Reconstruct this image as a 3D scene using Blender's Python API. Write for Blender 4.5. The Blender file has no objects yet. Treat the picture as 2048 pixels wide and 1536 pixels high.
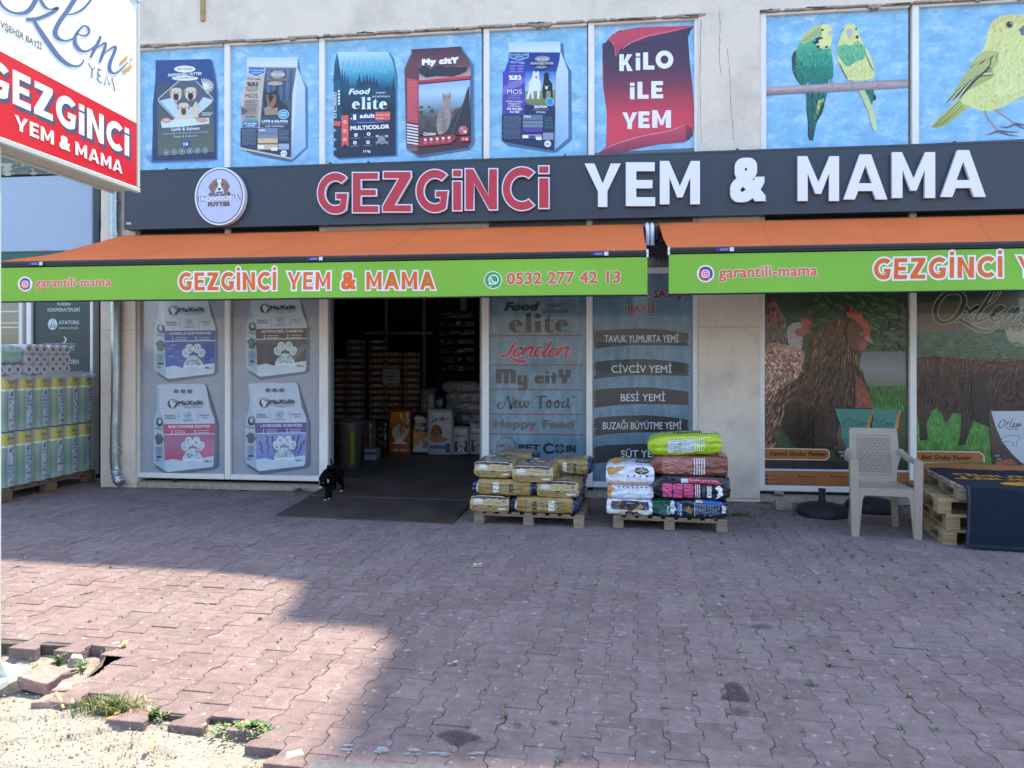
import bpy, bmesh, math, random
from mathutils import Vector, Matrix, noise
from mathutils.geometry import tessellate_polygon

scene = bpy.context.scene
COL = scene.collection
R = math.radians

# ------------------------------------------------------------------ camera
FOC, CX, HY = 1480.0, 1024.0, 719.0          # focal length and horizon in photo pixels (2048 wide)
YAW = math.atan(184.5 / 1480.0)
CAM_H, CAM_D = 1.47, 7.96
CA, SA = math.cos(YAW), math.sin(YAW)
cam = bpy.data.cameras.new('camera')
cam.sensor_width = 36.0
cam.lens = FOC / 2048 * 36.0
cam.shift_y = -(768 - HY) / 2048
cam.clip_end = 500
cam_o = bpy.data.objects.new('camera', cam)
COL.objects.link(cam_o)
cam_o.location = (0, -CAM_D, CAM_H)
cam_o.rotation_euler = (R(90), 0, YAW)
scene.camera = cam_o

# ------------------------------------------------------------------ light
SUN_EL, SUN_AZ = R(68), R(22)      # azimuth measured from +Y (behind the shop) towards +X
world = bpy.data.worlds.new('World')
scene.world = world
world.use_nodes = True
wn = world.node_tree
bg = wn.nodes['Background']
sky = wn.nodes.new('ShaderNodeTexSky')
sky.sky_type = 'NISHITA'
sky.sun_disc = False
sky.sun_elevation = SUN_EL
sky.sun_rotation = SUN_AZ
sky.air_density = 1.0
sky.dust_density = 1.2
sky.ozone_density = 1.0
wn.links.new(sky.outputs[0], bg.inputs[0])
bg.inputs[1].default_value = 0.15
sun = bpy.data.lights.new('sun', 'SUN')
sun.energy = 2.7
sun.angle = R(0.9)
sun.color = (1.0, 0.86, 0.66)
sun_o = bpy.data.objects.new('sun', sun)
COL.objects.link(sun_o)
SUN = Vector((math.sin(SUN_AZ) * math.cos(SUN_EL), math.cos(SUN_AZ) * math.cos(SUN_EL), math.sin(SUN_EL)))
sun_o.rotation_euler = (-SUN).to_track_quat('-Z', 'Y').to_euler()
sun_o.location = (0, 0, 30)

vs = scene.view_settings
vs.view_transform = 'Standard'
vs.look = 'None'
vs.exposure = 2.02
vs.gamma = 1
vs.use_curve_mapping = False

# ------------------------------------------------------------------ measuring: a photo pixel to a point on a real plane
def ray(px, py):
    x, u = (px - CX) / FOC, (HY - py) / FOC
    return Vector((CA * x - SA, SA * x + CA, u))
CAMP = Vector((0, -CAM_D, CAM_H))
def aty(px, py, y=0.0):
    r = ray(px, py)
    return CAMP + r * ((y + CAM_D) / r.y)
def atz(px, py, z=0.0):
    r = ray(px, py)
    return CAMP + r * ((z - CAM_H) / r.z)
def atx(px, py, x):
    r = ray(px, py)
    return CAMP + r * (x / r.x)

# ------------------------------------------------------------------ object helpers
def tag(o, label=None, cat=None, group=None, kind=None):
    if label: o['label'] = label
    if cat: o['category'] = cat
    if group: o['group'] = group
    if kind: o['kind'] = kind
    return o
def empty(name, loc=(0, 0, 0), rz=0.0, label=None, cat=None, group=None):
    o = bpy.data.objects.new(name, None)
    o.empty_display_size = 0.1
    COL.objects.link(o)
    o.location = loc
    o.rotation_euler = (0, 0, rz)
    return tag(o, label, cat, group)
def copy_tree(o, parent=None):
    c = o.copy()
    COL.objects.link(c)
    if parent: c.parent = parent
    for ch in list(o.children):
        copy_tree(ch, c)
    return c
def lin(h):
    if not isinstance(h, str): return h
    out = []
    for i in (0, 2, 4):
        v = int(h[i:i + 2], 16) / 255
        out.append(v / 12.92 if v <= 0.04045 else ((v + 0.055) / 1.055) ** 2.4)
    return tuple(out)

class MB:
    """collects faces; build() links them as one mesh object"""
    def __init__(s):
        s.v, s.f, s.c, s.m = [], [], [], []
        s.has_c = False
    def add(s, vs, fs, col=None, mi=0):
        b = len(s.v)
        s.v += [tuple(p) for p in vs]
        for f in fs:
            s.f.append([b + i for i in f])
            s.c.append(col)
            s.m.append(mi)
        if col is not None: s.has_c = True
    def box(s, x0, x1, y0, y1, z0, z1, col=None, mi=0, M=None):
        vs = [Vector((x, y, z)) for x in (x0, x1) for y in (y0, y1) for z in (z0, z1)]
        if M is not None: vs = [M @ p for p in vs]
        s.add(vs, [(0, 1, 3, 2), (4, 6, 7, 5), (0, 4, 5, 1), (2, 3, 7, 6), (0, 2, 6, 4), (1, 5, 7, 3)], col, mi)
    def bbox(s, x0, x1, y0, y1, z0, z1, b=0.004, col=None, mi=0, M=None):
        """box with chamfered edges"""
        bm = bmesh.new()
        bmesh.ops.create_cube(bm, size=1)
        for v in bm.verts:
            v.co = Vector((x0 + (v.co.x + .5) * (x1 - x0), y0 + (v.co.y + .5) * (y1 - y0), z0 + (v.co.z + .5) * (z1 - z0)))
        bmesh.ops.bevel(bm, geom=bm.edges[:], offset=b, segments=1, affect='EDGES')
        s.bm(bm, col, mi, M)
    def bm(s, bm, col=None, mi=0, M=None):
        bm.verts.index_update()
        s.add([(M @ v.co if M is not None else v.co) for v in bm.verts], [[v.index for v in f.verts] for f in bm.faces], col, mi)
        bm.free()
    def tube(s, pts, r, n=8, col=None, mi=0, cap=True, tw=None):
        pts = [Vector(p) for p in pts]
        rs = r if isinstance(r, (list, tuple)) else [r] * len(pts)
        vs, fs = [], []
        up = Vector((0, 0, 1))
        prev = None
        for i, p in enumerate(pts):
            d = (pts[min(i + 1, len(pts) - 1)] - pts[max(i - 1, 0)]).normalized()
            if prev is None:
                a = d.cross(up if abs(d.z) < .9 else Vector((0, 1, 0))).normalized()
            else:
                a = (prev - d * prev.dot(d)).normalized()
            prev = a
            b = d.cross(a)
            for k in range(n):
                t = 2 * math.pi * k / n
                vs.append(p + (a * math.cos(t) + b * math.sin(t)) * rs[i])
        for i in range(len(pts) - 1):
            for k in range(n):
                fs.append((i * n + k, i * n + (k + 1) % n, (i + 1) * n + (k + 1) % n, (i + 1) * n + k))
        if cap:
            fs.append(tuple(range(n))[::-1])
            fs.append(tuple((len(pts) - 1) * n + k for k in range(n)))
        s.add(vs, fs, col, mi)
    def lathe(s, prof, c=(0, 0, 0), n=20, col=None, mi=0, wob=0.0, seed=0):
        vs, fs = [], []
        for i, (r, z) in enumerate(prof):
            for k in range(n):
                t = 2 * math.pi * k / n
                rr = r * (1 + wob * noise.noise(Vector((math.cos(t) * 1.5 + seed, math.sin(t) * 1.5, z * 6))))
                vs.append((c[0] + rr * math.cos(t), c[1] + rr * math.sin(t), c[2] + z))
        for i in range(len(prof) - 1):
            for k in range(n):
                fs.append((i * n + k, i * n + (k + 1) % n, (i + 1) * n + (k + 1) % n, (i + 1) * n + k))
        fs.append(tuple(range(n))[::-1])
        fs.append(tuple((len(prof) - 1) * n + k for k in range(n)))
        s.add(vs, fs, col, mi)
    def prism(s, loops, to3d, d0, d1, col=None, mi=0, back=False):
        """extrude a 2D outline (with holes) from depth d0 to d1 (front)"""
        flat = [p for l in loops for p in l]
        tri = tessellate_polygon([[Vector((p[0], p[1], 0)) for p in l] for l in loops])
        n = len(flat)
        vs = [to3d(p[0], p[1], d1) for p in flat] + [to3d(p[0], p[1], d0) for p in flat]
        fs = [orient(flat, t) for t in tri]
        k = 0
        for l in loops:
            a = area2(l)
            for i in range(len(l)):
                j = (i + 1) % len(l)
                q = (k + i, k + j, n + k + j, n + k + i)
                fs.append(q[::-1])
            k += len(l)
        s.add(vs, fs, col, mi)
    def build(s, name, mats, parent=None, smooth=False, label=None, cat=None, group=None, kind=None):
        me = bpy.data.meshes.new(name)
        me.from_pydata(s.v, [], s.f)
        if not isinstance(mats, (list, tuple)): mats = [mats]
        for m in mats: me.materials.append(m)
        me.polygons.foreach_set('material_index', s.m)
        if s.has_c:
            at = me.color_attributes.new('Col', 'FLOAT_COLOR', 'CORNER')
            buf = []
            for f, c in zip(s.f, s.c):
                if c is None: c = (.5, .5, .5)
                if isinstance(c[0], (tuple, list)):
                    for q in c: buf += [q[0], q[1], q[2], 1]
                else:
                    buf += [c[0], c[1], c[2], 1] * len(f)
            at.data.foreach_set('color', buf)
        if smooth:
            me.polygons.foreach_set('use_smooth', [True] * len(s.f))
        me.update()
        if smooth == 'auto':
            me.set_sharp_from_angle(angle=R(40))
        o = bpy.data.objects.new(name, me)
        COL.objects.link(o)
        if parent: o.parent = parent
        return tag(o, label, cat, group, kind)

def area2(l):
    return sum(l[i][0] * l[(i + 1) % len(l)][1] - l[(i + 1) % len(l)][0] * l[i][1] for i in range(len(l)))
def orient(flat, t):
    a, b, c = flat[t[0]], flat[t[1]], flat[t[2]]
    return t if (b[0] - a[0]) * (c[1] - a[1]) - (c[0] - a[0]) * (b[1] - a[1]) > 0 else (t[0], t[2], t[1])

# ------------------------------------------------------------------ materials
MATS = {}
def mat(name, col=(.5, .5, .5), rough=.6, metal=0.0, var=.12, scale=8.0, bump=.0, bscale=60.0, attr=False, spec=.5, coat=0.0, dirt=None, dirt_scale=3.0, dirt_amt=.5, stretch=(1, 1, 1), rnd=0.0, emit=None, speck=None, world_co=True, trans=0.0, alpha=None):
    if name in MATS: return MATS[name]
    m = bpy.data.materials.new(name)
    m.use_nodes = True
    nt = m.node_tree
    N, L = nt.nodes, nt.links
    b = N['Principled BSDF']
    b.inputs['Roughness'].default_value = rough
    b.inputs['Metallic'].default_value = metal
    b.inputs['Specular IOR Level'].default_value = spec
    b.inputs['Coat Weight'].default_value = coat
    b.inputs['Coat Roughness'].default_value = .04
    if emit:
        b.inputs['Emission Color'].default_value = (*lin(emit[0]), 1)
        b.inputs['Emission Strength'].default_value = emit[1]
    if trans:
        b.inputs['Transmission Weight'].default_value = trans
    if alpha is not None:
        b.inputs['Alpha'].default_value = alpha
    col = lin(col)
    if attr:
        src = N.new('ShaderNodeVertexColor'); src.layer_name = 'Col'
        csock = src.outputs[0]
    else:
        src = N.new('ShaderNodeRGB'); src.outputs[0].default_value = (*col, 1)
        csock = src.outputs[0]
    geo = N.new('ShaderNodeNewGeometry')
    tc = N.new('ShaderNodeTexCoord')
    mp = N.new('ShaderNodeMapping')
    L.new(geo.outputs['Position'] if world_co else tc.outputs['Object'], mp.inputs[0])
    mp.inputs['Scale'].default_value = stretch
    nz = N.new('ShaderNodeTexNoise')
    nz.inputs['Scale'].default_value = scale
    nz.inputs['Detail'].default_value = 6
    nz.inputs['Roughness'].default_value = .65
    L.new(mp.outputs[0], nz.inputs['Vector'])
    mr = N.new('ShaderNodeMapRange')
    mr.inputs['From Min'].default_value = .3
    mr.inputs['From Max'].default_value = .7
    mr.inputs['To Min'].default_value = 1 - var
    mr.inputs['To Max'].default_value = 1 + var
    L.new(nz.outputs['Fac'], mr.inputs[0])
    val = mr.outputs[0]
    if rnd:
        oi = N.new('ShaderNodeObjectInfo')
        ad = N.new('ShaderNodeMath'); ad.operation = 'ADD'
        L.new(oi.outputs['Random'], ad.inputs[0]); L.new(geo.outputs['Random Per Island'], ad.inputs[1])
        fr = N.new('ShaderNodeMath'); fr.operation = 'FRACT'
        L.new(ad.outputs[0], fr.inputs[0])
        m2 = N.new('ShaderNodeMapRange')
        m2.inputs['To Min'].default_value = 1 - rnd
        m2.inputs['To Max'].default_value = 1 + rnd
        L.new(fr.outputs[0], m2.inputs[0])
        mu = N.new('ShaderNodeMath'); mu.operation = 'MULTIPLY'
        L.new(val, mu.inputs[0]); L.new(m2.outputs[0], mu.inputs[1])
        val = mu.outputs[0]
    vm = N.new('ShaderNodeVectorMath'); vm.operation = 'SCALE'
    L.new(csock, vm.inputs[0]); L.new(val, vm.inputs['Scale'])
    out = vm.outputs[0]
    if dirt:
        n2 = N.new('ShaderNodeTexNoise')
        n2.inputs['Scale'].default_value = dirt_scale
        n2.inputs['Detail'].default_value = 8
        n2.inputs['Roughness'].default_value = .7
        L.new(mp.outputs[0], n2.inputs['Vector'])
        r2 = N.new('ShaderNodeMapRange')
        r2.inputs['From Min'].default_value = .48
        r2.inputs['From Max'].default_value = .72
        r2.inputs['To Min'].default_value = 0
        r2.inputs['To Max'].default_value = dirt_amt
        L.new(n2.outputs['Fac'], r2.inputs[0])
        mx = N.new('ShaderNodeMix'); mx.data_type = 'RGBA'
        L.new(r2.outputs[0], mx.inputs['Factor'])
        L.new(out, mx.inputs['A'])
        mx.inputs['B'].default_value = (*lin(dirt), 1)
        out = mx.outputs['Result']
    if speck:
        n4 = N.new('ShaderNodeTexNoise')
        n4.inputs['Scale'].default_value = speck[1]
        n4.inputs['Detail'].default_value = 3
        L.new(mp.outputs[0], n4.inputs['Vector'])
        r4 = N.new('ShaderNodeMapRange')
        r4.inputs['From Min'].default_value = speck[2]
        r4.inputs['From Max'].default_value = speck[2] + .05
        r4.inputs['To Max'].default_value = speck[3]
        L.new(n4.outputs['Fac'], r4.inputs[0])
        m4 = N.new('ShaderNodeMix'); m4.data_type = 'RGBA'
        L.new(r4.outputs[0], m4.inputs['Factor'])
        L.new(out, m4.inputs['A'])
        m4.inputs['B'].default_value = (*lin(speck[0]), 1)
        out = m4.outputs['Result']
    L.new(out, b.inputs['Base Color'])
    if bump:
        n3 = N.new('ShaderNodeTexNoise')
        n3.inputs['Scale'].default_value = bscale
        n3.inputs['Detail'].default_value = 5
        L.new(mp.outputs[0], n3.inputs['Vector'])
        bp = N.new('ShaderNodeBump')
        bp.inputs['Strength'].default_value = bump
        bp.inputs['Distance'].default_value = .02
        L.new(n3.outputs['Fac'], bp.inputs['Height'])
        L.new(bp.outputs[0], b.inputs['Normal'])
    MATS[name] = m
    return m

M_plaster = mat('plaster', 'dfd2c0', .9, var=.05, scale=2.5, bump=.25, bscale=35, dirt='8f8880', dirt_scale=1.6, dirt_amt=.35)
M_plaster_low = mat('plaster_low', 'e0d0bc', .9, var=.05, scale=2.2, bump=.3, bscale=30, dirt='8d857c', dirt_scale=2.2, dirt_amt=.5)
M_crumble = mat('crumbled_render', 'a59685', .95, var=.3, scale=30, bump=.6, bscale=80)
M_frame = mat('white_frame', 'e9e4dc', .35, var=.05, scale=3, dirt='8c8f8c', dirt_scale=5, dirt_amt=.25, stretch=(1, 1, .4))
M_print = mat('poster_print', rough=.35, attr=True, var=.05, scale=14)
M_print_gloss = mat('window_print', rough=.3, attr=True, var=.08, scale=5, coat=.6, spec=.5)
M_blue = mat('poster_blue', rough=.38, attr=True, var=.2, scale=4, dirt='c4dff0', dirt_scale=5, dirt_amt=1.0, stretch=(1, 1, 1.6))
M_blue_low = mat('poster_slate', rough=.25, attr=True, var=.2, scale=4, dirt='8fa6b4', dirt_scale=4.0, dirt_amt=.5, coat=.6, stretch=(1.6, 1, .6))
M_grass_print = mat('poster_grass', rough=.3, attr=True, var=.4, scale=14, coat=.1)
M_feather = mat('poster_feather', rough=.3, attr=True, var=.4, scale=22, coat=.1, stretch=(1, 1, 1.6))
M_glass = mat('window_glass', '2a3338', .05, var=.02, coat=1.0)
M_dark = mat('dark_plastic', '1b1d20', .45)
M_fascia = mat('fascia_panel', '2d3540', .42, var=.05, scale=1.2, dirt='363d46', dirt_scale=1.5, dirt_amt=.3)
M_white = mat('white_acrylic', 'e2e2ee', .25, var=.03, coat=.4)
M_red = mat('red_acrylic', 'ba1c2d', .35, var=.04, coat=.1)
M_orange = mat('awning_orange', 'dc6c2c', .85, var=.07, scale=1.2, bump=.1, bscale=400, dirt='bf521c', dirt_scale=2, dirt_amt=.35)
M_green = mat('awning_green', '86bc3e', .8, var=.05, scale=1.6)
M_galv = mat('galvanised_steel', '9aa4a8', .33, metal=.9, var=.15, scale=9, bump=.12, bscale=18)
M_paver = mat('paver', '7a6967', .88, var=.26, scale=17, bump=.6, bscale=110, dirt='8f857f', dirt_scale=2.2, dirt_amt=.5, rnd=.13, speck=('b0a8a0', 24, .64, .6))
M_bed = mat('joint_sand', '575049', .95, var=.3, scale=40, bump=.5)
M_concrete = mat('old_concrete', '938e83', .95, var=.14, scale=45, bump=.7, bscale=90, dirt='7c776b', dirt_scale=2.5, dirt_amt=.5, speck=('5f594c', 55, .6, .5))
M_asphalt = mat('asphalt', '67686a', .9, var=.25, scale=50, bump=.6, bscale=120)
M_wood = mat('pallet_wood', '94806a', .85, var=.25, scale=7, stretch=(1, 1, 6), bump=.3, bscale=60, dirt='5b5146', dirt_scale=5, dirt_amt=.6, rnd=.18)
M_wood_y = mat('pallet_wood_fresh', 'a58f68', .85, var=.25, scale=7, stretch=(1, 1, 6), bump=.3, bscale=60, dirt='6b5d44', dirt_scale=4, dirt_amt=.5, rnd=.2)
M_bag = mat('bag_film', rough=.22, attr=True, var=.18, scale=16, bump=.8, bscale=11, coat=.35, world_co=False)
M_bag_print = mat('bag_print', rough=.3, attr=True, var=.08, coat=.35, bump=.6, bscale=11, world_co=False)
M_chair = mat('beige_plastic', '9f9080', .45, var=.04, scale=4, dirt='8f8478', dirt_scale=5, dirt_amt=.3)
M_mat = mat('navy_carpet', '08192c', .95, var=.45, scale=130, bump=.6, bscale=300, dirt='10243a', dirt_scale=9, dirt_amt=.5)
M_rubber = mat('ribbed_rubber', '5a4e49', .65, var=.45, scale=3, dirt='5c4534', dirt_scale=1.8, dirt_amt=.8)
M_leaf = mat('leaf_green', rough=.6, attr=True, var=.25, scale=40)
M_fur = mat('black_fur', '040405', .8, var=.3, scale=60, bump=.2, bscale=150, spec=.15)
M_furw = mat('white_fur', 'c9c4bd', .9, var=.1, scale=60)
M_feather2 = mat('bird_print', rough=.38, attr=True, var=.22, scale=30)
M_plain = mat('painted', rough=.55, attr=True, var=.1, scale=12)
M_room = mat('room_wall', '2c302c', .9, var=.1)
M_stone = mat('broken_stone', 'a29a90', .92, var=.3, scale=16, bump=.7, bscale=50, dirt='74695e', dirt_scale=8, dirt_amt=.6)
M_base = mat('sign_metal', 'c6cac2', .4, var=.03)
# ------------------------------------------------------------------ lettering
def arc(cx, cy, rx, ry, a0, a1, n=14):
    return [(cx + rx * math.cos(R(a0 + (a1 - a0) * i / n)), cy + ry * math.sin(R(a0 + (a1 - a0) * i / n))) for i in range(n + 1)]
def glyphs(t):
    """bold capitals, cap height 1, stem t; each glyph: width, [polygons]"""
    g = {}
    g['E'] = (.66, [[(0, 0), (.66, 0), (.66, t * .86), (t, t * .86), (t, .5 - t * .4), (.6, .5 - t * .4), (.6, .5 + t * .4), (t, .5 + t * .4), (t, 1 - t * .86), (.65, 1 - t * .86), (.65, 1), (0, 1)]])
    g['Z'] = (.74, [[(0, 0), (.74, 0), (.74, t * .86), (t * 1.5, t * .86), (.73, 1 - t * .7), (.73, 1), (.02, 1), (.02, 1 - t * .86), (.73 - t * 1.5, 1 - t * .86), (0, t * .7)]])
    g['N'] = (.8, [[(0, 0), (t, 0), (t, .63), (.8 - t * .95, 0), (.8, 0), (.8, 1), (.8 - t, 1), (.8 - t, .37), (t * .95, 1), (0, 1)]])
    g['M'] = (.98, [[(0, 0), (t, 0), (t, .62), (.49 - t * .28, .16), (.49 + t * .28, .16), (.98 - t, .62), (.98 - t, 0), (.98, 0), (.98, 1), (.98 - t * .95, 1), (.49, .42), (t * .95, 1), (0, 1)]])
    h = t * 1.05
    g['A'] = (.96, [[(0, 0), (h, 0), (h + .075, .19), (.96 - h - .075, .19), (.96 - h, 0), (.96, 0), (.48 + h * .5, 1), (.48 - h * .5, 1)], [(.48, .76), (.48 - .145, .36), (.48 + .145, .36)]])
    g['Y'] = (.9, [[(.45 - t * .5, 0), (.45 + t * .5, 0), (.45 + t * .5, .36), (.9, 1), (.9 - h, 1), (.45, .54), (h, 1), (0, 1), (.45 - t * .5, .36)]])
    g['I'] = (t, [[(0, 0), (t, 0), (t, 1), (0, 1)]])
    g['i'] = (t * 1.05, [[(0, 0), (t * 1.05, 0), (t * 1.05, .73), (0, .73)], ('new', [(0, .8), (t * 1.05, .8), (t * 1.05, 1), (0, 1)])])
    g['L'] = (.62, [[(0, 0), (.62, 0), (.62, t * .88), (t, t * .88), (t, 1), (0, 1)]])
    g['K'] = (.8, [[(0, 0), (t, 0), (t, .3), (t + .1, .42), (.8 - h * 1.15, 0), (.8, 0), (t + .22, .56), (.78, 1), (.78 - h * 1.15, 1), (t, .56), (t, 1), (0, 1)]])
    g['O'] = (.98, [arc(.49, .5, .49, .5, 0, 360, 30)[:-1], arc(.49, .5, .49 - t, .5 - t, 0, 360, 30)[:-1]])
    ox, ix = .5, .5 - t
    g['C'] = (.82, [arc(.5, .5, ox, .515, 47, 313, 22) + arc(.5, .5, ix, .515 - t, 313 - 4, 51, 22)])
    g['G'] = (.86, [arc(.5, .5, ox, .515, 47, 308, 22) + [(.86, .52), (.5, .52), (.5, .52 - t * .78), (.86 - t, .52 - t * .78), (.86 - t, .225)] + arc(.5, .5, ix, .515 - t, 305, 51, 22)])
    return g
G_BOLD, G_XB = glyphs(.235), glyphs(.27)

def offset_poly(l, d):
    """grow an outline by d (mitred); a hole (clockwise) shrinks"""
    if area2(l) < 0: l = l[::-1]; d = -d; rev = True
    else: rev = False
    out = []
    n = len(l)
    for i in range(n):
        p0, p1, p2 = l[i - 1], l[i], l[(i + 1) % n]
        e1 = (p1[0] - p0[0], p1[1] - p0[1]); e2 = (p2[0] - p1[0], p2[1] - p1[1])
        l1 = math.hypot(*e1) or 1e-9; l2 = math.hypot(*e2) or 1e-9
        n1 = (e1[1] / l1, -e1[0] / l1); n2 = (e2[1] / l2, -e2[0] / l2)
        k = 1 + n1[0] * n2[0] + n1[1] * n2[1]
        k = max(k, .45)
        out.append((p1[0] + d * (n1[0] + n2[0]) / k, p1[1] + d * (n1[1] + n2[1]) / k))
    return out[::-1] if rev else out

def glyph_groups(g):
    """-> list of [outline, hole...]"""
    groups = []
    for l in g[1]:
        if isinstance(l, tuple): groups.append([l[1]])
        elif not groups: groups.append([l])
        else: groups[-1].append(l)
    return groups

_tc = {}
def text_tris(s, res=3, spacing=1.0, shear=0.0):
    k = (s, res, spacing, shear)
    if k in _tc: return _tc[k]
    c = bpy.data.curves.new('t', 'FONT')
    c.body = s
    c.resolution_u = res
    c.space_character = spacing
    c.shear = shear
    o = bpy.data.objects.new('t', c)
    me = o.to_mesh()
    vs = [(v.co.x, v.co.y) for v in me.vertices]
    fs = [tuple(p.vertices) for p in me.polygons]
    o.to_mesh_clear()
    bpy.data.objects.remove(o)
    bpy.data.curves.remove(c)
    fs = [f if (vs[f[1]][0] - vs[f[0]][0]) * (vs[f[2]][1] - vs[f[0]][1]) - (vs[f[2]][0] - vs[f[0]][0]) * (vs[f[1]][1] - vs[f[0]][1]) > 0 else f[::-1] for f in fs]
    xs = [v[0] for v in vs]; ys = [v[1] for v in vs]
    _tc[k] = (vs, fs, min(xs), max(xs), min(ys), max(ys))
    return _tc[k]

def catmull(pts, n=6, closed=False):
    P = [tuple(p) for p in pts]
    if len(P) < 3: return P
    out = []
    m = len(P)
    for i in range(m if closed else m - 1):
        g = (lambda j: P[j % m]) if closed else (lambda j: P[max(0, min(m - 1, j))])
        a, b, c, d = g(i - 1), g(i), g(i + 1), g(i + 2)
        for k in range(n):
            t = k / n
            out.append(tuple(.5 * (2 * b[q] + (c[q] - a[q]) * t + (2 * a[q] - 5 * b[q] + 4 * c[q] - d[q]) * t * t + (3 * b[q] - a[q] - 3 * c[q] + d[q]) * t ** 3) for q in range(len(b))))
    if not closed: out.append(P[-1])
    return out

class Print:
    """flat print: painter's stack of thin sheets laid on a real surface.
    pix: photo pixel -> (u, v) on that surface in metres; to3d(u, v, depth)"""
    def __init__(s, pix, to3d, mats, d0=0.0, step=.00006):
        s.pix, s.to3d, s.mats, s.d, s.step = pix, to3d, mats, d0, step
        s.mb = MB()
    hold = None
    def lay(s):
        if s.hold is not None: return s.hold
        s.d += s.step; return s.d
    sub = 0
    def _add(s, pts, tris, col, mi):
        d = s.lay()
        if s.sub:
            pts = [tuple(p) for p in pts]; out = []; st = [tuple(t) for t in tris]
            while st:
                t = st.pop()
                e = [(abs(pts[t[i]][0] - pts[t[(i + 1) % 3]][0]) + abs(pts[t[i]][1] - pts[t[(i + 1) % 3]][1]), i) for i in range(3)]
                m, i = max(e)
                if m > s.sub:
                    a, b, c = t[i], t[(i + 1) % 3], t[(i + 2) % 3]
                    pts.append(((pts[a][0] + pts[b][0]) / 2, (pts[a][1] + pts[b][1]) / 2)); k = len(pts) - 1
                    st += [(a, k, c), (k, b, c)]
                else: out.append(t)
            tris = out
        vs = [s.to3d(p[0], p[1], d) for p in pts]
        s.mb.add(vs, [orient(pts, t) for t in tris], None, mi)
        n = len(tris)
        if callable(col): cc = None
        else: cc = lin(col)
        for i, t in zip(range(n), tris):
            s.mb.c[len(s.mb.c) - n + i] = cc if cc else [lin(col(*pts[j])) for j in orient(pts, t)]
        s.mb.has_c = True
    def poly(s, pts, col, mi=0, holes=(), smooth=0, uv=False):
        """col may be a hex, or (top, bottom) for a printed vertical gradient"""
        if smooth: pts = catmull(pts, smooth, True)
        ll = [list(pts)] + [list(h) for h in holes]
        if not uv: ll = [[s.pix(*p[:2]) for p in l] for l in ll]
        flat = [p for l in ll for p in l]
        tri = tessellate_polygon([[Vector((p[0], p[1], 0)) for p in l] for l in ll])
        if isinstance(col, (list, tuple)) and isinstance(col[0], str):
            y0 = max(p[1] for p in flat); y1 = min(p[1] for p in flat)
            a, b = lin(col[0]), lin(col[1])
            f = lambda u, v: tuple(a[i] + (b[i] - a[i]) * ((y0 - v) / max(y0 - y1, 1e-6)) for i in range(3))
            s._add(flat, tri, f, mi)
        else:
            s._add(flat, tri, col, mi)
    def rect(s, x0, y0, x1, y1, col, mi=0, nx=1, ny=1):
        s.quad([(x0, y0), (x1, y0), (x1, y1), (x0, y1)], col, mi, nx, ny)
    def quad(s, q, col, mi=0, nx=1, ny=1):
        """q: top-left, top-right, bottom-right, bottom-left in pixels; subdivided"""
        pts, fs = [], []
        for j in range(ny + 1):
            for i in range(nx + 1):
                a, b = i / nx, j / ny
                x = (q[0][0] * (1 - a) + q[1][0] * a) * (1 - b) + (q[3][0] * (1 - a) + q[2][0] * a) * b
                y = (q[0][1] * (1 - a) + q[1][1] * a) * (1 - b) + (q[3][1] * (1 - a) + q[2][1] * a) * b
                pts.append(s.pix(x, y))
        for j in range(ny):
            for i in range(nx):
                k = j * (nx + 1) + i
                fs += [(k, k + 1, k + nx + 2), (k, k + nx + 2, k + nx + 1)]
        if isinstance(col, (list, tuple)) and isinstance(col[0], str):
            cs = [lin(c) for c in col]
            v0 = max(p[1] for p in pts); v1 = min(p[1] for p in pts)
            def f(u, v):
                t = (v0 - v) / max(v0 - v1, 1e-6) * (len(cs) - 1)
                i = min(int(t), len(cs) - 2); t -= i
                return tuple(cs[i][c] * (1 - t) + cs[i + 1][c] * t for c in range(3))
            s._add(pts, fs, f, mi)
        else: s._add(pts, fs, col, mi)
    def ell(s, cx, cy, rx, ry, col, mi=0, n=20, ring=0, rot=0):
        c, q = math.cos(R(rot)), math.sin(R(rot))
        mk = lambda a, b: [(cx + a * math.cos(t) * c - b * math.sin(t) * q, cy + a * math.cos(t) * q + b * math.sin(t) * c) for t in [2 * math.pi * i / n for i in range(n)]]
        s.poly(mk(rx, ry), col, mi, holes=[mk(rx - ring, ry - ring)] if ring else ())
    def stroke(s, pts, w, col, mi=0, n=6, smooth=True, grow=0.0):
        """pts (x, y[, width]) in pixels; w default width"""
        P = [(p[0], p[1], p[2] if len(p) > 2 else w) for p in pts]
        if smooth: P = catmull(P, n)
        L_, R_ = [], []
        for i, p in enumerate(P):
            a, b = P[max(i - 1, 0)], P[min(i + 1, len(P) - 1)]
            dx, dy = b[0] - a[0], b[1] - a[1]
            l = math.hypot(dx, dy) or 1
            h = p[2] / 2 + grow
            e = 0
            x, y = p[0], p[1]
            if grow and i == 0: x -= dx / l * grow; y -= dy / l * grow
            if grow and i == len(P) - 1: x += dx / l * grow; y += dy / l * grow
            L_.append((x - dy / l * h, y + dx / l * h)); R_.append((x + dy / l * h, y - dx / l * h))
        pts2 = [s.pix(*p) for p in L_ + R_]
        m = len(L_)
        fs = []
        for i in range(m - 1):
            fs += [(i, i + 1, m + i + 1), (i, m + i + 1, m + i)]
        s._add(pts2, fs, col, mi)
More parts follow.
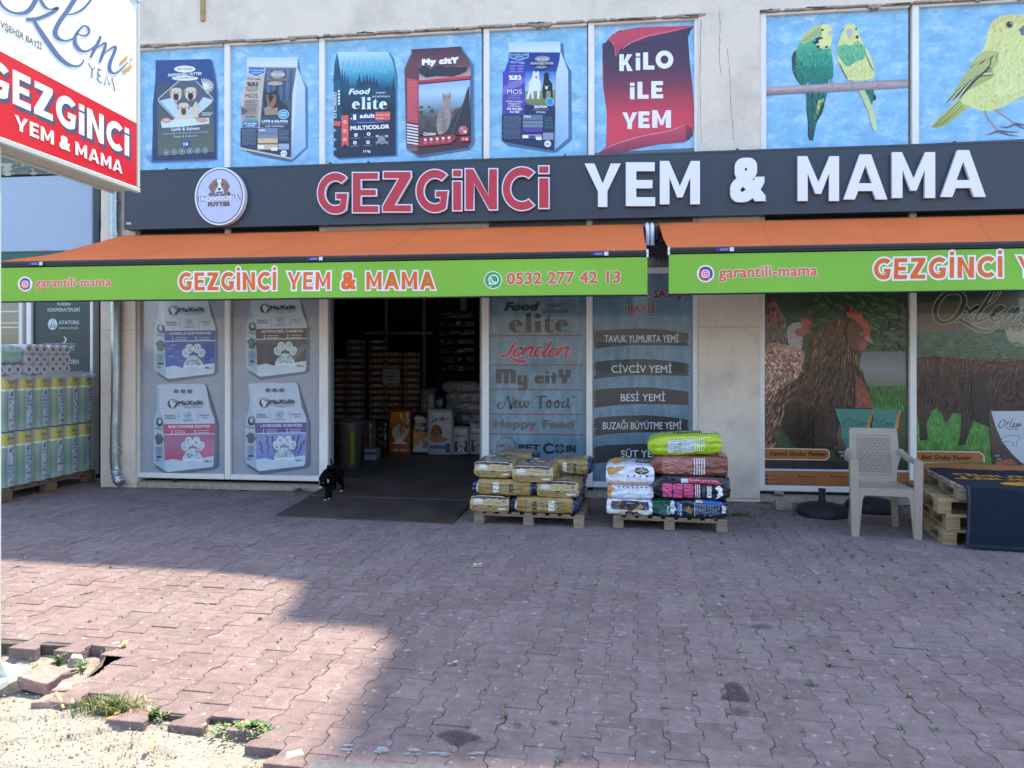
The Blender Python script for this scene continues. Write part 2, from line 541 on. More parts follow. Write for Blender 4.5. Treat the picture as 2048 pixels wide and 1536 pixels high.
    def scatter(s, poly, n, cols, L=20, w=5, ang=lambda x, y: 90, mi=0, seed=0, jit=18):
        r_ = random.Random(seed)
        xs = [p[0] for p in poly]; ys = [p[1] for p in poly]; k = 0; tries = 0; d_ = s.d
        while k < n and tries < n * 8:
            tries += 1
            x, y = r_.uniform(min(xs), max(xs)), r_.uniform(min(ys), max(ys)); c = False; j = len(poly) - 1
            for i in range(len(poly)):
                if (poly[i][1] > y) != (poly[j][1] > y) and x < (poly[j][0] - poly[i][0]) * (y - poly[i][1]) / (poly[j][1] - poly[i][1]) + poly[i][0]: c = not c
                j = i
            if not c: continue
            a = R(ang(x, y) + r_.uniform(-jit, jit)); l = L * r_.uniform(.5, 1.2) / 2
            dx, dy = math.cos(a) * l, math.sin(a) * l
            s.hold = d_ + r_.random() * .0006
            s.stroke([(x - dx, y - dy, w * .3), (x + dy * .12, y - dx * .12, w * r_.uniform(.6, 1)), (x + dx, y + dy, w * .2)], w, cols[r_.randrange(len(cols))] if not callable(cols) else cols(x, y, r_), mi, n=2)
            k += 1
        s.hold = None; s.d = d_ + .0007
    def strokes(s, ss, w, col, mi=0, grow=0.0, T=None, **k):
        for st in ss:
            if T: st = [T(p) for p in st]
            s.stroke(st, w, col, mi, grow=grow, **k)
    def text(s, t, x0, y0, x1, y1, h, col, bold=0.0, out=None, ow=.03, mi=0, res=3, shear=0.0, fit=True, sharp=True):
        """baseline from pixel (x0,y0) to (x1,y1); h = capital height in pixels; bold in em"""
        vs, fs, xa, xb, ya, yb = text_tris(t, res, 1.0 + bold * 1.6, shear)
        A = Vector(s.pix(x0, y0)); B = Vector(s.pix(x1, y1)); U = Vector(s.pix(x0, y0 - h)) - A
        du = (B - A)
        cap = .72
        def T(p, ox, oy):
            a = (p[0] + ox - xa + bold) / (xb - xa + 2 * bold); c = (p[1] + oy + bold) / (cap + 2 * bold)
            return (A.x + du.x * a + U.x * c, A.y + du.y * a + U.y * c)
        def stack(r, color):
            offs = [(0, 0)] if r <= 0 else ([(dx * r, dy * r) for dx in (-1, 0, 1) for dy in (-1, 0, 1)] if sharp else [(0, 0)] + [(r * math.cos(q * math.pi / 4), r * math.sin(q * math.pi / 4)) for q in range(8)])
            cc = lin(color)
            for ox, oy in offs:
                d = s.lay()
                s.mb.add([s.to3d(*T(p, ox, oy), d) for p in vs], fs, cc, mi)
        if out: stack(bold + ow, out)
        stack(bold, col)
    def caps(s, t, boxes, col, G=G_BOLD, grow=0.0, mi=0):
        """hand-drawn capitals; boxes = pixel (x0, x1, ytopL, ybotL) per letter"""
        for ch, (x0, x1, yt, yb) in zip(t, boxes):
            g = G[ch]
            for grp in glyph_groups(g):
                ll = [offset_poly(l, grow) if i == 0 else offset_poly(l, grow) for i, l in enumerate(grp)]
                ll = [[(x0 + (x1 - x0) * p[0] / g[0], yb + (yt - yb) * p[1]) for p in l] for l in ll]
                s.poly(ll[0], col, mi, holes=ll[1:])
    def word(s, t, x0, y0, x1, y1, h, col, G=G_BOLD, gap=.1, space=.4, grow=0.0, mi=0, dx=0, dy=0):
        """hand-drawn capitals set along a baseline"""
        tot = 0; pos = []
        for ch in t:
            if ch == ' ': tot += space; continue
            w = .84 if ch == '&' else G[ch][0]
            pos.append((ch, tot, w)); tot += w + gap
        tot -= gap
        for ch, a, w in pos:
            xa = x0 + (x1 - x0) * a / tot + dx; xb = x0 + (x1 - x0) * (a + w) / tot + dx
            ya = y0 + (y1 - y0) * (a + w / 2) / tot + dy
            if ch == '&':
                s.text('&', xa, ya, xb, ya, h, col, bold=.055 + grow * .6, mi=mi, res=4)
            else:
                s.caps(ch, [(xa, xb, ya - h, ya)], col, G, grow, mi)
    def build(s, name, parent=None, **k):
        return s.mb.build(name, s.mats, parent, **k)

def fac(y0):
    """print mapping for a plane facing the street at depth y0"""
    return (lambda px, py: (lambda p: (p.x, p.z))(aty(px, py, y0))), (lambda u, v, d: Vector((u, y0 - d, v)))

# 'elite' display letters traced once in their own units (1000 x 335)
def elite(P, T, col):
    def e(x):
        P.poly([T(p) for p in [(x + 118, 0), (x + 60, 18), (x + 18, 60), (x + 2, 115), (x + 14, 165), (x + 55, 205), (x + 118, 216), (x + 180, 200), (x + 225, 160), (x + 215, 158), (x + 175, 190), (x + 130, 200), (x + 108, 170), (x + 104, 108), (x + 104, 60), (x + 118, 12), (x + 132, 60), (x + 132, 92), (x + 108, 92), (x + 108, 112), (x + 230, 112), (x + 222, 60), (x + 180, 18)]], col)
    e2 = lambda p: p
    off = 120
    e(0)
    def sh(l): return [T((a, b)) for a, b in l]
    y = -120
    T0 = T
    P.poly(sh([(262, -98), (375, -125), (375, 200), (395, 208), (395, 214), (258, 214), (258, 208), (290, 200), (290, -80), (262, -88)]), col)
    P.poly(sh([(415, 45), (535, 18), (535, 200), (552, 208), (552, 214), (412, 214), (412, 208), (438, 200), (438, 58), (415, 52)]), col)
    P.poly(sh([(488 + 52 * math.cos(q * .4), -58 + 50 * math.sin(q * .4)) for q in range(16)]), col)
    P.poly(sh([(590, 8), (620, 0), (690, -72), (690, 8), (745, 8), (745, 22), (690, 22), (690, 160), (705, 195), (735, 190), (748, 150), (754, 152), (745, 200), (705, 218), (640, 214), (608, 180), (608, 22), (590, 22)]), col)
    e(770)
def word_uv(P, t, p0, p1, h0, col, G=G_BOLD, gap=.1, space=.4, grow=0.0, off=(0, 0), mi=0, amp=.05, place=None):
    """hand-drawn capitals laid along a real baseline (any plane): p0, p1 baseline pixels, h0 cap height in pixels at p0"""
    A, B = Vector(P.pix(*p0)), Vector(P.pix(*p1))
    h = P.pix(p0[0], p0[1] - h0)[1] - A.y
    tot = 0; pos = []
    for ch in t:
        if ch == ' ': tot += space; continue
        w = .84 if ch == '&' else (G['I'][0] if ch == 'İ' else G[ch][0])
        pos.append((ch, tot, w)); tot += w + gap
    tot -= gap
    if place: tot = place
    s = (B.x - A.x) / tot
    for ch, a, w in pos:
        bx = A.x + s * a + off[0]; by = A.y + (B.y - A.y) * (a / tot) + off[1]
        if ch == '&':
            vs, fs, xa, xb, ya, yb = text_tris('&', 4)
            r = amp + grow * .6 / h if h else amp
            for dx in (-1, 0, 1):
                for dy in (-1, 0, 1):
                    d = P.lay()
                    P.mb.add([P.to3d(bx - grow + (p[0] + dx * r - xa + r) / (xb - xa + 2 * r) * (s * w + 2 * grow), by - grow + (p[1] + dy * r - ya + r) / (yb - ya + 2 * r) * (h + 2 * grow), d) for p in vs], fs, lin(col), mi)
            continue
        g = G['I'] if ch == 'İ' else G[ch]
        for grp in glyph_groups(g):
            ll = [[(bx + p[0] * s, by + p[1] * h) for p in l] for l in grp]
            ll = [offset_poly(l, grow) for l in ll]
            P.poly(ll[0], col, mi, holes=ll[1:], uv=True)
        if ch == 'İ':
            c = bx + w * s / 2; r = w * s * .5 + grow
            P.poly([(c + r * math.cos(q * .5236), by + h * 1.17 + r * math.sin(q * .5236)) for q in range(12)], col, mi, uv=True)
    return s
def view(P, pl, ox, oy, s):
    """trace in an enlarged window of the photo (origin ox, oy, scale s)"""
    P.pix = lambda x, y: pl(ox + x / s, oy + y / s)

# ------------------------------------------------------------------ the shop building
def FX(px, y=0.0): return aty(px, 719, y).x
def FZ(px, py, y=0.0): return aty(px, py, y).z
Z_TOPW = FZ(964, 65.6)                 # top of the upper windows
Z_SILL = FZ(900, 974)                  # underside of the lower frames
X_L, X_C0, X_C1 = FX(282), FX(1395), FX(1517)
X_R = FX(2400)
bld = empty('shop_building', (0, 0, 0), 0, 'two storey rendered shop front with white framed windows behind the awnings', 'building')
# outline of the roof edge, found from the edge of its shadow on the paving
def roof_pt(px, py, yw=-0.07):
    g = atz(px, py, 0)
    t = (yw - g.y) / SUN.y
    return (g.x + SUN.x * t, SUN.z * t)
rp = [roof_pt(*p) for p in [(-500, 1082), (0, 1121), (300, 1137), (480, 1150), (606, 1167), (556, 1245), (640, 1250), (752, 1258), (772, 1290), (740, 1345), (690, 1430), (632, 1536)]]
W = MB()
ti = lambda u, v, d: Vector((u, -d, v))
z_w1 = Z_TOPW + .03
W.prism([[(-14, z_w1), (14, z_w1), (14, 14), (rp[-1][0] + 1.2, 14)] + [(x, max(z, z_w1 + .3)) for x, z in rp[::-1]] + [(-14, rp[0][1])]], ti, -.30, .07)
W.box(X_C0, X_C1, -.07, .3, 0, z_w1 - .001)                    # column between the windows
W.box(X_L - .45, X_L - .012, -.07, .3, 0, z_w1 - .001)          # pier with the downpipe
W.box(X_R, 14, -.07, .3, 0, z_w1 - .001)
W.build('wall', M_plaster, bld)
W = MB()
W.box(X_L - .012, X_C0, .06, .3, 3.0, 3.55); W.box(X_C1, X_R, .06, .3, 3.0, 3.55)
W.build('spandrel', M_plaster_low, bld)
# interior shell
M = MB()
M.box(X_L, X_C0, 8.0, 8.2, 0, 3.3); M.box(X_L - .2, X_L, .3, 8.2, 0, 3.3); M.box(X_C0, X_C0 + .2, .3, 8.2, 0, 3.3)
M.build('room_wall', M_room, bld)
M = MB(); M.box(X_L - .3, X_C0 + .3, .3, 8.2, 3.2, 3.35)
M.build('room_ceiling', mat('room_ceiling', '6d756c', .8), bld)
M = MB(); M.box(X_L - .3, X_R, .02, 8.2, -.1, Z_SILL)
M.build('room_floor', mat('room_floor', '514e4a', .5, var=.2), bld)
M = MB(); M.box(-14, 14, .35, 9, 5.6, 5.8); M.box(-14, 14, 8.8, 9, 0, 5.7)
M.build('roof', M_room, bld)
# concrete plinth under the frames
def plinth(x0, x1, seed):
    M = MB(); n = 40
    vs = []
    for i in range(n + 1):
        x = x0 + (x1 - x0) * i / n
        k = noise.noise(Vector((x * 3, seed, 0)))
        vs += [(x, -.05 - .05 * abs(k), 0), (x, -.045 - .03 * abs(k), Z_SILL - .012 + .012 * k), (x, .02, Z_SILL - .002)]
    M.add(vs, [(3 * i + a, 3 * i + 3 + a, 3 * i + 4 + a, 3 * i + 1 + a) for i in range(n) for a in (0, 1)])
    return M
for a, b, s_ in ((X_L - .01, FX(655), 1), (FX(972), X_C0, 2), (X_C1 - .02, X_R, 3)):
    plinth(a, b, s_).build('plinth', M_crumble, bld)
# torn render above the upper windows
rnd = random.Random(5)
for xa, xb in ((X_L, X_C0), (X_C1, X_R)):
    M = MB(); x = xa
    while x < xb:
        w = rnd.uniform(.05, .3)
        h = rnd.uniform(.003, .014) if rnd.random() < .75 else rnd.uniform(.015, .035)
        zt = z_w1 + rnd.uniform(-.006, .004)
        M.prism([[(x, zt - h * .4), (x + w * .3, zt - h), (x + w * .55, zt - h * .7), (x + w * .8, zt - h * rnd.uniform(.6, 1.2)), (x + w, zt - h * .3), (x + w, zt + .012), (x, zt + .012)]], ti, .01, .075 + rnd.uniform(0, .008))
        x += w * rnd.uniform(.8, 1.3)
    M.build('crumbled_edge', M_crumble, bld)
M = MB()
for xa, xb in ((X_L + .1, X_C0), (X_C1, X_R)):
    x = xa
    while x < xb:
        w = rnd.uniform(.06, .25); z = z_w1 + rnd.uniform(-.03, .01)
        pts = catmull([(x + w * i / 4, z + rnd.uniform(-.008, .008)) for i in range(5)], 3)
        M.prism([[(p[0], p[1] + .003 + .006 * rnd.random()) for p in pts] + [(p[0], p[1]) for p in pts[::-1]]], ti, .07, .0845)
        x += w + rnd.uniform(.05, .9)
M.build('crack', mat('crack_dark', '3a332c', .95), bld, kind='stuff')
# vertical cracks on the column, batten hanging above the left windows
rc_ = random.Random(4)
for pts_ in ([(1439, 20), (1440, 70), (1438, 110), (1442, 150)], [(1454, 98), (1460, 150), (1462, 210), (1468, 280)], [(1402, 40), (1400, 160), (1403, 290)]):
    M = MB(); q = []
    for x, y in catmull(pts_, 6):
        p = aty(x + rc_.uniform(-.8, .8), y, -.07); w = rc_.uniform(.001, .004); q += [(p.x - w, -.0713, p.z), (p.x + w, -.0713, p.z)]
    M.add(q, [(2 * i, 2 * i + 1, 2 * i + 3, 2 * i + 2) for i in range(len(q) // 2 - 1)]); M.build('crack', mat('crack_grey', '8b8078', .95), bld)
a_, b_ = aty(401, 42, -.09), aty(409, -60, -.09)
M = MB(); M.bbox(a_.x, b_.x, -.1, -.0715, a_.z, b_.z, .003); M.build('wood_batten', mat('batten', 'a98c5e', .8, var=.25), label='short wooden batten fixed to the wall above the navy bag poster', cat='batten')
# hairline joints on the column
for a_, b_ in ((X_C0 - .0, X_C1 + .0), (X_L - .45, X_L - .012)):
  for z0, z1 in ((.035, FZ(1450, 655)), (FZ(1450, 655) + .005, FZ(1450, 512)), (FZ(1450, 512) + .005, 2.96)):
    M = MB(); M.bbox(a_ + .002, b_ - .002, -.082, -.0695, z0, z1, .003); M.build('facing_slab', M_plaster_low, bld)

def fr(M, x0, x1, z0, z1, y0=-.045, y1=.05, b=.006): M.bbox(x0, x1, y0, y1, z0, z1, b)
FW = .066
def window(g0, g1, z0, z1, right=False, transom=None, bottom=True, glass=True):
    """g0, g1: glass edges (world x)"""
    gl = MB(); gl.box(g0 - .01, g1 + .01, .0, .012, z0, z1)
    w = gl.build('window', M_glass, bld)
    F = MB()
    fr(F, g0 - FW, g0, z0 - FW * .9, z1 + FW * .4)
    if right: fr(F, g1, g1 + FW, z0 - FW * .9, z1 + FW * .4)
    fr(F, g0 + .001, g1 - .001, z1 + .001, z1 + FW * .4, -.043)
    if bottom: fr(F, g0 + .001, g1 - .001, z0 - FW * .9, z0 - .001, -.043)
    if transom: fr(F, g0 + .001, g1 - .001, transom, transom + FW, -.042)
    F.build('frame', M_frame, w)
    return w
ZB = FZ(282, 944)
TR = FZ(1310, 548)
low = [(282, 452, 0), (464, 641, 0), (979, 1172, 0), (1185, 1385, 1), (1528, 1813, 0), (1830, 2100, 0), (2117, 2385, 1)]
for a, b, r_ in low: window(FX(a), FX(b), ZB, 2.98, bool(r_), TR)
up = [(282, 449, 0), (463, 638, 0), (652, 964, 0), (980, 1174, 0), (1189, 1388, 1), (1531, 1816, 0), (1835, 2105, 0), (2120, 2385, 1)]
for a, b, r_ in up: window(FX(a), FX(b), 3.62, Z_TOPW, bool(r_), None, False)
F = MB()
fr(F, FX(641) + .002, FX(659), Z_SILL, 3.0, -.05, .06); fr(F, FX(965), FX(979) - FW - .002 + .01, Z_SILL, 3.0, -.05, .06)
fr(F, FX(659), FX(965), 2.9, 3.0, -.044, .05)
F.build('door_frame', M_frame, bld)
F = MB(); fr(F, FX(659) + .001, FX(662), Z_SILL, 2.9, -.02, .09); fr(F, FX(965) - .03, FX(965) - .001, Z_SILL, 2.9, -.0, .09)
F.build('door_jamb', mat('jamb_grey', '8d949a', .5), bld)

# ------------------------------------------------------------------ upper posters
PIX0, T30 = fac(-.001)
def poster(q, name_label, mi=0, mats=None, col='82b8da', group='printed posters on the windows', lower=False):
    P = Print(PIX0, T30, mats or [M_blue, M_print, M_feather2], d0=.002)
    P.quad(q, col, mi, 6, 6)
    P.label = name_label; P.group = group
    return P
def done(P, cat='poster'): return P.build('window_poster', label=P.label, cat=cat, group=P.group)
def line(P, x0, y0, x1, y1, w, col, mi=1): P.stroke([(x0, y0), (x1, y1)], w, col, mi, smooth=False)
def scribble(P, x0, y0, x1, y1, n, w, col, seed=0, mi=1):
    """rows of small unreadable print"""
    r = random.Random(seed)
    for i in range(n):
        y = y0 + (y1 - y0) * (i + .5) / n
        x = x0 + r.uniform(0, (x1 - x0) * .1)
        while x < x1 - (x1 - x0) * .12:
            l = r.uniform(.06, .2) * (x1 - x0)
            line(P, x, y, min(x + l, x1), y, w, col, mi)
            x += l + (x1 - x0) * .03

# --- 1 navy bag with three dogs
P = poster([(282, 101.6), (449, 93.5), (449, 345), (282, 349)], 'blue poster of a navy dog food bag picturing three pale dogs')
view(P, PIX0, 280, 80, 3.9385)
P.poly([(130, 190), (575, 160), (600, 260), (622, 420), (618, 945), (540, 965), (90, 975), (40, 915), (100, 905)], '6a90bd', 1)
P.poly([(126, 170), (568, 158), (590, 250), (612, 410), (608, 945), (95, 968), (92, 915)], '3b5680', 1)
P.poly([(123, 160), (555, 150), (562, 200), (598, 400), (598, 935), (102, 950), (100, 520), (122, 320)], ('2b4a86', '222f4d'), 1)
P.poly([(135, 350), (582, 335), (583, 880), (143, 912)], ('454d58', '5d6455'), 1)
P.poly([(355, 250), (150, 470), (158, 510), (290, 620), (430, 615), (565, 470), (560, 430), (420, 315)], '525a66', 1)
P.stroke([(310, 322), (160, 450), (150, 480), (170, 510), (270, 610)], 5, 'd9e2ea', 1, n=4)
P.stroke([(440, 322), (565, 450), (568, 480), (550, 505), (430, 610)], 5, 'd9e2ea', 1, n=4)
P.poly([(155, 480), (250, 455), (300, 520), (440, 530), (500, 450), (568, 470), (556, 505), (430, 612), (280, 612)], 'b9d2e6', 1)
for k in range(13):
    a = R(-100 + k * 14)
    line(P, 500, 365, 500 + 82 * math.cos(a), 365 + 62 * math.sin(a), 7, 'dfe0cf')
for cx, cy, s_, dk in ((285, 430, 1.0, '2c2a2b'), (400, 425, 1.0, '1c1b1d'), (345, 545, .95, '4a4541')):
    P.poly([(cx - 45 * s_, cy - 30 * s_), (cx - 20 * s_, cy - 50 * s_), (cx + 25 * s_, cy - 50 * s_), (cx + 45 * s_, cy - 28 * s_), (cx + 40 * s_, cy + 25 * s_), (cx + 12 * s_, cy + 50 * s_), (cx - 20 * s_, cy + 48 * s_), (cx - 42 * s_, cy + 18 * s_)], 'd8c7ae', 1, smooth=3)
    P.poly([(cx - 20 * s_, cy + 2), (cx, cy - 8), (cx + 20 * s_, cy + 2), (cx + 17 * s_, cy + 40 * s_), (cx, cy + 50 * s_), (cx - 17 * s_, cy + 38 * s_)], dk, 1, smooth=3)
    for sx in (-1, 1):
        P.ell(cx + sx * 16 * s_, cy - 14 * s_, 6, 5, '2a1c16', 1, 8)
        P.ell(cx + sx * 44 * s_, cy - 16 * s_, 9, 24 * s_, 'a98f70', 1, 10)
P.poly([(272, 478), (285, 470), (298, 478), (292, 502), (278, 502)], 'd58e93', 1)
P.poly([(440, 480), (470, 520), (460, 612), (420, 612), (400, 560)], 'cfc3b0', 1)
P.poly([(258, 640), (300, 600), (400, 590), (430, 620), (380, 650), (300, 655)], 'd8c9b0', 1, smooth=3)
P.poly([(165, 640), (545, 612), (548, 660), (300, 688), (175, 692)], 'cfe0ee', 1)
P.ell(208, 635, 38, 20, 'cf8a80', 1); P.ell(490, 632, 48, 20, 'd5978c', 1); P.ell(208, 632, 24, 10, 'e7b5a9', 1, 12)
P.ell(355, 230, 84, 27, 'e8ecee', 1); P.text('PRO HUND', 296, 240, 414, 236, 18, '42474f', .01, mi=1, res=2)
P.text('INDIVIDUELL FUTTER', 224, 290, 488, 276, 24, 'f2f2ee', .03, mi=1, res=2)
P.ell(357, 303, 104, 19, 'e4e8ea', 1); P.text('ULTRA PREMIUM', 282, 310, 434, 304, 13, '54585c', .01, mi=1, res=2)
P.text('Lamb & Salmon', 250, 718, 472, 708, 26, 'd9e4ee', .03, mi=1, res=2)
P.text('HIGH PERFORMANCE DOG FOOD', 182, 750, 545, 732, 15, 'b9c3c6', .005, mi=1, res=1)
P.text('Kuzu & Somonlu', 270, 772, 455, 762, 19, 'b9c3c6', .02, mi=1, res=1)
P.poly([(330, 800), (398, 796), (392, 832), (364, 848), (336, 834)], '1f4f9c', 1); P.text('15', 346, 834, 382, 832, 24, 'e8eef4', .05, mi=1, res=2)
for k in range(6):
    P.ell(212 + k * 61, 888 - k * 3.4, 23, 22, 'b4c6d0', 1, 14, ring=4); P.ell(212 + k * 61, 888 - k * 3.4, 10, 8, 'b4c6d0', 1, 8)
scribble(P, 490, 570, 575, 600, 2, 8, 'cfd8de', 3)
done(P)

# --- 2 / 5 white bags with information panels
def white_bag(P, dog, sx, body):
    P.poly([(850, 150), (1250, 150), (1275, 300), (1325, 380), (1325, 850), (1215, 955), (1190, 965), (900, 910), (840, 880)], '54779f', 1)
    P.poly([(845, 138), (1242, 138), (1240, 300), (1300, 370), (1305, 845), (1195, 943), (795, 862), (800, 470), (812, 390), (842, 300)], 'ccdced', 1)
    P.poly([(1245, 225), (1300, 370), (1305, 845), (1195, 943)], ('c3d6ea', '93b8dd'), 1)
    P.poly([(842, 140), (1240, 136), (1240, 205), (842, 205)], ('b9d3e8', 'd5e4f1'), 1)
    P.poly([(850, 208), (1236, 212), (1225, 300), (1205, 400), (1192, 930), (796, 850), (800, 480), (815, 385), (843, 300)], body[0], 1)
# 2
P = poster([(463, 92.6), (638, 84), (638, 335), (463, 345)], 'blue poster of a white and grey bag picturing one dark shepherd dog')
view(P, PIX0, 280, 80, 3.9385)
white_bag(P, 0, 1, ('c7b6a8',))
P.poly([(990, 218), (1230, 220), (1215, 340), (1200, 420), (1192, 700), (945, 690), (960, 500), (975, 340)], ('5b6f8a', '2a3d59'), 1)
for k in range(9):
    x = 985 + k * 25
    P.poly([(x, 235), (x + 9, 235), (x + 5, 480), (x - 6, 480)], ('75889f', '48607e') if k % 2 else ('3a4c66', '2c3d56'), 1)
P.poly([(845, 470), (940, 470), (930, 690), (800, 690), (800, 540)], 'b1a096', 1)
P.poly([(798, 520), (850, 560), (800, 600)], '6a5c58', 1)
P.poly([(985, 365), (1005, 420), (1060, 400), (1080, 365), (1090, 420), (1105, 470), (1160, 520), (1180, 600), (960, 600), (975, 530), (970, 440)], '2b2c33', 1)
P.poly([(990, 420), (1012, 460), (1025, 500), (1050, 455), (1075, 430), (1070, 500), (1040, 540), (1005, 520)], '8f6a4e', 1)
P.ell(1030, 470, 13, 12, '15161b', 1); P.ell(1007, 440, 5, 5, 'c9a24a', 1, 8); P.ell(1052, 438, 5, 5, 'c9a24a', 1, 8)
P.poly([(975, 540), (1010, 520), (1050, 540), (1085, 530), (1090, 590), (985, 592)], '9a8674', 1)
P.poly([(855, 215), (985, 218), (985, 262), (918, 292), (852, 262)], '2277b8', 1); P.stroke([(855, 220), (852, 262), (918, 292), (985, 262), (985, 220)], 6, 'dfeaf2', 1, smooth=False)
P.text('%100 İADE ve YEME', 862, 246, 978, 246, 13, 'e7f0f6', .01, mi=1, res=1); P.text('GARANTİLİ', 880, 266, 958, 266, 12, 'e7f0f6', .01, mi=1, res=1)
P.text('ADULT Yetişkin', 845, 312, 955, 316, 15, '4a4c55', .01, mi=1, res=1)
P.text('%83', 845, 366, 932, 366, 34, '33353e', .03, mi=1)
P.text('MOS', 832, 458, 930, 458, 36, '43454d', 0, mi=1)
scribble(P, 830, 372, 930, 408, 3, 5, '6d6a70', 4); scribble(P, 820, 470, 925, 590, 8, 5, '5e5b62', 5)
P.text('OMEGA 3 & OMEGA 6', 832, 612, 912, 612, 14, '3a3a42', .02, mi=1, res=1)
P.rect(820, 622, 925, 645, '4fa08b', 1); P.rect(812, 650, 935, 688, '1d72b5', 1); P.text('%27 PROTEİN', 822, 666, 920, 668, 13, 'eef4f8', .03, mi=1, res=1); P.text('%18 YAĞ', 840, 684, 905, 685, 13, 'eef4f8', .03, mi=1, res=1)
P.ell(1089, 275, 60, 30, 'aaa49c', 1); P.text('PRO HUND', 1045, 284, 1135, 284, 18, 'f0ece4', .01, mi=1, res=2)
P.rect(995, 306, 1165, 330, '8d857c', 1); P.text('INDIVIDUELL Futter', 1003, 328, 1160, 326, 16, '2c3038', .02, mi=1, res=1)
P.ell(1068, 346, 62, 16, 'b2aba0', 1)
P.ell(1135, 588, 42, 38, '2496cf', 1); P.ell(1135, 588, 42, 38, 'dfeef6', 1, ring=4); scribble(P, 1108, 568, 1162, 608, 3, 5, 'e9f4fa', 6)
P.text('LAMB & SALMON', 965, 652, 1168, 654, 21, 'f1f5f8', .03, mi=1, res=2)
P.text('HIGH PERFORMANCE DOG FOOD', 965, 668, 1168, 668, 9, 'c3cdd6', 0, mi=1, res=1)
P.text('KUZU & SOMONLU', 995, 688, 1140, 690, 14, 'e3e9ee', .02, mi=1, res=1)
P.poly([(797, 695), (1192, 702), (1192, 925), (796, 845)], '26395a', 1)
scribble(P, 803, 705, 928, 830, 15, 4, '7c8798', 7)
P.rect(935, 703, 1092, 740, '6f86a5', 1); P.text('%83', 942, 722, 990, 722, 16, 'f0f4f8', .02, mi=1, res=1)
for k in range(5): P.rect(935, 744 + k * 9, 1092, 748 + k * 9, 'b5c1cf', 1)
P.rect(935, 778, 1092, 818, 'd6b48c', 1); P.rect(932, 826, 1092, 868, 'c9b7a0', 1); P.rect(935, 834, 985, 858, 'eef0ee', 1); P.rect(1040, 850, 1090, 876, 'eef0ee', 1)
scribble(P, 1098, 712, 1180, 800, 8, 4, '8d9bb0', 8); P.rect(1098, 822, 1182, 868, '9fb0c4', 1)
P.ell(1140, 897, 26, 24, 'e5eaee', 1); P.text('15 KG', 1122, 904, 1158, 904, 13, '222a3a', .03, mi=1, res=1)
P.poly([(796, 850), (1192, 930), (1192, 943), (795, 862)], 'd9bfa6', 1)
done(P)

# --- 3 teal bag and brown bag on one pane
P = poster([(652, 83.5), (964, 65.8), (964, 322), (652, 334)], 'wide blue poster with a dark teal cat food bag beside a brown one')
view(P, PIX0, 660, 90, 6.678)
P.poly([(105, 95), (790, 95), (860, 190), (905, 420), (905, 1490), (130, 1535), (45, 1480)], '4a74a0', 1)
P.poly([(95, 95), (775, 92), (830, 210), (862, 350), (875, 560), (880, 1475), (110, 1512), (50, 1465), (48, 480), (62, 250)], '16223c', 1)
P.poly([(95, 95), (120, 210), (150, 400), (150, 1480), (110, 1512), (50, 1465), (48, 480), (62, 250)], ('1f6684', '131c33'), 1)
P.poly([(97, 95), (775, 93), (832, 215), (862, 350), (872, 560), (874, 800), (152, 800), (150, 400), (118, 210)], ('cfe6f0', '14364f'), 1)
P.quad([(100, 97), (780, 95), (862, 330), (150, 330)], ('bfe0ea', '8cc4d6', '5fb0c8'), 1, 4, 6)
P.quad([(150, 330), (862, 330), (874, 800), (152, 800)], ('5fb0c8', '3590ad', '15506c', '142848', '131e38'), 1, 4, 8)
r = random.Random(2)
def fir(x, y, h, w, col):
    pts = [(x, y - h)]
    for i in range(1, 6): pts += [(x + w * i / 5, y - h + h * i / 5), (x + w * i / 9, y - h + h * i / 5 + 2)]
    for i in range(5, 0, -1): pts += [(x - w * i / 9, y - h + h * i / 5 + 2), (x - w * i / 5, y - h + h * i / 5)]
    P.poly(pts, col, 1)
for k in range(10): fir(180 + k * 70, 350 + r.uniform(-40, 30), r.uniform(120, 190), 34, '6cb2c9')
for x, h in ((395, 190), (452, 170), (495, 195), (540, 160), (585, 170), (625, 120), (375, 120)): fir(x, 570, h, 42, '163d58')
P.ell(510, 540, 150, 45, '163d58', 1)
for x, y, h in ((765, 640, 110), (800, 640, 70), (850, 640, 220), (730, 640, 50), (675, 640, 50)): fir(x, y, h, 30, '122c44')
for x, h in ((75, 260), (110, 300), (165, 330), (200, 300), (240, 240)): fir(x, 640 if x > 140 else 480, h, 40, '174a66')
P.poly([(152, 640), (872, 600), (874, 880), (152, 880)], ('14405c', '131c34'), 1)
P.text('Food', 250, 664, 540, 656, 80, 'ecf4f8', .03, mi=1, shear=.25)
P.text('super', 612, 650, 752, 648, 34, 'cfe2ec', .005, mi=1, res=2); P.text('premium', 570, 702, 800, 700, 34, 'cfe2ec', .005, mi=1, res=2)
elite(P, lambda p: (293 + p[0] * .472, 752 + p[1] * .5), 'dbeaf2')
P.quad([(270, 915), (610, 900), (610, 1060), (265, 1065)], '1d3560', 1); P.quad([(610, 898), (808, 892), (806, 1005), (608, 1010)], 'dd5a50', 1)
P.quad([(265, 1010), (805, 1008), (802, 1040), (262, 1065)], '223f70', 1)
P.text('+', 270, 998, 300, 998, 24, 'f4f6f8', .04, mi=1, res=1); P.text('1', 312, 1003, 352, 1003, 76, 'f4f6f8', .07, mi=1, res=2)
P.text('adult', 402, 980, 600, 974, 60, 'f0f4f6', .04, mi=1); P.text('Protein 32%', 616, 948, 798, 944, 24, 'f8e6e2', .01, mi=1, res=1); P.text('Fat 18%', 616, 994, 720, 990, 24, 'f8e6e2', .01, mi=1, res=1)
P.text('complete and balanced food', 365, 1050, 712, 1036, 18, 'b9cde0', 0, mi=1, res=1)
P.text('MULTICOLOR', 275, 1142, 795, 1118, 58, 'f2f5f8', .05, mi=1)
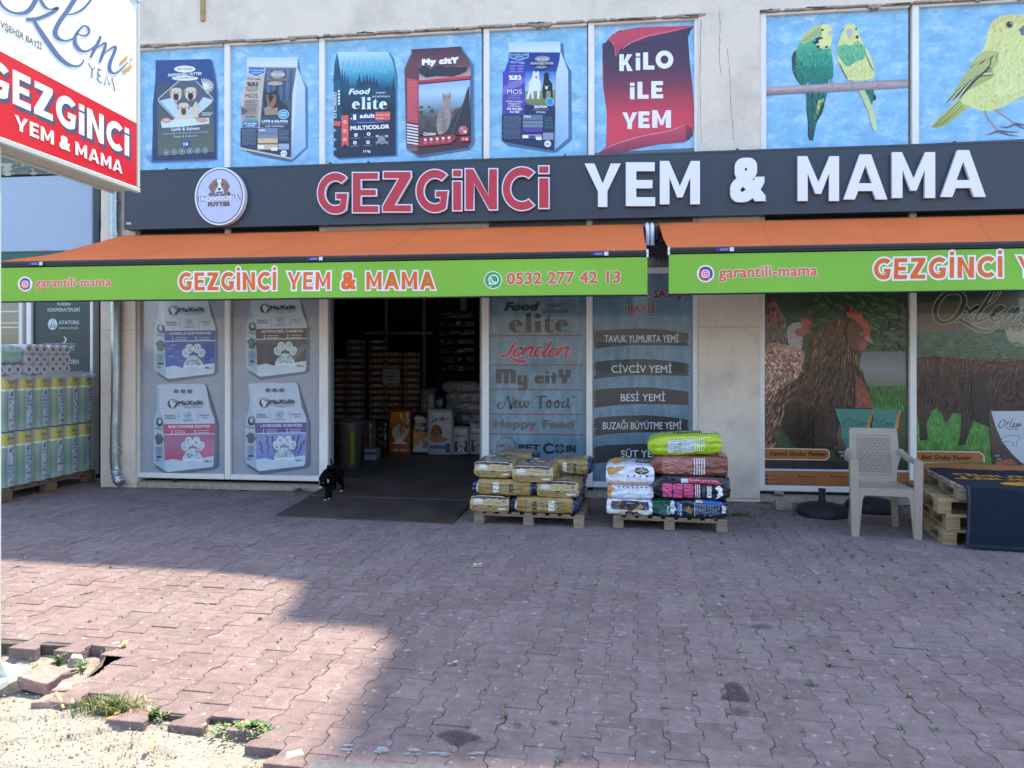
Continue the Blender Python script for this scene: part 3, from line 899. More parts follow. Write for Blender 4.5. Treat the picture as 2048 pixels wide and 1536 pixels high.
P.poly([(155, 945), (250, 940), (255, 1360), (205, 1325), (160, 1368)], 'dd5a50', 1)
for y in (1030, 1150, 1265): P.ell(203, y, 26, 22, 'f6d6d0', 1, 14, ring=6); P.ell(203, y, 10, 8, 'f6d6d0', 1, 8)
for x, y in ((350, 1205), (520, 1192), (338, 1310), (512, 1303)):
    P.ell(x, y, 25, 25, 'dfe8ee', 1, 16); P.ell(x, y, 9, 12, '2a3f5c', 1, 8)
    P.text('HIGH QUALITY', x - 62, y + 52, x + 58, y + 48, 15, 'aebccb', .01, mi=1, res=1)
P.poly([(615, 1205), (650, 1215), (690, 1195), (735, 1192), (780, 1205), (745, 1250), (735, 1300), (700, 1335), (660, 1305), (640, 1255)], '39455c', 1)
P.poly([(640, 1270), (690, 1215), (745, 1265), (740, 1310), (700, 1330), (660, 1312)], '8793a3', 1, smooth=3)
for x in (636, 762): P.ell(x, 1222, 22, 16, 'd8dfe4', 1, 12); P.ell(x, 1222, 7, 13, '1d2638', 1, 8)
P.poly([(680, 1292), (718, 1290), (700, 1312)], '2b3142', 1)
for k in range(5):
    line(P, 655, 1300 + k * 3, 612, 1290 + k * 12, 3, 'c5ccd4'); line(P, 742, 1300 + k * 3, 786, 1288 + k * 12, 3, 'c5ccd4')
P.text('15 kg', 452, 1440, 546, 1436, 34, 'f0f3f6', .03, mi=1, res=2)
P.quad([(52, 1020), (145, 1030), (145, 1095), (52, 1085)], 'dd5a50', 1)
for k, (a, b) in enumerate([(640, 690), (700, 740), (750, 790), (800, 900), (920, 980)]): P.quad([(55, a), (92, a), (92, b), (55, b)], 'dce8f0', 1); P.quad([(64, a + 10), (84, a + 10), (84, b - 12), (64, b - 12)], '16223c', 1)
for k in range(5): P.quad([(112, 610 + k * 42), (140, 605 + k * 42), (140, 635 + k * 42), (112, 640 + k * 42)], 'dce8f0', 1)
for k in range(3): P.ell(70, 1145 + k * 125, 9, 20, 'c9d6e0', 1, 10); P.ell(98, 1150 + k * 125, 8, 20, '4a6ea5', 1, 10)
# brown bag
view(P, PIX0, 780, 40, 3.2)
P.poly([(150, 200), (465, 185), (535, 290), (540, 790), (510, 830), (190, 880), (110, 830)], '4c6d94', 1)
P.poly([(138, 192), (460, 173), (460, 205), (505, 250), (518, 300), (520, 790), (500, 822), (188, 868), (108, 822), (96, 320), (118, 262), (140, 215)], '4a2b33', 1)
P.poly([(138, 192), (460, 173), (462, 205), (505, 252), (518, 305), (518, 365), (188, 415), (186, 300), (160, 250), (142, 215)], ('4d2b36', '8d5660'), 1)
P.poly([(190, 300), (517, 285), (517, 362), (188, 392)], ('6d3d48', 'd2b1b2'), 1)
P.poly([(100, 330), (118, 262), (140, 215), (186, 300), (188, 868), (108, 822)], ('6b3f45', '5a3136'), 1)
P.quad([(110, 375), (184, 388), (184, 665), (112, 655)], 'c8454f', 1); scribble(P, 114, 392, 182, 645, 22, 3, 'e08a8e', 12)
for k in range(7): P.quad([(112, 668 + k * 19), (184, 680 + k * 19), (184, 690 + k * 19), (112, 678 + k * 19)], 'e9e2e2', 1)
scribble(P, 112, 805, 184, 845, 5, 3, 'b7a0a0', 13)
P.text('My citY', 208, 296, 443, 282, 42, 'f6f4f2', .075, mi=1)
P.poly([(190, 318), (215, 300), (240, 308), (262, 322), (300, 300), (340, 298), (365, 312), (400, 302), (440, 308), (497, 302), (492, 330), (455, 350), (400, 366), (300, 362), (235, 372), (192, 345)], '2d2f3a', 1)
P.poly([(188, 392), (517, 360), (517, 382), (188, 417)], ('d94a58', '7c2029'), 1)
P.quad([(188, 420), (517, 388), (514, 740), (188, 742)], ('8db4d8', 'b4cfe6', '8ea8bb', '5f5f5d', '4b4340', '3a3030'), 1, 3, 14)
for k in range(26):
    x = 195 + r.uniform(0, 250); y = 560 + r.uniform(0, 130)
    P.ell(x, y, r.uniform(8, 22), r.uniform(6, 16), ['5b4138', '6d4a38', '464a45', '3f3a3c'][k % 4], 1, 7)
P.poly([(512, 420), (490, 470), (470, 540), (430, 600), (400, 650), (370, 740), (514, 745)], '2c2b33', 1)
for k in range(9): line(P, 500 - k * 12, 470 + k * 28, 480 - k * 10, 520 + k * 28, 5, '4b4a52')
P.poly([(340, 472), (352, 486), (374, 482), (388, 466), (394, 500), (388, 535), (376, 560), (392, 600), (388, 660), (372, 705), (340, 735), (312, 738), (302, 690), (306, 620), (326, 575), (346, 550), (340, 520)], '9c8d86', 1, smooth=2)
P.scatter([(345, 480), (388, 480), (390, 540), (388, 650), (370, 700), (310, 735), (308, 630), (345, 560)], 170, ['b3a49c', '85766f', '6b5d57', 'c4b7ae'], 12, 3, lambda x, y: 95, 1, 9)
for k in range(11): line(P, 322 + (k % 3) * 5, 590 + k * 12, 352 + (k % 2) * 6, 584 + k * 12, 4, '6f625e')
P.ell(354, 502, 5, 4, '3b3f2c', 1, 8); P.ell(378, 500, 5, 4, '3b3f2c', 1, 8); P.poly([(362, 514), (372, 514), (367, 520)], 'c08a83', 1)
P.poly([(350, 640), (362, 640), (358, 725), (346, 730)], '857770', 1)
P.text('Chicken', 218, 746, 296, 742, 22, 'f5efe8', .03, mi=1, res=2)
P.poly([(190, 760), (410, 738), (430, 760), (395, 795), (190, 815)], 'a82c35', 1)
for k in range(5): P.ell(230 + k * 38, 772 - k * 3, 9, 10, 'f0dcd8', 1, 10); scribble(P, 218 + k * 38, 788 - k * 3, 244 + k * 38, 796 - k * 3, 2, 2, 'e5b5b5', k)
P.ell(472, 712, 30, 30, 'c9595f', 1); P.ell(464, 700, 12, 9, '6aaed0', 1, 10); P.ell(484, 722, 12, 10, 'f0d3cf', 1, 10); P.ell(474, 735, 12, 7, 'ba3540', 1, 10)
P.quad([(455, 756), (512, 750), (512, 780), (455, 784)], 'cc2d38', 1); P.text('5 kg', 466, 776, 502, 772, 15, 'f6e5e3', .02, mi=1, res=1)
done(P)

# --- 5 purple / white bag with two dogs
P = poster([(980, 64.8), (1174, 53.5), (1174, 310), (980, 318)], 'blue poster of a white and purple bag picturing two standing dogs')
view(P, PIX0, 780, 40, 3.2)
P.poly([(775, 150), (1110, 150), (1118, 260), (1162, 330), (1165, 770), (1068, 848), (1045, 852), (760, 810), (720, 780)], '4c6d94', 1)
P.poly([(762, 142), (1090, 138), (1092, 250), (1140, 325), (1142, 755), (1052, 832), (716, 772), (720, 420), (728, 330), (760, 260)], 'cddcec', 1)
P.poly([(1093, 205), (1140, 325), (1142, 755), (1052, 832), (1060, 350), (1085, 260)], ('c9daec', '8fb4da'), 1)
P.poly([(760, 142), (1090, 138), (1090, 204), (762, 204)], ('b4cfe6', 'd4e2ef'), 1)
P.poly([(762, 206), (1090, 208), (1084, 262), (1062, 345), (1052, 832), (716, 772), (720, 430), (730, 332), (758, 262)], ('2d3fae', '33318f'), 1)
P.poly([(865, 212), (1084, 212), (1080, 262), (1062, 345), (1056, 600), (862, 600)], ('1c2f86', '2a56b0'), 1)
P.poly([(866, 330), (1060, 330), (1058, 455), (864, 455)], ('2c62c0', 'a9cbd8'), 1)
P.poly([(722, 330), (862, 330), (862, 600), (720, 600)], ('4d3fa8', '5a3d9c'), 1)
P.poly([(720, 430), (862, 360), (862, 400), (720, 480)], '7a6bc0', 1)
P.poly([(866, 455), (1058, 445), (1056, 545), (1000, 558), (900, 545), (862, 520)], ('8a9a62', '6c7748'), 1)
P.poly([(915, 330), (925, 326), (935, 340), (945, 326), (955, 335), (955, 380), (965, 400), (962, 440), (955, 505), (942, 507), (942, 455), (918, 455), (920, 500), (908, 508), (902, 460), (885, 508), (872, 505), (890, 440), (888, 400), (905, 375), (912, 355)], 'dfe5ec', 1)
P.ell(936, 366, 7, 6, '30333c', 1, 8)
P.poly([(985, 345), (992, 336), (1010, 336), (1018, 348), (1018, 380), (1040, 410), (1042, 505), (1030, 508), (1026, 455), (1000, 455), (996, 505), (980, 505), (974, 440), (982, 400), (985, 375)], '15171d', 1)
P.poly([(990, 420), (1002, 428), (1014, 420), (1006, 445), (998, 445)], 'e1e5ea', 1)
P.poly([(768, 208), (886, 208), (886, 240), (826, 258), (768, 240)], '1c5f92', 1); P.stroke([(769, 210), (769, 240), (826, 257), (885, 240), (885, 210)], 4, 'cfe0ea', 1, smooth=False)
P.text('%100 İADE ve YEME', 776, 228, 880, 228, 10, 'dcebf4', 0, mi=1, res=1); P.text('GARANTİLİ', 798, 242, 854, 242, 10, 'dcebf4', 0, mi=1, res=1)
P.text('ADULT Yetişkin', 772, 276, 862, 280, 14, 'e4e6f4', .01, mi=1, res=1)
for k in range(3):
    for j in range(2): scribble(P, 765 + j * 50, 290 + k * 18, 805 + j * 50, 300 + k * 18, 2, 2.5, 'b9b8e2', k * 2 + j)
P.text('%83', 760, 386, 840, 386, 32, 'f0f2f8', .04, mi=1); P.text('MOS', 750, 476, 845, 476, 32, 'eceef8', 0, mi=1)
scribble(P, 755, 392, 842, 436, 4, 3, 'b0afe0', 21); scribble(P, 755, 482, 842, 512, 3, 3, 'b0afe0', 22)
P.text('OMEGA 3 & OMEGA 6', 742, 528, 852, 530, 11, 'eceef8', .02, mi=1, res=1); P.stroke([(758, 536), (836, 538), (836, 556), (758, 554), (758, 536)], 3, 'cfe0f4', 1, smooth=False); P.text('OMEGA 12', 768, 550, 828, 552, 10, 'eceef8', .01, mi=1, res=1)
P.text('%24 PROTEİN', 750, 577, 846, 580, 15, 'f2f3fa', .04, mi=1, res=1); P.text('%12 YAĞ', 768, 596, 828, 598, 14, 'f2f3fa', .04, mi=1, res=1)
P.ell(976, 252, 50, 20, '8c8f99', 1); P.text('PRO HUND', 940, 260, 1012, 260, 15, 'e5e7ea', .01, mi=1, res=1)
P.rect(900, 272, 1048, 290, '5d6270', 1); P.text('INDIVIDUELL FUTTER', 902, 288, 1046, 288, 15, 'd5d8e0', .01, mi=1, res=1); P.ell(968, 305, 36, 10, '8c8f99', 1)
P.poly([(862, 545), (1056, 560), (1052, 832), (860, 800)], '16264e', 1)
P.ell(1023, 526, 26, 26, '1f90c8', 1); P.ell(1023, 526, 26, 26, 'cfe6f2', 1, ring=3)
P.text('SALMON', 924, 566, 1006, 566, 17, 'f2f4f8', .04, mi=1, res=2); P.text('PREMIUM DOG FOOD', 915, 581, 1015, 581, 8, 'b0bccd', 0, mi=1, res=1); P.text('SOMONLU', 936, 598, 998, 600, 12, 'e0e5ec', .02, mi=1, res=1)
P.poly([(718, 608), (860, 612), (860, 800), (717, 772)], '16264e', 1); scribble(P, 722, 616, 846, 765, 20, 3, '76819c', 23)
P.rect(852, 612, 980, 645, '5f7696', 1); P.text('%83', 858, 628, 902, 630, 14, 'eef2f6', .02, mi=1, res=1)
for k in range(5): P.rect(852, 650 + k * 9, 980, 654 + k * 9, 'a9b5c8', 1)
P.rect(852, 692, 976, 724, '513c94', 1); P.rect(848, 736, 972, 762, '8b94b0', 1); P.rect(850, 742, 884, 760, 'eef0f4', 1); P.rect(892, 744, 930, 766, '513c94', 1); P.rect(936, 752, 972, 772, 'eef0f4', 1)
scribble(P, 988, 625, 1044, 700, 8, 3, '4f9a86', 24); P.rect(980, 726, 1048, 772, '8795b0', 1)
P.ell(1010, 797, 22, 22, 'dfe4ea', 1); P.text('15 KG', 996, 803, 1024, 803, 11, '1c2440', .03, mi=1, res=1)
done(P)

# --- 6 red scroll
P = poster([(1189, 52.6), (1388, 41), (1388, 296), (1189, 306)], 'blue poster with a red scroll reading KILO ILE YEM')
view(P, PIX0, 780, 40, 3.2)
P.poly([(1395, 120), (1460, 70), (1600, 48), (1945, 36), (1925, 70), (1905, 120), (1912, 220), (1935, 400), (1945, 560), (1945, 700), (1920, 765), (1880, 785), (1700, 800), (1380, 872), (1336, 848), (1382, 810), (1388, 600), (1362, 420), (1358, 220)], 'a03a4e', 1)
P.quad([(1360, 150), (1908, 120), (1930, 420), (1372, 440)], ('3d2d45', '4a2c45', '7a3045'), 1, 8, 5)
P.quad([(1372, 438), (1930, 418), (1942, 600), (1388, 620)], ('7a3045', 'b03248', 'cf3a50'), 1, 8, 5)
P.quad([(1388, 618), (1942, 598), (1940, 712), (1385, 812)], ('cf3a50', 'd63c52'), 1, 8, 3)
P.poly([(1446, 240), (1432, 160), (1408, 130), (1395, 128), (1420, 95), (1500, 65), (1640, 46), (1945, 36), (1850, 62), (1700, 88), (1560, 130), (1480, 180), (1452, 215)], ('cf4358', 'a93a50'), 1)
P.stroke([(1408, 130, 2), (1432, 160, 5), (1446, 235, 3)], 5, 'c98a98', 1, n=4)
P.stroke([(1450, 225, 2), (1520, 160, 5), (1640, 105, 5), (1800, 72, 4), (1935, 40, 2)], 5, 'e08898', 1, n=5)
P.poly([(1452, 225), (1530, 165), (1650, 112), (1800, 80), (1938, 42), (1905, 110), (1908, 125), (1600, 145), (1480, 190)], '41304a', 1)
P.poly([(1358, 170), (1392, 130), (1415, 138), (1436, 170), (1445, 245), (1445, 300), (1366, 300)], ('3a2b42', '4d3048'), 1)
P.poly([(1336, 848), (1420, 800), (1600, 742), (1770, 712), (1895, 668), (1892, 745), (1898, 775), (1780, 788), (1560, 828), (1380, 872)], ('d04258', '7d3148'), 1)
P.stroke([(1336, 848, 2), (1440, 796, 4), (1620, 742, 4), (1780, 712, 4), (1895, 670, 2)], 4, 'e79aa6', 1, n=5)
P.poly([(1895, 668), (1938, 700), (1940, 740), (1900, 776), (1892, 745)], ('8b3046', '3a2b42'), 1)
P.caps('KiLO', [(1468, 1553, 220, 327), (1573, 1601, 212, 322), (1620, 1692, 208, 318), (1700, 1813, 196, 312)], 'e9ecf6', G_XB, .0, 1)
P.caps('iLE', [(1536, 1565, 402, 508), (1584, 1655, 396, 505), (1672, 1748, 392, 502)], 'e9ecf6', G_XB, .0, 1)
P.caps('YEM', [(1486, 1582, 592, 698), (1590, 1662, 586, 692), (1678, 1798, 578, 690)], 'e9ecf6', G_XB, .0, 1)
done(P)

# --- 7 two budgerigars
P = poster([(1531, 30.2), (1816, 14.2), (1816, 290), (1531, 302)], 'blue poster of two green and yellow budgerigars on a wooden perch')
view(P, PIX0, 1400, 0, 3.1605)
P.poly([(600, 320), (580, 360), (582, 440), (600, 490), (632, 535), (660, 540), (640, 400), (625, 330)], '31503f', 1, smooth=2)
P.poly([(755, 158), (800, 152), (832, 180), (836, 230), (825, 300), (838, 370), (842, 450), (825, 520), (790, 528), (700, 540), (640, 532), (612, 470), (606, 380), (615, 300), (650, 240), (700, 190)], ('5fc08d', '0f7a66'), 1, smooth=3)
P.poly([(612, 400), (640, 360), (800, 340), (836, 380), (842, 450), (825, 520), (700, 538), (640, 530), (616, 480)], ('2f9a78', '0f6f64'), 1, smooth=2)
P.poly([(640, 240), (700, 180), (758, 155), (770, 200), (730, 240), (690, 262), (650, 280)], 'b9c87c', 1, smooth=2)
for k in range(12): P.stroke([(645 + k * 11, 252 - k * 8, 3), (660 + k * 11, 262 - k * 7.5, 3), (668 + k * 10, 275 - k * 7, 2)], 3, '2c3b33', 1, n=3)
P.poly([(762, 165), (800, 153), (832, 178), (838, 215), (828, 280), (810, 310), (770, 308), (735, 290), (745, 245), (770, 220)], 'dfe090', 1, smooth=3)
P.scatter([(640, 300), (820, 300), (840, 450), (820, 520), (650, 530), (612, 420)], 260, lambda x, y, q: q.choice(['4db184', '2c9474', '1c7d69', '66bd8a'] if y < 420 else ['1e7f6c', '157062', '2d8f74', '0e5f58']), 26, 6, lambda x, y: 95 - (x - 720) * .1, 2, 3)
P.scatter([(600, 340), (640, 330), (650, 520), (625, 520), (592, 470)], 60, ['1c2b2a', '6f8a5a', '2f4a40'], 18, 4, lambda x, y: 80, 2, 4)
P.ell(773, 190, 8, 7, '15181a', 1, 12); P.poly([(808, 200), (832, 196), (835, 215), (822, 228), (808, 218)], 'b7bfc6', 1)
for x, y, rx, ry in ((752, 244, 26, 8), (738, 268, 14, 9), (745, 296, 12, 9), (722, 270, 9, 10), (800, 298, 12, 7), (742, 254, 12, 6)): P.ell(x, y, rx, ry, '26305e' if x != 738 else '151a20', 1, 12, rot=-10)
for k in range(9): P.ell(588 + (k % 3) * 8, 345 + k * 8, 4, 3, '20292a', 1, 6)
P.poly([(668, 580), (806, 578), (790, 640), (770, 700), (740, 760), (725, 830), (715, 888), (690, 888), (684, 800), (672, 700)], ('1f7b66', '123346'), 1)
P.poly([(745, 640), (785, 620), (770, 690), (725, 760), (735, 690)], 'b7c76f', 1); P.poly([(772, 650), (788, 655), (770, 720), (738, 770), (716, 800), (740, 730)], '12303c', 1)
P.poly([(670, 660), (692, 740), (690, 885), (681, 860), (682, 770)], '13323a', 1)
P.quad([(408, 552), (1314, 502), (1314, 556), (408, 606)], ('8f7b80', 'c0aaa6', '9b868a', '75626b'), 1, 3, 4)
for k in range(14):
    x = 420 + k * 64; yy = 577 - (x - 408) * .0552
    line(P, x, yy + r.uniform(-14, 14), x + 55, yy - 3 + r.uniform(-14, 14), 2.5, ['b39ea0', '6f5e66'][k % 2])
P.poly([(905, 185), (920, 160), (945, 150), (975, 158), (992, 185), (1010, 230), (1040, 290), (1070, 340), (1095, 410), (1104, 480), (1080, 502), (1000, 512), (935, 505), (905, 460), (880, 410), (865, 360), (866, 300), (885, 240)], 'd7dc8c', 1, smooth=3)
P.poly([(868, 300), (895, 285), (950, 288), (1000, 272), (1038, 290), (1045, 340), (1030, 380), (985, 388), (945, 420), (918, 415), (890, 380), (866, 340)], ('7cc08c', '4ea77f'), 1, smooth=2)
P.scatter([(870, 400), (940, 420), (1040, 380), (1090, 430), (1095, 495), (940, 502)], 150, ['c5cc7c', 'e2e6a4', 'b4bd70', 'd9de93'], 24, 6, lambda x, y: 85, 2, 5)
P.scatter([(868, 300), (1036, 285), (1042, 350), (950, 415), (890, 380)], 130, ['5fb287', '8ccc98', '3f9a78'], 22, 6, lambda x, y: 88, 2, 6)
P.scatter([(672, 590), (800, 585), (730, 780), (715, 880), (692, 880)], 90, ['17624f', '2c8a6c', '113c44', '0f2f3c'], 40, 5, lambda x, y: 95, 2, 7)
P.stroke([(880, 400, 3), (905, 455, 8), (930, 500, 5)], 6, '6f6f66', 1); P.stroke([(1042, 330, 3), (1065, 390, 7), (1095, 450, 5)], 6, '6d6d58', 1)
P.poly([(925, 190), (945, 182), (962, 192), (958, 225), (943, 250), (928, 222)], 'b9b5bd', 1)
P.ell(985, 186, 5, 8, '191c1e', 1, 10); P.ell(902, 192, 3, 7, '191c1e', 1, 8)
for x, y, q_ in ((992, 236, 12), (995, 266, 6), (978, 275, 5), (922, 284, 5), (903, 276, 4), (975, 240, 4)): P.ell(x, y, q_ * .7, q_, '26305e', 1, 10)
P.poly([(1002, 572), (1095, 566), (1100, 605), (1085, 662), (1062, 600)], '187055', 1); P.poly([(1092, 590), (1110, 610), (1108, 636), (1092, 636)], '14242c', 1)
P.poly([(1002, 574), (1040, 572), (1070, 640), (1100, 720), (1120, 820), (1100, 836), (1082, 790), (1060, 700)], ('bccb86', 'c9dca0'), 1)
for x, y in ((672, 525), (812, 505), (938, 508), (1102, 498)): P.stroke([(x + 14, y, 5), (x + 2, y + 12, 8), (x + 2, y + 55, 7)], 7, 'b3a7b4', 1); P.stroke([(x + 18, y, 5), (x + 26, y + 30, 7), (x + 26, y + 50, 6)], 7, 'a397a6', 1)
done(P)

# --- 8 canary
P = poster([(1835, 13, ), (2105, -2), (2105, 275), (1835, 288)], 'blue poster of one large yellow canary')
view(P, PIX0, 1400, 0, 3.1605)
P.poly([(1455, 808), (1520, 730), (1600, 660), (1660, 600), (1720, 560), (1760, 600), (1700, 680), (1620, 740), (1560, 790), (1500, 812)], ('c4c86a', 'a9ab52'), 1)
for k in range(4): line(P, 1475 + k * 18, 805 - k * 4, 1640 + k * 10, 640 + k * 14, 6, ['5e6a4a', '8c9450'][k % 2])
P.poly([(1860, 125), (1920, 98), (2000, 92), (2080, 110), (2130, 180), (2140, 300), (2150, 450), (2110, 560), (2020, 620), (1900, 680), (1800, 706), (1700, 670), (1650, 640), (1690, 520), (1720, 420), (1770, 340), (1800, 290), (1815, 220), (1835, 160)], ('dcd987', 'd6db8a'), 1, smooth=3)
P.poly([(1860, 130), (1930, 98), (2010, 95), (2060, 130), (2010, 150), (1920, 140), (1860, 170), (1835, 200)], 'd9c579', 1, smooth=2)
P.poly([(1780, 330), (1840, 320), (1915, 340), (1890, 390), (1850, 440), (1860, 480), (1780, 530), (1700, 570), (1620, 615), (1550, 655), (1600, 590), (1640, 520), (1690, 450), (1730, 380)], ('b9bd72', '9da25a'), 1, smooth=2)
for k in range(9):
    P.stroke([(1700 + k * 22, 430 - k * 6, 3), (1760 + k * 14, 400 - k * 6, 9), (1830 + k * 9, 365 - k * 4, 4)], 6, ['4b4f38', 'c6c98a', '83864f'][k % 3], 1, n=3)
for k in range(7):
    P.stroke([(1560 + k * 14, 648 - k * 4, 3), (1650 + k * 14, 560 - k * 8, 13), (1740 + k * 14, 490 - k * 10, 9), (1850 - k * 2, 478 - k * 16, 4)], 8, ['39402f', 'd9dca0', '4c523c'][k % 3], 1, n=3)
P.poly([(1900, 280), (2000, 230), (2100, 260), (2140, 400), (2080, 540), (1960, 600), (1860, 590), (1880, 450)], ('d5dc86', 'dde3a0'), 1, smooth=3)
P.scatter([(1840, 190), (1870, 120), (2000, 95), (2120, 160), (2140, 420), (2060, 600), (1880, 690), (1700, 660), (1720, 580), (1860, 480), (1900, 340), (1815, 300)], 520, lambda x, y, q: q.choice(['cfd07a', 'dfe196', 'c3c66c', 'e6e6a8'] if x < 2040 else ['e2e8ac', 'd0d583', 'eef0c0']), 30, 7, lambda x, y: 110 + (x - 1900) * .08, 2, 8)
for k in range(14): line(P, 1900 + (k * 37) % 180, 300 + k * 20, 1890 + (k * 37) % 180, 340 + k * 20, 3, 'c2c672')
P.ell(1954, 157, 27, 26, 'b9b56c', 1); P.ell(1954, 157, 18, 19, '14171b', 1); P.ell(1960, 151, 4, 4, 'e6ecf2', 1, 8)
P.poly([(2015, 185), (2060, 150), (2120, 180), (2090, 220), (2030, 225)], '6f7884', 1); line(P, 2015, 195, 2100, 200, 4, '3d444e')
P.stroke([(1800, 700, 18), (1815, 740, 10), (1860, 800, 11), (1880, 830, 12)], 10, 'b3907f', 1); P.stroke([(1870, 690, 20), (1900, 720, 9), (1960, 760, 10), (1990, 785, 12)], 10, 'b3907f', 1)
for a in (((1880, 830), (1840, 845), (1800, 855)), ((1880, 830), (1940, 850), (2012, 862)), ((1885, 828), (1950, 835), (2015, 835)), ((1990, 785), (1940, 805), (1893, 800)), ((1990, 785), (2030, 805), (2070, 825)), ((1990, 780), (2040, 790), (2080, 795))):
    P.stroke([(a[0][0], a[0][1], 12), (a[1][0], a[1][1], 9), (a[2][0], a[2][1], 3)], 8, '6b4f5c', 1)
done(P)
P = poster([(2120, -3), (2385, -18), (2385, 262), (2120, 275)], 'plain blue poster beyond the canary')
done(P)
# ------------------------------------------------------------------ lower window prints
LOW = [M_print_gloss, M_blue_low, M_grass_print, M_feather]
def lposter(q, label, mi=0, col='9aa9b4'):
    P = Print(PIX0, T30, LOW, d0=.002)
    P.quad(q, col, mi, 4, 6)
    P.label, P.group = label, 'printed posters on the windows'
    return P
def paw(P, x, y, s, col='b9d0d6', ring='e6eef2', mi=0):
    toes = ((-62, -38, 24, 34, -25), (-28, -78, 28, 36, -8), (36, -80, 28, 36, 8), (74, -40, 24, 34, 25))
    pad = [(x + a * s, y + b * s) for a, b in ((-75, 62), (-60, 25), (-25, -14), (5, -22), (32, -12), (68, 28), (80, 60), (58, 74), (5, 64), (-52, 74))]
    P.poly([(x + (px - x) * 1.1, y + 2 + (py - y) * 1.12) for px, py in pad], ring, mi, smooth=2)
    P.poly(pad, col, mi, smooth=2)
    for a, b, rx, ry, ro in toes:
        P.ell(x + a * s, y + b * s, (rx + 5) * s, (ry + 5) * s, ring, mi, 14, rot=ro); P.ell(x + a * s, y + b * s, rx * s, ry * s, col, mi, 14, rot=ro)
    r = random.Random(int(x + y))
    for k in range(60):
        a, b = r.uniform(-55, 60), r.uniform(0, 62)
        P.ell(x + a * s, y + b * s, 6 * s, 5 * s, ['8ea7ad', 'd5e3e6', '5f7b86'][k % 3], mi, 5)
    for a, b, rx, ry, ro in toes:
        for k in range(8): P.ell(x + (a + r.uniform(-.6, .6) * rx) * s, y + (b + r.uniform(-.6, .6) * ry) * s, 5 * s, 5 * s, ['8ea7ad', 'd5e3e6', '5f7b86'][k % 3], mi, 5)
def litter(P, dx, dy, top, band, body, name, pat, handle=True, side='a9c4d6'):
    o = lambda l: [(x + dx, y + dy) for x, y in l]
    # coordinates of the lower left bag in the 3.84x view
    P.poly(o([(590, 700), (640, 850), (680, 990), (680, 1310), (650, 1335), (300, 1385), (200, 1320), (230, 1290)]), '5d6d7e')
    P.poly(o([(210, 690), (300, 682), (575, 682), (592, 700), (620, 860), (655, 950), (658, 1000), (650, 1300), (640, 1318), (300, 1358), (275, 1345), (190, 1290), (186, 1200), (190, 960), (215, 890), (222, 800)]), ('b8c6d3', 'c3d3df'))
    P.poly(o([(210, 690), (235, 720), (240, 880), (255, 940), (268, 1000), (275, 1345), (190, 1290), (186, 1200), (190, 960), (215, 890), (222, 800)]), ('a4bccd', '9fbdd0'))
    P.poly(o([(262, 990), (658, 985), (656, 1062), (266, 1068)]), band)
    P.poly(o([(266, 1072), (656, 1066), (650, 1240), (630, 1252), (580, 1250), (530, 1262), (400, 1275), (330, 1262), (275, 1275)]), body)
    pat(P, dx, dy)
    P.stroke(o([(268, 1070), (656, 1064)]), 5, 'e4ecf2', smooth=False)
    P.text(name, 305 + dx, 1020 + dy, 625 + dx, 1016 + dy, 20, 'e5ebf1', .02, mi=0, res=2)
    for a, b in ((330, 1042), (510, 1040), (330, 1058), (510, 1056)):
        P.stroke(o([(a + 20, b), (a + 105, b - 1)]), 4, 'c9d3de', smooth=False); P.ell(a + dx, b + dy, 6, 6, 'c9d3de', 0, 8)
    P.poly(o([(275, 1270), (340, 1256), (400, 1272), (530, 1258), (590, 1244), (650, 1236), (648, 1300), (640, 1318), (300, 1358), (275, 1345)]), 'c2d2de')
    paw(P, 486 + dx, 1196 + dy, .9)
    P.text('10L', 580 + dx, 1282 + dy, 615 + dx, 1280 + dy, 16, '3d4650', .03, res=1); P.text('℮', 620 + dx, 1282 + dy, 634 + dx, 1280 + dy, 14, '3d4650', .02, res=1)
    if handle:
        for k in range(3): P.ell(365 + k * 52 + dx, 739 + dy, 18, 15, '3c4249', 0, 14); P.ell(368 + k * 52 + dx, 743 + dy, 11, 8, '6b747c', 0, 10)
    P.ell(336 + dx, 834 + dy, 36, 36, '30343b', 0, 20); P.ell(340 + dx, 828 + dy, 24, 24, 'bcc8d2', 0, 16); P.poly(o([(318, 806), (330, 812), (345, 812), (357, 804), (360, 830), (340, 842), (318, 832)]), 'c9d2da')
    P.poly(o([(326, 845), (345, 838), (352, 862), (330, 866)]), 'c9d2da'); P.ell(349 + dx, 818 + dy, 8, 7, '30343b', 0, 8)
    P.text('MaXxlit', 378 + dx, 846 + dy, 572 + dx, 840 + dy, 36, '343941', .035)
    P.text('Clumping Cat Litter', 425 + dx, 868 + dy, 565 + dx, 864 + dy, 13, '565e68', 0, res=1)
    P.stroke(o([(380, 854), (575, 848)]), 2, '5a626c', smooth=False)
    P.text('Maximum', 280 + dx, 932 + dy, 355 + dx, 930 + dy, 14, '3f5a70', .02, res=1); P.text('Freshness', 280 + dx, 950 + dy, 362 + dx, 948 + dy, 14, '3f5a70', .02, res=1)
    P.text('Dust Free', 420 + dx, 968 + dy, 498 + dx, 966 + dy, 14, '6a6f78', .02, res=1); P.ell(455 + dx, 922 + dy, 28, 24, '6a6f78', 0, 18, ring=3); P.stroke(o([(438, 938), (472, 906)]), 3, '6a6f78', smooth=False); P.ell(455 + dx, 922 + dy, 10, 6, '6a6f78', 0, 8)
    P.text('Naturals', 550 + dx, 928 + dy, 618 + dx, 926 + dy, 14, '6a6f78', .02, res=1); P.text('Stone', 570 + dx, 948 + dy, 610 + dx, 946 + dy, 14, '6a6f78', .02, res=1)
    for xx in (382, 530): P.stroke(o([(xx, 896), (xx + 6, 972)]), 2.5, '6a6f78', smooth=False)
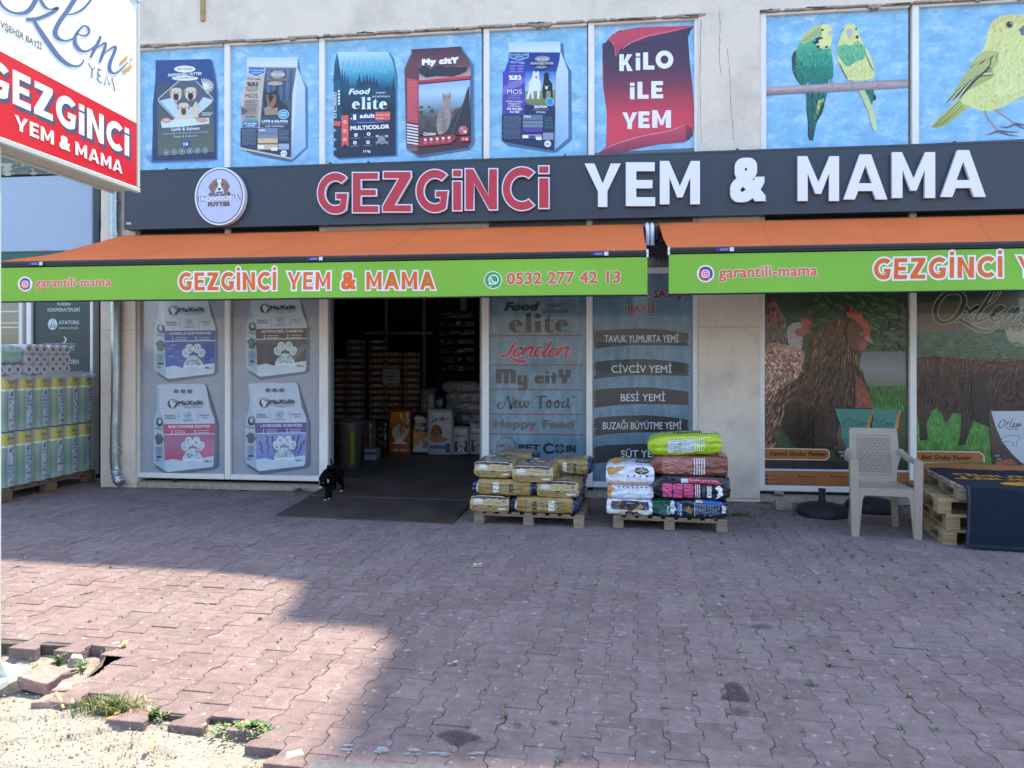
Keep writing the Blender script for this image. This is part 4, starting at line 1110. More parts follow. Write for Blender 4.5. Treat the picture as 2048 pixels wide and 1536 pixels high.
    P.ell(238 + dx, 975 + dy, 24, 34, '30343b', 0, 16); P.ell(242 + dx, 968 + dy, 14, 20, 'a4bccd', 0, 12)
    P.text('MaXxlit', 206 + dx, 1026 + dy, 262 + dx, 1034 + dy, 14, '4a515b', .01, res=1)
    for a, b, rx, ry in ((234, 1120, 22, 26), (212, 1090, 9, 14), (228, 1074, 9, 15), (246, 1082, 9, 15), (258, 1104, 8, 14)): P.ell(a + dx, b + dy, rx, ry, '4a515b', 0, 12)
    scribble(P, 205 + dx, 1160 + dy, 262 + dx, 1225 + dy, 9, 3.5, '66717c', 31, 0); P.ell(236 + dx, 1240 + dy, 22, 10, '3d4650', 0, 10); P.text('10L', 210 + dx, 1268 + dy, 240 + dx, 1276 + dy, 16, '3d4650', .03, res=1)
def pt_soap(P, dx, dy):
    r = random.Random(1)
    for k in range(22):
        x, y = 300 + r.uniform(0, 330), 1085 + r.uniform(10, 140)
        P.ell(x + dx, y + dy, r.uniform(8, 26), r.uniform(6, 16), ['4a5aa0', '2b3c85', '5f7cc0', '3c66b5'][k % 4], 0, 10)
    for k in range(9):
        x, y = 320 + k * 38, 1180 + (k % 3) * 22
        P.stroke([(x + dx - 14, y + dy, 2), (x + dx, y + dy - 8, 4), (x + dx + 16, y + dy, 2)], 3, '7fb0dc', n=3)
def pt_carbon(P, dx, dy):
    for k in range(8): P.quad([(285 + k * 46 + dx, 1074 + dy), (330 + k * 46 + dx, 1073 + dy), (330 + k * 46 + dx, 1225 + dy), (285 + k * 46 + dx, 1228 + dy)], ['565458', '4c4a50'][k % 2])
    P.poly([(500 + dx, 1190 + dy), (640 + dx, 1100 + dy), (648 + dx, 1140 + dy), (560 + dx, 1225 + dy)], '6f6d70')
def pt_baby(P, dx, dy):
    P.poly([(275 + dx, 1160 + dy), (360 + dx, 1120 + dy), (420 + dx, 1090 + dy), (500 + dx, 1075 + dy), (560 + dx, 1074 + dy), (420 + dx, 1180 + dy), (275 + dx, 1230 + dy)], 'a06a90')
    P.poly([(275 + dx, 1210 + dy), (340 + dx, 1160 + dy), (420 + dx, 1200 + dy), (440 + dx, 1262 + dy), (275 + dx, 1268 + dy)], 'b5567c')
    P.poly([(560 + dx, 1130 + dy), (640 + dx, 1190 + dy), (650 + dx, 1235 + dy), (560 + dx, 1245 + dy), (520 + dx, 1180 + dy)], 'c06a8c')
def pt_lav(P, dx, dy):
    r = random.Random(4)
    for x0, y0, x1, y1 in ((330, 1240, 300, 1130), (370, 1240, 352, 1085), (420, 1240, 392, 1090), (540, 1240, 560, 1090), (570, 1240, 598, 1080), (590, 1250, 636, 1125)):
        P.stroke([(x0 + dx, y0 + dy), ((x0 + x1) / 2 + dx, (y0 + y1) / 2 + dy), (x1 + dx, y1 + dy)], 3, '54648a')
        for k in range(13):
            t = .25 + k * .06
            x = x0 + (x1 - x0) * t; y = y0 + (y1 - y0) * t
            P.ell(x + dx + r.uniform(-8, 8), y + dy, 7, 6, ['4f3f7d', '6a5796', '43366e'][k % 3], 0, 7)
P = lposter([(282, 560), (452.5, 560), (452.5, 950.5), (282, 944.5)], 'pale poster with a blue cat litter bag above a pink one, outermost window pane', col='979ea8')
view(P, PIX0, 260, 590, 3.84)
litter(P, 0, -714, None, '2c4f9e', ('3d4a94', '2f62b4'), 'MARSEILLE SOAP SCENTED', pt_soap, False)
litter(P, 0, 0, None, 'b04a6c', ('a0628a', 'c27795'), 'BABY POWDER SCENTED', pt_baby)
done(P)
P = lposter([(464.5, 560), (641, 560), (641, 953.5), (464.5, 951)], 'pale poster with a grey cat litter bag above a lavender one, nearest the doorway', col='969ca6')
view(P, PIX0, 260, 590, 3.84)
litter(P, 703, -730, None, '514a4c', ('504d50', '4c4a50'), 'ACTIVATED CARBON', pt_carbon, False)
litter(P, 703, -8, None, '5b4a92', ('8093c4', '6f86c2'), 'LAVENDER SCENTED', pt_lav)
done(P)

# brand list
P = lposter([(979.5, 548), (1172, 548), (1172, 985), (979.5, 980)], 'slate blue poster listing six pet food brand names', 1, '61808f')
view(P, PIX0, 970, 590, 8.532)
DK = '33393d'
def dots(l): return l
P.text('Food', 325, 272, 935, 268, 160, '1f2a2a', .06, shear=.28)
P.text('super', 1060, 205, 1335, 203, 92, '2c3a3f', .012); P.text('premium', 978, 312, 1415, 312, 92, '2c3a3f', .012)
elite(P, lambda p: (410 + p[0] * 1.01, 418 + p[1]), '2b302d')
for y in (692, 1192): P.stroke([(80, y + 6), (1665, y - 2 if y < 1000 else y)], 20, '8a2b3d', smooth=False)
LON = [[(250, 1055, 30), (300, 1045, 55), (370, 1030, 45), (430, 960, 60), (480, 870, 55), (545, 800, 22)],
       [(390, 1030, 20), (470, 1085, 40), (560, 1125, 60), (640, 1140, 60), (705, 1105, 30)],
       [(585, 900, 45), (520, 940, 55), (490, 1010, 50), (530, 1050, 34), (600, 1010, 40), (640, 930, 40), (600, 895, 30), (640, 925, 16)],
       [(700, 880, 40), (670, 960, 50), (640, 1055, 40)], [(660, 1010, 22), (730, 920, 40), (800, 885, 46), (820, 910, 46), (770, 1020, 48), (800, 1055, 30), (880, 980, 20)],
       [(985, 890, 40), (910, 900, 50), (860, 980, 54), (870, 1045, 40), (940, 1020, 30), (1010, 940, 22)], [(1135, 780, 50), (1070, 900, 52), (1000, 1020, 50), (1020, 1055, 34), (1090, 1000, 20)],
       [(1190, 900, 40), (1120, 950, 52), (1100, 1020, 50), (1140, 1055, 34), (1210, 1010, 40), (1245, 940, 36), (1210, 895, 30)], [(1225, 940, 16), (1290, 910, 20)],
       [(1310, 880, 40), (1270, 960, 50), (1235, 1060, 40)], [(1260, 1010, 22), (1330, 920, 40), (1410, 885, 46), (1420, 915, 46), (1370, 1030, 50), (1400, 1060, 30), (1480, 965, 14)]]
P.strokes(LON, 40, 'a9c0c8', grow=8); P.strokes(LON, 40, 'b5303f')
# MyCity block letters
P.poly([(190, 1262), (480, 1262), (515, 1285), (525, 1320), (525, 1508), (440, 1508), (440, 1325), (405, 1325), (405, 1508), (320, 1508), (320, 1325), (285, 1325), (285, 1508), (190, 1508)], DK)
P.poly([(555, 1372), (625, 1372), (625, 1490), (650, 1490), (650, 1372), (722, 1372), (722, 1600), (700, 1635), (570, 1635), (560, 1580), (650, 1580), (650, 1545), (575, 1545), (555, 1515)], DK)
P.poly([(880, 1372), (1000, 1372), (1000, 1432), (920, 1440), (920, 1460), (1000, 1462), (1000, 1508), (870, 1508), (848, 1485), (848, 1400)], DK)
P.rect(1030, 1372, 1100, 1508, DK); P.ell(1062, 1325, 42, 28, '4d5961'); P.poly([(1150, 1325), (1205, 1325), (1205, 1372), (1228, 1372), (1228, 1412), (1205, 1412), (1205, 1508), (1145, 1508), (1145, 1412), (1120, 1412), (1120, 1372), (1150, 1372)], DK)
P.poly([(1255, 1265), (1335, 1265), (1335, 1360), (1380, 1360), (1380, 1265), (1465, 1265), (1465, 1370), (1430, 1415), (1400, 1420), (1400, 1512), (1312, 1512), (1312, 1420), (1280, 1410), (1255, 1370)], DK)
P.ell(1520, 1245, 26, 26, DK, ring=6)
view(P, PIX0, 970, 760, 9.309)
for a, b in ((172, 180), (630, 642), (1000, 1025)): P.stroke([(80, a), (1812, b)], 18, '8c3350', smooth=False)
NEW = [[(320, 415, 14), (250, 440, 30), (235, 495, 34), (300, 530, 20), (360, 470, 16), (410, 320, 20), (430, 310, 30), (470, 480, 48), (490, 530, 40), (505, 420, 16), (530, 330, 16), (556, 300, 10)],
       [(540, 465, 14), (590, 430, 24), (600, 385, 26), (560, 390, 36), (545, 470, 40), (575, 515, 30), (640, 480, 14)], [(650, 385, 38), (650, 480, 40), (680, 515, 28), (730, 460, 22), (735, 385, 36)], [(740, 400, 36), (745, 490, 36), (785, 510, 24), (810, 440, 20), (790, 400, 20), (855, 410, 12)],
       [(935, 315, 16), (1000, 310, 26), (1090, 300, 28), (1160, 315, 20)], [(1040, 310, 44), (1035, 430, 46), (1028, 540, 50)], [(975, 420, 14), (1080, 415, 16), (1130, 405, 12)],
       [(1200, 385, 22), (1150, 440, 40), (1165, 505, 34), (1215, 500, 34), (1225, 430, 36), (1190, 380, 20), (1290, 420, 12)], [(1345, 385, 22), (1295, 440, 40), (1310, 505, 34), (1360, 500, 34), (1370, 430, 36), (1340, 380, 20), (1420, 430, 12)],
       [(1510, 395, 20), (1450, 430, 38), (1450, 500, 36), (1510, 490, 22), (1540, 420, 20)], [(1545, 330, 38), (1545, 440, 40), (1555, 520, 34), (1600, 480, 16), (1612, 420, 8)]]
P.strokes(NEW, 30, DK)
P.ell(1656, 306, 27, 27, DK, ring=5); P.text('R', 1645, 318, 1668, 318, 24, DK, .02, res=1)
P.text('Happy Feed', 165, 890, 1655, 905, 165, '54565a', .05, sharp=False, res=4)
P.stroke([(830, 925, 26), (880, 950, 34), (930, 925, 26)], 30, 'b8485e'); P.ell(1708, 752, 20, 20, '54565a', ring=5)
P.ell(395, 1240, 180, 180, '3c5258', ring=14, n=30); P.poly([(240, 1250), (270, 1200), (330, 1180), (390, 1215), (360, 1250)], '59564e'); P.poly([(430, 1250), (470, 1205), (500, 1250)], '41565c')
P.text('PET', 615, 1318, 1040, 1322, 140, 'b4c8d0', .055); P.text('PET', 620, 1318, 1035, 1322, 136, '20272c', .05)
P.stroke([(1270, 1215), (1190, 1190), (1120, 1230), (1105, 1290), (1150, 1345), (1230, 1345), (1275, 1320)], 42, '20272c')
for a in range(4): P.stroke([(1390 + 78 * math.cos(R(a * 90 + q)), 1275 + 78 * math.sin(R(a * 90 + q))) for q in (12, 45, 78)], 36, '20272c')
P.ell(1390, 1275, 40, 40, '3c5258', ring=9)
P.text('iN', 1510, 1340, 1690, 1344, 140, '20272c', .05)
done(P)

# feed list
P = lposter([(1185.5, 548), (1385, 548), (1385, 992), (1185.5, 986)], 'slate blue poster with five ragged black bands naming feeds', 1, '5f7f92')
view(P, PIX0, 1260, 440, 7.68)
P.text('SATIŞ', 345, 1200, 815, 1192, 140, 'b9bcc0', .07); P.text('SATIŞ', 352, 1197, 808, 1189, 132, '84282e', .045)
P.text('A', 170, 1204, 290, 1203, 140, 'b9bcc0', .07); P.text('A', 178, 1200, 282, 1199, 132, '84282e', .045)
P.text('BAYİİ', -40, 1435, 400, 1435, 140, 'b9bcc0', .065); P.text('BAYİİ', -34, 1431, 394, 1431, 134, '84282e', .04)
view(P, PIX0, 960, 590, 3.0724)
r = random.Random(8)
for y0, y1, x1, t, ta, tb in ((208, 330, 1285, 'TAVUK YUMURTA YEMİ', 765, 1220), (395, 515, 1288, 'CİVCİV YEMİ', 808, 1178), (568, 692, 1285, 'BESİ YEMİ', 865, 1136), (740, 865, 1285, 'BUZAĞI BÜYÜTME YEMİ', 755, 1238), (915, 1035, 1290, 'SÜT YEMİ', 866, 1130)):
    top = [(712 + (x1 - 712) * i / 12, y0 + 22 * ((i - 5) / 6) ** 2 + (0 if i < 6 else -2)) for i in range(13)]
    bot = [(x1 - (x1 - 698) * i / 12, y1 - 22 + 24 * ((i - 6) / 6) ** 2 * (1 if i > 6 else .2)) for i in range(13)]
    right = [(x1 - 4 - r.uniform(0, 16) * (i % 2), y0 + 25 + (y1 - y0 - 45) * i / 11) for i in range(1, 11)]
    left = [(698 + r.uniform(4, 24) * (i % 2), y1 - (y1 - y0 - 30) * i / 11) for i in range(1, 11)]
    P.poly(top + right + bot + left, '2e3234')
    for k in range(4): P.stroke([(730 + r.uniform(0, 200), y0 + 25 + k * 22, 1), (900 + r.uniform(0, 100), y0 + 18 + k * 22, 4), (1180, y0 + 24 + k * 22, 1)], 3, '3b4042')
    m = (y0 + y1) / 2 + 22
    P.text(t, ta, m, tb, m, 46, 'c9d0d4', .006)
# faded upper pane print and script word behind the awning gap
P.stroke([(1000, 955), (1020, 930), (1060, 880)], 4, '2e3e48')
done(P)
P = lposter([(1185.5, 440), (1385, 430), (1385, 534), (1185.5, 535)], 'grey transom poster with a dark script word in the gap between the awnings', 0, '6d7379')
view(P, PIX0, 1260, 440, 7.68)
P.strokes([[(200, 420, 20), (300, 410, 16), (380, 360, 12)], [(230, 460, 14), (330, 500, 16), (410, 450, 10), (500, 340, 22)], [(400, 510, 34), (470, 430, 40), (500, 360, 30), (490, 420, 36), (470, 500, 36)], [(480, 500, 30), (540, 400, 40), (580, 370, 34), (560, 460, 40), (580, 515, 26)], [(200, 620, 16), (290, 610, 12), (325, 565, 8)]], 20, '2a2c30')
P.text('YEM', 370, 635, 620, 635, 78, '2a2c30', .02)
done(P)
P = lposter([(979.5, 445), (1172, 441), (1172, 534), (979.5, 536)], 'grey transom poster above the brand list', 0, '6d7379'); done(P)

# chickens
P = lposter([(1528, 540), (1813, 540), (1813, 978), (1528, 972)], 'poster of brown hens and a red combed cockerel on grass', 2, ('2f3d28', '33482f', '3c5634', '41502f', '2f2f2c'))
view(P, PIX0, 1500, 580, 2.8449)
P.quad([(600, 150), (887, 150), (887, 350), (560, 350)], ('2c4a2a', '37502c'), 2)
P.quad([(640, 350), (887, 350), (887, 545), (600, 545)], ('5a5c5e', '7a7b7e', '5d6a55'), 0, 2, 4); P.quad([(640, 545), (887, 545), (887, 690), (600, 690)], ('3e6a33', '4a7d3a'), 2)
P.poly([(100, 100), (118, 70), (150, 68), (165, 110), (200, 160), (215, 240), (200, 300), (140, 330), (72, 345), (72, 200)], '77675e', 3, smooth=2)
P.poly([(96, 110), (135, 95), (160, 130), (150, 190), (110, 200), (92, 160)], '8c2b24', 0, smooth=2); P.poly([(118, 80), (128, 30), (140, 70)], '9c2d28')
P.poly([(215, 210), (255, 185), (300, 190), (320, 230), (300, 260), (292, 340), (230, 330), (212, 270)], 'a8a19b', 3, smooth=2)
P.poly([(290, 170), (300, 158), (315, 168), (330, 160), (345, 182), (355, 190), (350, 240), (320, 245), (295, 215)], 'a8322b'); P.poly([(258, 225), (300, 215), (325, 240), (300, 265), (262, 258)], '8d4a3f', 0, smooth=2)
P.poly([(72, 350), (150, 300), (230, 320), (300, 345), (310, 380), (290, 450), (270, 500), (200, 540), (120, 580), (72, 640)], 'b78a72', 3, smooth=2)
for k in range(60):
    x = 85 + r.uniform(0, 205); y = 345 + r.uniform(0, 190)
    if x + y * .3 > 430: continue
    P.stroke([(x - 16, y, 3), (x, y - 8, 8), (x + 16, y + 2, 3)], 6, ['cfa88e', '8b5c4a', 'd8b69c', 'a5745e'][k % 4], 3, n=3)
P.poly([(72, 600), (150, 545), (250, 510), (260, 620), (180, 740), (140, 890), (72, 890)], ('9c7058', '5c3f34'), 3)
P.poly([(550, 170), (480, 175), (410, 210), (350, 280), (310, 400), (270, 500), (180, 560), (130, 650), (170, 760), (260, 895), (420, 898), (480, 898), (520, 760), (600, 690), (690, 700), (690, 600), (640, 480), (600, 400), (640, 340), (650, 280), (620, 200)], ('5d4427', '2e2220'), 3, smooth=2)
for k in range(150):
    t = r.random(); x = 330 + t * 280 + r.uniform(-120, 40); y = 230 + t * 100 + r.uniform(0, 430)
    if x < 560 - (y - 230) * .9 or x > 640 or (x < 300 and y < 500): continue
    P.stroke([(x, y - 24, 2), (x - 6, y, 6), (x - 4, y + 26, 2)], 5, ['6b4a28', '4a2f1c', '7a5530', '2a1c16'][k % 4], 3, n=3)
P.scatter([(550, 175), (480, 180), (410, 215), (350, 285), (312, 400), (275, 510), (190, 560), (140, 650), (180, 760), (265, 885), (470, 890), (520, 760), (600, 690), (690, 690), (640, 480), (600, 400), (640, 330), (620, 200)], 900,
          lambda x, y, q: q.choice(['8a6232', '6b4826', '553820', 'a3783e', '3a2618'] if y < 420 else (['4b3122', '2f211b', '5f4029', '231916', '7a5836'] if y < 640 else ['2a1f1b', '3b2b22', '1d1614', '4a382c'])), 46, 7, lambda x, y: 100 + (500 - x) * .10, 3, 11, 14)
P.scatter([(100, 350), (300, 345), (290, 450), (200, 540), (80, 640), (75, 380)], 330, ['d9b79f', 'b98c74', '8c5f4e', 'e4c8b2', 'a87862', '6f4a3c'], 30, 11, lambda x, y: 20 + (y - 350) * .5, 3, 12, 40)
P.scatter([(72, 620), (240, 520), (180, 740), (140, 890), (72, 890)], 160, ['a87c62', '7c5644', '5a4034', '4a332a'], 50, 9, lambda x, y: 120, 3, 13)
P.scatter([(72, 200), (110, 90), (200, 170), (205, 300), (80, 340)], 90, ['8b7b70', '5f5048', 'a3958a', '4b3a34'], 30, 7, lambda x, y: 95, 3, 14)
P.scatter([(600, 555), (887, 555), (887, 690), (690, 690)], 260, ['3a6a30', '559040', '2f5728', '6ba34e'], 26, 4, lambda x, y: 85, 2, 15)
P.scatter([(340, 20), (887, 20), (887, 340), (690, 340), (680, 200), (540, 100), (350, 240)], 200, ['253a26', '36522e', '1e2f22', '456238', '4d5f40'], 60, 22, lambda x, y: 10, 2, 16, 30)
P.scatter([(560, 100), (600, 115), (680, 200), (680, 270), (640, 280), (630, 200)], 60, ['b8302a', '8c1c1a', 'cc4238'], 22, 6, lambda x, y: 60, 0, 17)
P.poly([(595, 480), (640, 520), (690, 620), (695, 670), (595, 672)], '7a3a2c', 3); 
for k in range(9): P.stroke([(605 + k * 9, 530 + k * 8, 2), (612 + k * 9, 600 + k * 6, 5), (615 + k * 8, 668, 2)], 4, '97503a', 3)
P.poly([(545, 150), (540, 120), (558, 130), (562, 92), (582, 128), (600, 105), (612, 140), (632, 118), (640, 165), (665, 175), (680, 240), (682, 275), (650, 290), (615, 290), (640, 240), (625, 195), (590, 170)], 'a32420')
P.poly([(560, 175), (620, 190), (645, 240), (640, 300), (610, 340), (570, 330), (545, 260)], '5d3a22', 3, smooth=2); P.poly([(600, 300), (650, 290), (672, 310), (640, 345), (605, 345)], '8e2a20'); P.poly([(650, 262), (680, 272), (700, 300), (690, 306), (660, 295)], '8b7a68'); P.ell(628, 250, 7, 7, '120c0a'); P.ell(628, 250, 11, 10, 'b0632c', ring=4)
P.poly([(480, 675), (704, 678), (680, 720), (665, 780), (640, 850), (600, 880), (590, 925), (550, 910), (520, 840), (510, 760), (490, 710)], '1e766c'); P.poly([(700, 678), (858, 678), (842, 720), (830, 790), (690, 790)], '1e766c')
P.poly([(704, 678), (690, 720), (678, 790), (660, 790), (672, 730), (692, 690)], 'c37a34'); P.poly([(858, 678), (846, 720), (838, 790), (818, 790), (828, 730), (845, 690)], 'c37a34')
P.poly([(505, 760), (520, 840), (550, 905), (590, 925), (600, 960), (470, 900)], '59402e')
OZ = [[(556, 728, 3), (532, 752, 6), (532, 778, 5), (556, 770, 3), (566, 742, 4), (556, 728, 3), (580, 735, 2)], [(580, 745, 3), (592, 742, 5), (574, 768, 3), (596, 784, 3)], [(612, 722, 3), (598, 765, 5), (614, 766, 3)], [(614, 760, 3), (626, 748, 5), (614, 768, 5), (630, 768, 2)], [(632, 750, 4), (630, 770, 3), (644, 750, 4), (642, 770, 3), (656, 752, 4), (656, 768, 3)]]
P.strokes(OZ, 4, '0f4640'); P.strokes([[(x + 152, y + 4, w) for x, y, w in l] for l in OZ], 4, '0f4640')
P.text('YEMLER', 668, 784, 690, 700, 12, '59401e', .03, res=1); P.rect(560, 790, 596, 800, 'b06a40'); P.poly([(565, 860), (585, 840), (600, 850), (598, 880), (575, 878)], 'd3d8d6'); P.poly([(560, 830), (580, 822), (596, 838), (570, 846)], '7a4a30')
P.poly([(360, 740), (420, 735), (480, 760), (500, 890), (360, 895)], '3a2c26', 3)
P.poly([(70, 896), (430, 903), (450, 918), (450, 950), (430, 968), (70, 964)], 'd7c8b4'); P.poly([(70, 901), (428, 908), (445, 920), (445, 948), (428, 963), (70, 959)], 'a4622c')
P.text('Kanatlı Grubu Yemler', 112, 940, 432, 944, 26, '2e241c', .035, shear=.22)
P.poly([(492, 903), (540, 903), (552, 915), (552, 950), (540, 958), (492, 955)], '222830'); P.text('NET', 500, 926, 534, 926, 13, '9fa5aa', .02, res=1); P.text('KG', 514, 946, 540, 947, 13, '9fa5aa', .02, res=1)
P.poly([(70, 965), (600, 975), (600, 1020), (70, 1012)], '2c2a2a')
P.poly([(70, 1014), (900, 1024), (900, 1036), (70, 1026)], 'c6c3bd'); P.poly([(70, 1028), (900, 1038), (900, 1138), (70, 1116)], 'a5673a')
for k in range(3): P.ell(92, 1055 + k * 22, 9, 8, '5b3d2c', n=10); line(P, 108, 1055 + k * 22, 150 + k * 25, 1056 + k * 22, 5, '7b5236', 0)
for x in (275, 460): P.ell(x, 1058, 6, 6, '4b3226', n=8); line(P, x + 12, 1060, x + 88, 1062, 7, '6b482f', 0); scribble(P, x + 5, 1070, x + 110, 1112, 3, 4, '7b5236', x, 0)
done(P)

# bull
P = lposter([(1830, 540), (2100, 540), (2100, 990), (1830, 985)], 'poster of a dark brown bull on grass under a large script word', 2, ('1c2a24', '3b3a2c', '4b4635', '4a5a48', '46613c', '3c6130', '4a7a38', '4f8a3c'))
view(P, PIX0, 1820, 560, 8.982)
P.quad([(90, 430), (2400, 300), (2400, 860), (90, 940)], ('4d4433', '5a4d3a', '6a5c45'), 0, 4, 4)
P.poly([(90, 205), (2400, 205), (2400, 300), (1400, 290), (1000, 340), (90, 430)], ('18251f', '243a2a'), 2)
P.poly([(90, 945), (700, 910), (1400, 930), (2400, 1000), (2400, 1500), (90, 1500)], ('5c6f64', '466038'), 2)
P.poly([(1700, 870), (2400, 860), (2400, 1180), (1900, 1200), (1760, 1080)], ('9a9784', '83866f'), 0)
OZL = [[(760, 235, 24), (640, 250, 60), (500, 400, 74), (450, 600, 74), (520, 740, 62), (650, 760, 40), (800, 680, 60), (920, 520, 84), (970, 350, 80), (900, 240, 50), (760, 235, 24)],
       [(1030, 470, 30), (1000, 520, 50), (1060, 550, 30), (1180, 490, 50), (1215, 480, 34), (1000, 650, 30), (820, 745, 22)], [(890, 720, 36), (1060, 800, 60), (1250, 900, 60), (1450, 905, 30), (1580, 800, 20), (1600, 780, 14)],
       [(1640, 180, 20), (1480, 380, 28), (1340, 470, 22)], [(1500, 180, 50), (1300, 500, 60), (1180, 680, 66), (1210, 745, 50), (1350, 700, 30), (1450, 640, 30)],
       [(1450, 640, 26), (1600, 560, 30), (1680, 490, 36), (1620, 470, 40), (1510, 560, 60), (1460, 680, 66), (1520, 735, 50), (1680, 660, 24)],
       [(1860, 490, 60), (1770, 600, 56), (1690, 730, 40)], [(1740, 650, 20), (1880, 540, 30), (1950, 500, 50), (1900, 600, 56), (1830, 730, 44)], [(1870, 660, 20), (1980, 560, 34), (2080, 500, 50), (2060, 620, 60), (2010, 730, 60), (2080, 770, 40), (2200, 700, 20)]]
P.strokes(OZL, 40, '9a9484', grow=20); P.strokes(OZL, 40, '9a9484', grow=20) ; P.strokes(OZL, 40, '26241e')
P.text('YEM', 1655, 925, 2150, 925, 135, '9a9484', .05); P.text('YEM', 1675, 912, 2130, 912, 112, '2d2b24', .015)
view(P, PIX0, 1500, 580, 2.8449)
P.quad([(937, 640), (1380, 640), (1380, 925), (937, 925)], ('406f30', '4f8c3c', '3f6f31'), 2, 4, 4)
P.scatter([(937, 645), (1400, 645), (1400, 922), (937, 922)], 700, lambda x, y, q: q.choice(['3c6d2e', '569440', '2f5a28', '6aa84c'] if y < 850 else ['447a36', '5c9a48', '396a30', '7ab35c']), 26, 4, lambda x, y: 85, 2, 23)
P.scatter([(937, 250), (1540, 300), (1540, 395), (937, 375)], 200, ['4a6a40', '3c5a3a', '5f7d50', '50604c'], 40, 9, lambda x, y: 0, 2, 24)
P.poly([(930, 378), (1060, 370), (1200, 385), (1350, 400), (1480, 392), (1560, 395), (1700, 420), (1740, 520), (1740, 700), (1580, 700), (1480, 720), (1390, 790), (1370, 785), (1310, 760), (1270, 745), (1250, 800), (1222, 880), (1182, 882), (1195, 820), (1200, 700), (1150, 700), (1130, 740), (1110, 758), (1090, 700), (1060, 672), (1030, 690), (1000, 770), (1012, 852), (965, 855), (962, 780), (950, 700), (937, 660), (930, 660)], ('54362a', '241c1a'), 3)
P.stroke([(935, 380, 3), (1060, 372, 7), (1200, 386, 6), (1400, 402, 6), (1560, 396, 3)], 5, '7b5640', 3)
for k in range(70):
    x = 945 + r.uniform(0, 560); y = 405 + r.uniform(0, 240)
    P.stroke([(x, y - 20, 2), (x + r.uniform(-6, 6), y, 6), (x, y + 22, 2)], 5, ['5b3c2e', '3a2823', '4a312a'][k % 3], 3, n=3)
P.scatter([(935, 385), (1200, 392), (1560, 402), (1700, 430), (1700, 690), (1480, 710), (1390, 770), (1270, 740), (1200, 700), (1100, 690), (1040, 680), (940, 650)], 800,
          lambda x, y, q: q.choice(['6b4634', '543629', '7d5540', '45302a'] if y < 470 else ['3a2823', '2a1f1d', '4b332a', '1f1817', '5a3d30']), 40, 8, lambda x, y: 100 + 30 * math.sin(x * .01), 3, 21, 20)
P.scatter([(940, 690), (1380, 690), (1380, 920), (940, 920)], 10, ['4f8f3a'], 20, 4, lambda x, y: 90, 2, 22)
P.poly([(1262, 480), (1330, 470), (1345, 600), (1330, 745), (1270, 730), (1255, 600)], '1d1716', 3)
P.poly([(1360, 688), (1700, 688), (1700, 1000), (1545, 985), (1480, 930), (1420, 850), (1385, 760)], 'b4bcc4'); P.poly([(1352, 685), (1368, 688), (1392, 770), (1430, 860), (1490, 935), (1550, 988), (1540, 1000), (1380, 1000)], '43302b'); P.poly([(1395, 975), (1480, 960), (1520, 990), (1400, 995)], '99503a')
OZ2 = [[(1432, 740, 3), (1412, 765, 6), (1418, 785, 5), (1440, 770, 4), (1448, 745, 5), (1432, 738, 3)], [(1455, 755, 3), (1468, 752, 5), (1450, 778, 3), (1478, 792, 4), (1490, 785, 2)], [(1492, 730, 3), (1474, 775, 5), (1490, 775, 3)], [(1490, 768, 3), (1502, 756, 5), (1490, 778, 5), (1506, 775, 2)], [(1512, 758, 5), (1508, 780, 3), (1524, 758, 5), (1520, 780, 3), (1536, 760, 5), (1536, 776, 3)]]
P.strokes(OZ2, 4, '23282c'); P.text('YEM', 1494, 796, 1520, 796, 10, '23282c', .01, res=1)
P.stroke([(1425, 880), (1432, 840), (1480, 828), (1520, 830), (1535, 845), (1520, 852), (1510, 890)], 3, '4f585e'); P.stroke([(1440, 890), (1442, 862), (1490, 866), (1496, 892)], 3, '4f585e')
P.poly([(1385, 930), (1425, 930), (1428, 968), (1385, 968)], '222830'); P.text('NET', 1390, 948, 1420, 948, 12, 'a5aaae', .02, res=1); P.text('KG', 1402, 966, 1424, 966, 12, 'a5aaae', .02, res=1)
P.poly([(930, 914), (1300, 918), (1330, 940), (1332, 978), (930, 985)], 'd7c8b4'); P.poly([(930, 919), (1298, 924), (1324, 943), (1325, 980), (930, 980)], 'a4622c')
P.text('Besi Grubu Yemler', 970, 962, 1258, 967, 27, '2e241c', .035, shear=.22)
P.quad([(930, 985), (1700, 1000), (1700, 1150), (930, 1140)], 'a5673a')
done(P)
P = lposter([(2117, 540), (2385, 540), (2385, 998), (2117, 990)], 'dark green poster beyond the bull', 2, ('1c2a24', '3c6130')); done(P)

# ------------------------------------------------------------------ fascia sign with raised letters
YF = -.2
sign = empty('fascia_sign', tuple(aty(1150, 380, YF)), 0, 'long dark grey fascia board with raised red and white capital letters', 'sign')
so = Vector(sign.location)
def sl(v): return v - so
a, b = aty(249, 342, YF), aty(2430, 265, YF)
zt, zb = a.z, aty(249, 459, YF).z
F = MB()
F.bbox(a.x - so.x, b.x - so.x, 0, .14, zb - so.z, zt - so.z, .004)
F.build('panel', M_fascia, sign)
F = MB()
for z0, z1 in ((zt - so.z - .018, zt - so.z + .002), (zb - so.z - .002, zb - so.z + .018)):
    F.bbox(a.x - so.x - .002, b.x - so.x, -.004, .02, z0, z1, .002)
F.bbox(a.x - so.x - .003, a.x - so.x + .016, -.004, .02, zb - so.z + .0185, zt - so.z - .0185, .002)
F.build('edge_trim', mat('fascia_trim', '343b46', .4, var=.05), sign)
M = MB()
for px in (332, 660, 736, 1130, 1475, 1910):
    p = aty(px, 340, YF) - so
    M.bbox(p.x - .012, p.x + .012, .0, .03, zt - so.z + .001, zt - so.z + .018, .003)
M.build('bolt', M_dark, sign)
